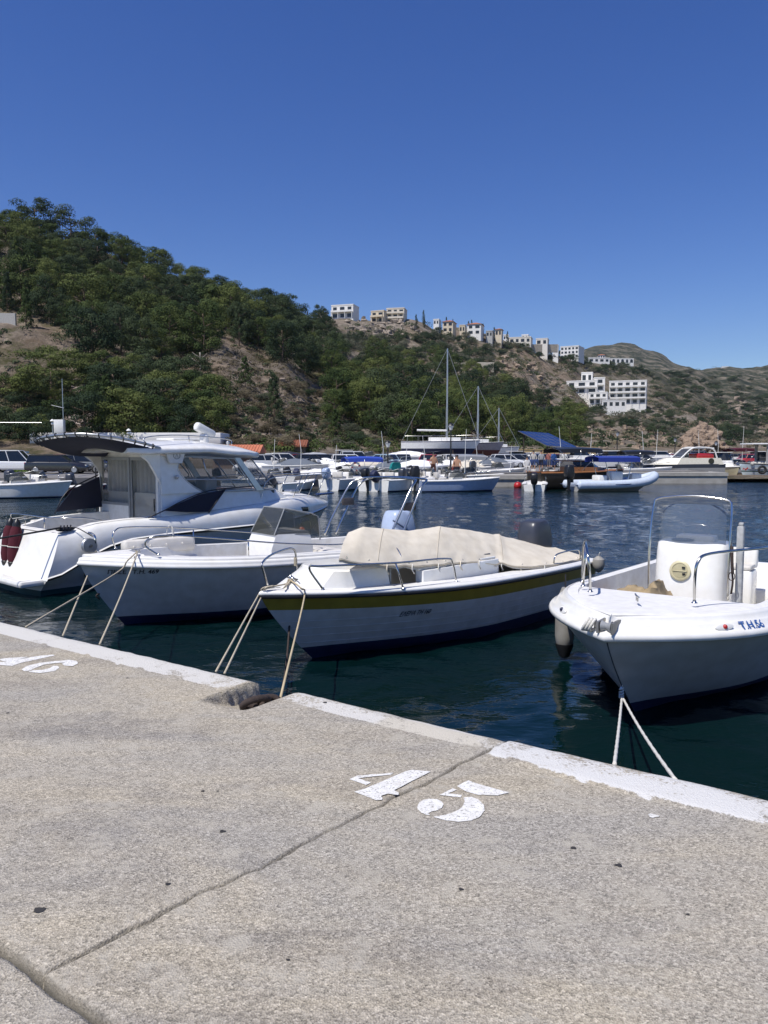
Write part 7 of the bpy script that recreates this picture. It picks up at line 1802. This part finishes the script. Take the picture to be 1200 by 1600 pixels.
def leaves(rng, clumps, per, size):
    """clumps: (centre, radii); leaf-sized quads lying roughly on each clump's surface"""
    V = []; 
    C = np.array([c for c, r_ in clumps]); Rr = np.array([r_ for c, r_ in clumps])
    n = len(clumps) * per
    idx = np.repeat(np.arange(len(clumps)), per)
    d = rng.normal(size=(n, 3)); d /= np.linalg.norm(d, axis=1)[:, None]
    d[:, 2] = np.where(d[:, 2] < -.35, -d[:, 2], d[:, 2])
    rad = rng.uniform(.55, 1.08, n) ** .8
    P = C[idx] + d * Rr[idx] * rad[:, None]
    nr = d + rng.normal(size=(n, 3)) * .30; nr /= np.linalg.norm(nr, axis=1)[:, None]
    t = rng.normal(size=(n, 3)); t -= nr * (t * nr).sum(1)[:, None]; t /= np.linalg.norm(t, axis=1)[:, None]; bt = np.cross(nr, t)
    s_ = rng.uniform(.6, 1.3, n)[:, None] * size
    a = P + t * s_ ; b_ = P + bt * s_ * .6; c = P - t * s_; e = P - bt * s_ * .6
    Vv = np.stack([a, b_, c, e], 1).reshape(-1, 3)
    return Vv
def mesh_quads(name, V, mat):
    n = len(V) // 4; me = bpy.data.meshes.new(name); me.vertices.add(len(V)); me.vertices.foreach_set('co', V.astype(np.float32).ravel())
    me.loops.add(n * 4); me.loops.foreach_set('vertex_index', np.arange(n * 4, dtype=np.int32)); me.polygons.add(n)
    me.polygons.foreach_set('loop_start', np.arange(0, n * 4, 4, dtype=np.int32)); me.update(calc_edges=True); me.materials.append(mat); me.validate()
    return me
def crown(kind, seed):
    rng = np.random.default_rng(seed); cl = []
    if kind == 'pine':      # broad, billowing aleppo pine; unit height 1, width about 1
        n = 38
        for i in range(n):
            z = rng.uniform(.12, .92); env = .50 * math.sqrt(max(.05, 1 - ((z - .48) / .50) ** 2)); a = rng.uniform(0, 6.28); rr = env * rng.uniform(.35, 1.0) ** .6
            r_ = rng.uniform(.11, .21); cl.append(((rr * math.cos(a), rr * math.sin(a), z), (r_ * 1.15, r_ * 1.15, r_ * .78)))
        return leaves(rng, cl, 230, .0175)
    if kind == 'fullpine':
        for i in range(60):
            z = rng.uniform(.04, .93); env = .52 * math.sqrt(max(.04, 1 - ((z - .42) / .60) ** 2)); a = i * 2.4; rr = env * rng.uniform(.25, 1.0) ** .55
            r_ = rng.uniform(.08, .17); cl.append(((rr * math.cos(a), rr * math.sin(a), z), (r_ * 1.2, r_ * 1.2, r_ * .62)))
        return leaves(rng, cl, 330, .011)
    if kind == 'conepine':
        for i in range(26):
            z = .10 + .85 * (i / 25); env = .33 * (1 - z) ** .75 + .03; a = i * 2.4 + rng.uniform(-.4, .4); rr = env * rng.uniform(.4, .95)
            r_ = rng.uniform(.08, .14) * (1.2 - z * .6); cl.append(((rr * math.cos(a), rr * math.sin(a), z), (r_, r_, r_ * .9)))
        return leaves(rng, cl, 200, .016)
    if kind == 'bush':
        for i in range(20):
            a = rng.uniform(0, 6.28); rr = .5 * rng.uniform(0, 1) ** .5; z = .45 * math.sqrt(max(0.02, 1 - (rr / .55) ** 2)) * rng.uniform(.3, 1.25)
            r_ = rng.uniform(.14, .24); cl.append(((rr * math.cos(a), rr * math.sin(a), z), (r_, r_, r_ * .8)))
        return leaves(rng, cl, 200, .020)
    if kind == 'cypress':
        for i in range(20):
            z = .05 + .9 * i / 19; env = .085 * math.sin(math.pi * min(1, z * .8 + .2)) + .01; a = rng.uniform(0, 6.28)
            cl.append(((env * .5 * math.cos(a), env * .5 * math.sin(a), z), (env + .02, env + .02, .07)))
        return leaves(rng, cl, 50, .02)
def trunk_mb(kind, rng):
    mb = MB()
    if kind in ('pine',):
        mb.tube([(0, 0, -.12), (.015, .01, .2), (-.01, .02, .5), (.02, 0, .8)], [.032, .024, .016, .006], n=7, k=3)
        for i in range(7):
            a = i * 2.1 + rng.random(); z = .25 + .08 * i; mb.tube([(0, 0, z), (.18 * math.cos(a), .18 * math.sin(a), z + .07), (.34 * math.cos(a), .34 * math.sin(a), z + .12)], [.014, .009, .004], n=5)
    else:
        top_ = .7 if kind != 'bush' else .34
        mb.tube([(0, 0, -.15), (0, .01, .15), (0, 0, top_)], [.03, .02, .006], n=6)
        for i in range(4):
            a = i * 1.7; mb.tube([(0, 0, .15), (.15 * math.cos(a), .15 * math.sin(a), .28)], [.012, .005], n=5)
    return mb
CR = {}; TR = {}
for kind, nv in (('pine', 7), ('conepine', 2), ('bush', 4), ('cypress', 2), ('fullpine', 1)):
    CR[kind] = [crown(kind, 10 * i + len(kind)) for i in range(nv)]
MESH = {}
def get_mesh(kind, v, mat):
    k = (kind, v, mat.name)
    if k not in MESH: MESH[k] = mesh_quads('crown', CR[kind][v], mat)
    return MESH[k]
def get_trunk(kind):
    if kind not in TR:
        o = trunk_mb(kind, random.Random(3)).build('trunk', bark, angle=180); TR[kind] = o.data; bpy.data.objects.remove(o)
    return TR[kind]
def find_Y(px, py, y0=72, y1=1300):
    Y = y0
    while Y < y1:
        z = TH((px - 600) / 1200 * Y, Y)
        if z >= zpix(Y, py): return Y
        Y *= 1.008
    return None
trng = random.Random(11)
def tree(px, Y, h, wd, kind, mat, name, label, cat, group=None, trunk=True, sink=0):
    x = (px - 600) / 1200 * Y; z = TH(x, Y) - sink
    r = empty(name, (x, Y, z), trng.uniform(0, 6.28), label, cat, group); r.scale = (wd, wd, h)
    v = trng.randrange(len(CR[kind])); c = bpy.data.objects.new('crown', get_mesh(kind, v, mat)); col.objects.link(c); c.parent = r
    if trunk:
        t = bpy.data.objects.new('trunk', get_trunk(kind)); col.objects.link(t); t.parent = r
    return r
def inside(p, poly):
    x, y = p; c = False
    for i in range(len(poly)):
        (x0, y0), (x1, y1) = poly[i], poly[i - 1]
        if (y0 > y) != (y1 > y) and x < (x1 - x0) * (y - y0) / (y1 - y0) + x0: c = not c
    return c
PLACED = []
ORD = 'first second third fourth fifth sixth seventh eighth ninth tenth eleventh twelfth thirteenth fourteenth fifteenth sixteenth seventeenth eighteenth nineteenth twentieth twenty-first twenty-second twenty-third twenty-fourth twenty-fifth'.split()
def relabel(made, label, hs):
    # every tree of a wood gets its place in it: rows from the top, counted from the left
    made.sort(key=lambda t: t[2]); n = len(made); rows = max(1, min(6, round(n / 14))); per = -(-n // rows)
    names = {1: ['only'], 2: ['upper', 'lower'], 3: ['top', 'middle', 'bottom'], 4: ['top', 'upper', 'lower', 'bottom'], 5: ['top', 'second', 'middle', 'fourth', 'bottom'], 6: ['top', 'second', 'third', 'fourth', 'fifth', 'bottom']}[rows]
    for i in range(rows):
        row = sorted(made[i * per:(i + 1) * per], key=lambda t: t[1])
        for j, t in enumerate(row):
            t[0]['label'] = label + ', ' + (ORD[j] if j < len(ORD) else ORD[len(row) - 1 - j] + ' from last') + ' from left' + (', ' + names[i] + ' row' if rows > 1 else '')
def zone(poly, n, hs, ws, kind, mats, name, label, cat, group, gap=.5, tries=60, bare=(), trunk=True):
    xs = [p[0] for p in poly]; ys = [p[1] for p in poly]; k = 0; made = []
    for _ in range(n * tries):
        if k >= n: break
        px, py = trng.uniform(min(xs), max(xs)), trng.uniform(min(ys), max(ys))
        if not inside((px, py), poly) or any(inside((px, py), b_) for b_ in bare): continue
        Y = find_Y(px, py)
        if not Y: continue
        h = trng.uniform(*hs); w_ = h * trng.uniform(*ws); x = (px - 600) / 1200 * Y
        if any((x - a) ** 2 + (Y - b_) ** 2 < ((w_ + c) * gap) ** 2 for a, b_, c in PLACED[-400:]): continue
        PLACED.append((x, Y, w_)); k += 1
        mt = trng.choice(mats); t_ = tree(px, Y, h, w_, kind, mt, name, label, cat, group, trunk, sink=h * (.12 if kind == 'pine' else .05)); made.append((t_, px, py - h * 600 / Y, h, w_, mt))
    relabel(made, label, hs)
    return k
# single trees that stand out
tree(85, 101, 8.6, 11.0, 'fullpine', pine_m, 'pine_tree', 'broad yellow green pine standing alone below the road wall on the left', 'tree', sink=1.6)
tree(170, 86, 7.0, 5.5, 'conepine', pine_m, 'pine_tree', 'bright cone shaped pine beside the rockfall, above the cruiser awning', 'tree')
tree(130, 96, 3.5, 4, 'bush', dark_m, 'evergreen_shrub', 'dark shrub on top of the rockfall', 'shrub')
tree(385, 108, 4.4, 3.4, 'conepine', pine_m, 'pine_tree', 'small bright pine on the bare slope, upper left of two', 'tree')
tree(430, 98, 6.6, 4.4, 'conepine', dark_m, 'pine_tree', 'dark cone shaped pine alone on the bare slope', 'tree')
tree(525, 100, 4.0, 3.6, 'conepine', pine_m, 'pine_tree', 'small pine at the left border of the middle wood', 'tree')
for a in ((18, 66, 3.6, 5.2, 'middle'), (52, 67, 3.2, 4.6, 'right hand'), (-10, 66, 3.4, 5, 'left hand')):
    tree(a[0], a[1], a[2] * .85, a[3], 'bush', lime_m, 'vine_shrub', a[4] + ' bright green leafy climber over the pale blue shelter', 'shrub')
for p in PLACED: pass
B1 = [(-60, 515), (28, 512), (32, 600), (20, 640), (-60, 640)]; B2 = [(100, 600), (150, 592), (168, 640), (152, 690), (95, 680)]
B3 = [(272, 562), (380, 548), (430, 575), (500, 600), (520, 680), (430, 700), (330, 690), (345, 640), (300, 600)]
B4 = [(540, 505), (640, 505), (660, 522), (600, 532), (545, 528)]; B5 = [(780, 548), (860, 590), (905, 640), (880, 660), (800, 622), (770, 590)]
bare = (B1, B2, B3, B4, B5)
for z_ in ([(-60, 400), (200, 440), (380, 490), (400, 545), (200, 560), (-60, 480)], [(600, 600), (700, 575), (860, 650), (890, 690), (640, 690)]):
    zone(z_, 12, (5, 9), (.5, .7), 'conepine', [dark_m, pine_m], 'pine_tree', 'pointed conifer ' + ('of the left hill' if z_[0][0] < 0 else 'behind the masts'), 'tree', 'pointed conifers ' + ('of the left hill' if z_[0][0] < 0 else 'behind the masts'), .4)
n1 = zone([(-80, 352), (60, 365), (200, 412), (330, 458), (395, 480), (410, 548), (280, 560), (165, 592), (100, 520), (30, 505), (-80, 480)], 125, (4.5, 10), (.65, 1.05), 'pine', [pine_m, pine_m, pine_m, dark_m, dark_m], 'pine_tree', 'pine of the left hill wood', 'tree', 'pines of the left hill wood', .34, bare=bare)
n2 = zone([(100, 602), (290, 596), (345, 650), (350, 695), (100, 695)], 22, (4, 6.5), (.8, 1.1), 'pine', [dark_m, pine_m], 'pine_tree', 'pine on the lower slope above the cruiser', 'tree', 'pines of the lower left slope', .3, bare=(B2,))
n2 += zone([(160, 598), (290, 600), (340, 650), (345, 695), (160, 695)], 26, (3.5, 5.5), (.9, 1.3), 'bush', [dark_m, dark_m, pine_m], 'evergreen_shrub', 'dark shrub above the cruiser roof', 'shrub', 'dark shrubs on the lower left slope', .36)
n2 += zone([(-60, 600), (95, 600), (98, 690), (-60, 695)], 22, (3.5, 5.5), (.9, 1.3), 'bush', [dark_m, dark_m, pine_m], 'evergreen_shrub', 'dark shrub low at far left', 'shrub', 'dark shrubs at the far left', .36)
n3 = zone([(395, 485), (520, 512), (535, 600), (500, 598), (425, 562), (400, 530)], 36, (4.5, 9.5), (.6, 1.0), 'pine', [pine_m, dark_m, dark_m], 'pine_tree', 'pine left of the villas', 'tree', 'pines left of the villas', .32, bare=bare)
n4 = zone([(505, 605), (600, 565), (700, 560), (780, 600), (860, 640), (905, 672), (900, 698), (640, 698), (525, 670)], 110, (4.5, 10), (.65, 1.05), 'pine', [pine_m, pine_m, dark_m], 'pine_tree', 'pine behind the yacht masts', 'tree', 'pines of the wood behind the masts', .33)
n5 = zone([(530, 528), (640, 532), (700, 520), (790, 548), (775, 590), (700, 565), (560, 575), (530, 560)], 70, (4.5, 7.5), (.8, 1.1), 'bush', [dark_m, dark_m, grey_m], 'evergreen_tree', 'dark evergreen below the villas', 'tree', 'dark evergreens below the villas', .42, bare=(B4,))
n6 = zone([(650, 498), (700, 505), (800, 528), (790, 545), (700, 530), (640, 515)], 20, (4, 8), (1.0, 1.0), 'cypress', [dark_m], 'cypress_tree', 'slender cypress by the villas', 'tree', 'cypresses between the ridge villas', 0.05)
n7 = zone([(840, 545), (900, 562), (1000, 572), (1030, 600), (1015, 590), (960, 590), (880, 585), (850, 565)], 50, (4, 7), (.9, 1.3), 'bush', [dark_m, dark_m, grey_m], 'evergreen_tree', 'evergreen by the white skyline block', 'tree', 'evergreens around the white skyline block', .34)
n8 = zone([(860, 640), (1010, 636), (1075, 655), (1060, 685), (960, 672), (880, 668)], 55, (3, 6), (1.0, 1.5), 'bush', [dark_m, grey_m, dark_m], 'evergreen_shrub', 'shrub below the white hotel', 'shrub', 'shrubs below the white hotel', .34)
n9 = zone([(1015, 590), (1080, 580), (1200, 590), (1240, 690), (1130, 690), (1080, 650), (1010, 636)], 110, (4, 8), (1.1, 1.7), 'bush', [dark_m, grey_m, dark_m], 'evergreen_shrub', 'maquis shrub of the far right hillside', 'shrub', 'maquis on the far right hillside', .3)
zone([(780, 541), (872, 546), (872, 562), (780, 556)], 22, (3, 5), (.9, 1.3), 'bush', [dark_m, grey_m], 'evergreen_shrub', 'shrub below the terrace villas', 'shrub', 'shrubs below the terrace villas', .3)
n10 = zone([(400, 600), (520, 620), (600, 700), (350, 702), (345, 660)], 48, (1.2, 2.6), (1.0, 1.5), 'bush', [dry_m, grey_m, dry_m, dark_m], 'dry_shrub', 'low dry shrub on the bare slope', 'shrub', 'dry shrubs on the bare slope', .4)
for a in ((505, 70), (522, 40), (536, 0), (640, 5)): pass
print('TREES', n1, n2, n3, n4, n5, n6, n7, n8, n9, n10)
# skyline pines left of the villas and on the left crest are part of the zones; a dead tree on the bare shoulder
Y = 113; x = (316 - 600) / 1200 * Y
dt = MB(); dt.tube([(0, 0, -.3), (.05, 0, 1.0), (0, 0, 2.6)], [.12, .09, .03], k=3, n=7)
for a, z_, l in ((.3, 1.0, 1.9), (2.9, 1.1, 1.7), (1.2, 1.6, 1.0), (3.6, 1.9, 1.2), (5.8, 1.7, 1.3)): dt.tube([(0.02, 0, z_), (l * .5 * math.cos(a), .3 * math.sin(a), z_ + l * .22), (l * math.cos(a), .5 * math.sin(a), z_ + l * .62)], [.06, .04, .012], n=6)
dr = empty('dead_tree', (x, Y, TH(x, Y)), 0, 'bare bleached dead tree on the shoulder of the bare slope', 'tree'); dt.build('branches', paint('bleached wood', (.42, .37, .32), .9, .2), dr, angle=180)
# rockfall stones
rk = MB(); rr_ = random.Random(8)
rm = paint('pale pink rock', (.40, .33, .29), .95, .3, scale=1.5, bump=.08)
for i in range(230):
    py = rr_.uniform(596, 694); px = 128 + rr_.gauss(0, 17) + (py - 640) * -.12; Y = find_Y(px, py)
    if not Y: continue
    x = (px - 600) / 1200 * Y; r_ = rr_.uniform(.15, .5); rk.sphere((x, Y, TH(x, Y) + r_ * .2), r_, 8, sz=(1.2, 1, .7), rag=.9, seed=i)
tag(rk.build('rock_scree', rm, angle=20), kind='stuff', label='pale pink scree of broken rocks between dark shrubs', cat='rocks')
B6 = [(870, 655), (1010, 662), (1060, 692), (1050, 702), (850, 702)]; B7 = [(1130, 620), (1200, 640), (1200, 690), (1130, 690)]
for b_, nn, mat_ in ((B6, 130, (.30, .23, .17)), (B7, 70, (.29, .23, .18)), (B5, 110, (.30, .23, .17)), (B4, 80, (.32, .27, .22)), (B3, 230, (.27, .215, .17))):
    rk = MB(); xs = [p[0] for p in b_]; ys = [p[1] for p in b_]; i = 0
    while i < nn:
        px, py = rr_.uniform(min(xs), max(xs)), rr_.uniform(min(ys), max(ys))
        if not inside((px, py), b_): continue
        i += 1; Y = find_Y(px, py)
        if not Y: continue
        x = (px - 600) / 1200 * Y; r_ = rr_.uniform(.12, .62) ** 1.3 * (Y / 100) ** 1.1 * .75; rk.sphere((x, Y, TH(x, Y)), r_, 8, sz=(1.2, 1, .9), rag=1.3, seed=i)
    tag(rk.build('rock_scree', paint('slope rock', mat_, .95, .35, scale=1.0, bump=.1), angle=15), kind='stuff', label='scattered rocks on a bare slope', cat='rocks')
# scrub ground cover: countless low shrubs on every slope
def scrub(poly, n, size, mat, name, label, per=34, leaf=.22):
    rng = np.random.default_rng(len(label)); xs = [p[0] for p in poly]; ys = [p[1] for p in poly]; cl = []; t = 0
    while len(cl) < n and t < n * 5:
        t += 1; px, py = trng.uniform(min(xs), max(xs)), trng.uniform(min(ys), max(ys))
        if not inside((px, py), poly): continue
        Y = find_Y(px, py)
        if not Y: continue
        Y *= trng.uniform(1, 1.02)
        x = (px - 600) / 1200 * Y; r_ = trng.uniform(*size) * (1 if Y < 250 else Y / 250); cl.append(((x, Y, TH(x, Y) + r_ * .15), (r_ * 1.3, r_ * 1.3, r_ * .75)))
    V = leaves(rng, cl, int(per * 1.8), leaf * .7)
    o = bpy.data.objects.new(name, mesh_quads(name, V, mat)); col.objects.link(o); tag(o, label, 'scrub', kind='stuff')
LEFT = [(-60, 380), (200, 420), (400, 490), (560, 520), (560, 700), (-60, 700)]
scrub(LEFT, 420, (.4, 1.0), dark_m, 'ground_scrub', 'green undergrowth on the left slopes')
scrub([(280, 555), (400, 545), (520, 590), (620, 702), (330, 702)], 800, (.25, .7), dry_m, 'dry_scrub', 'dry brown scrub on the bare slope', leaf=.14)
scrub([(540, 505), (800, 530), (1000, 570), (1200, 580), (1240, 700), (800, 700), (560, 560)], 900, (.7, 1.6), dark_m, 'hillside_scrub', 'dark maquis covering the right hillside', leaf=.42)
scrub([(640, 520), (880, 570), (1200, 600), (1200, 700), (860, 700), (700, 600)], 600, (.5, 1.2), dry_m, 'dry_hillside_scrub', 'dry scrub patches on the right hillside', leaf=.4)
scrub([(380, 690), (860, 690), (860, 712), (380, 712)], 160, (.5, 1.1), pine_m, 'roadside_scrub', 'green scrub along the foot of the slope', leaf=.2)
# ================================================================== AIR
hm = bpy.data.materials.new('sea haze'); hm.use_nodes = True; hn = hm.node_tree; hn.nodes.clear()
pv = hn.nodes.new('ShaderNodeVolumePrincipled'); pv.inputs['Color'].default_value = (.80, .88, 1, 1); pv.inputs['Density'].default_value = .00006; pv.inputs['Anisotropy'].default_value = .2
ho = hn.nodes.new('ShaderNodeOutputMaterial'); hn.links.new(pv.outputs[0], ho.inputs['Volume'])
mb = MB(); mb.box(-2600, 3000, -40, 2700, -3, 420); tag(mb.build('haze', hm, angle=0), 'thin sea haze over the whole bay', 'haze', kind='stuff')
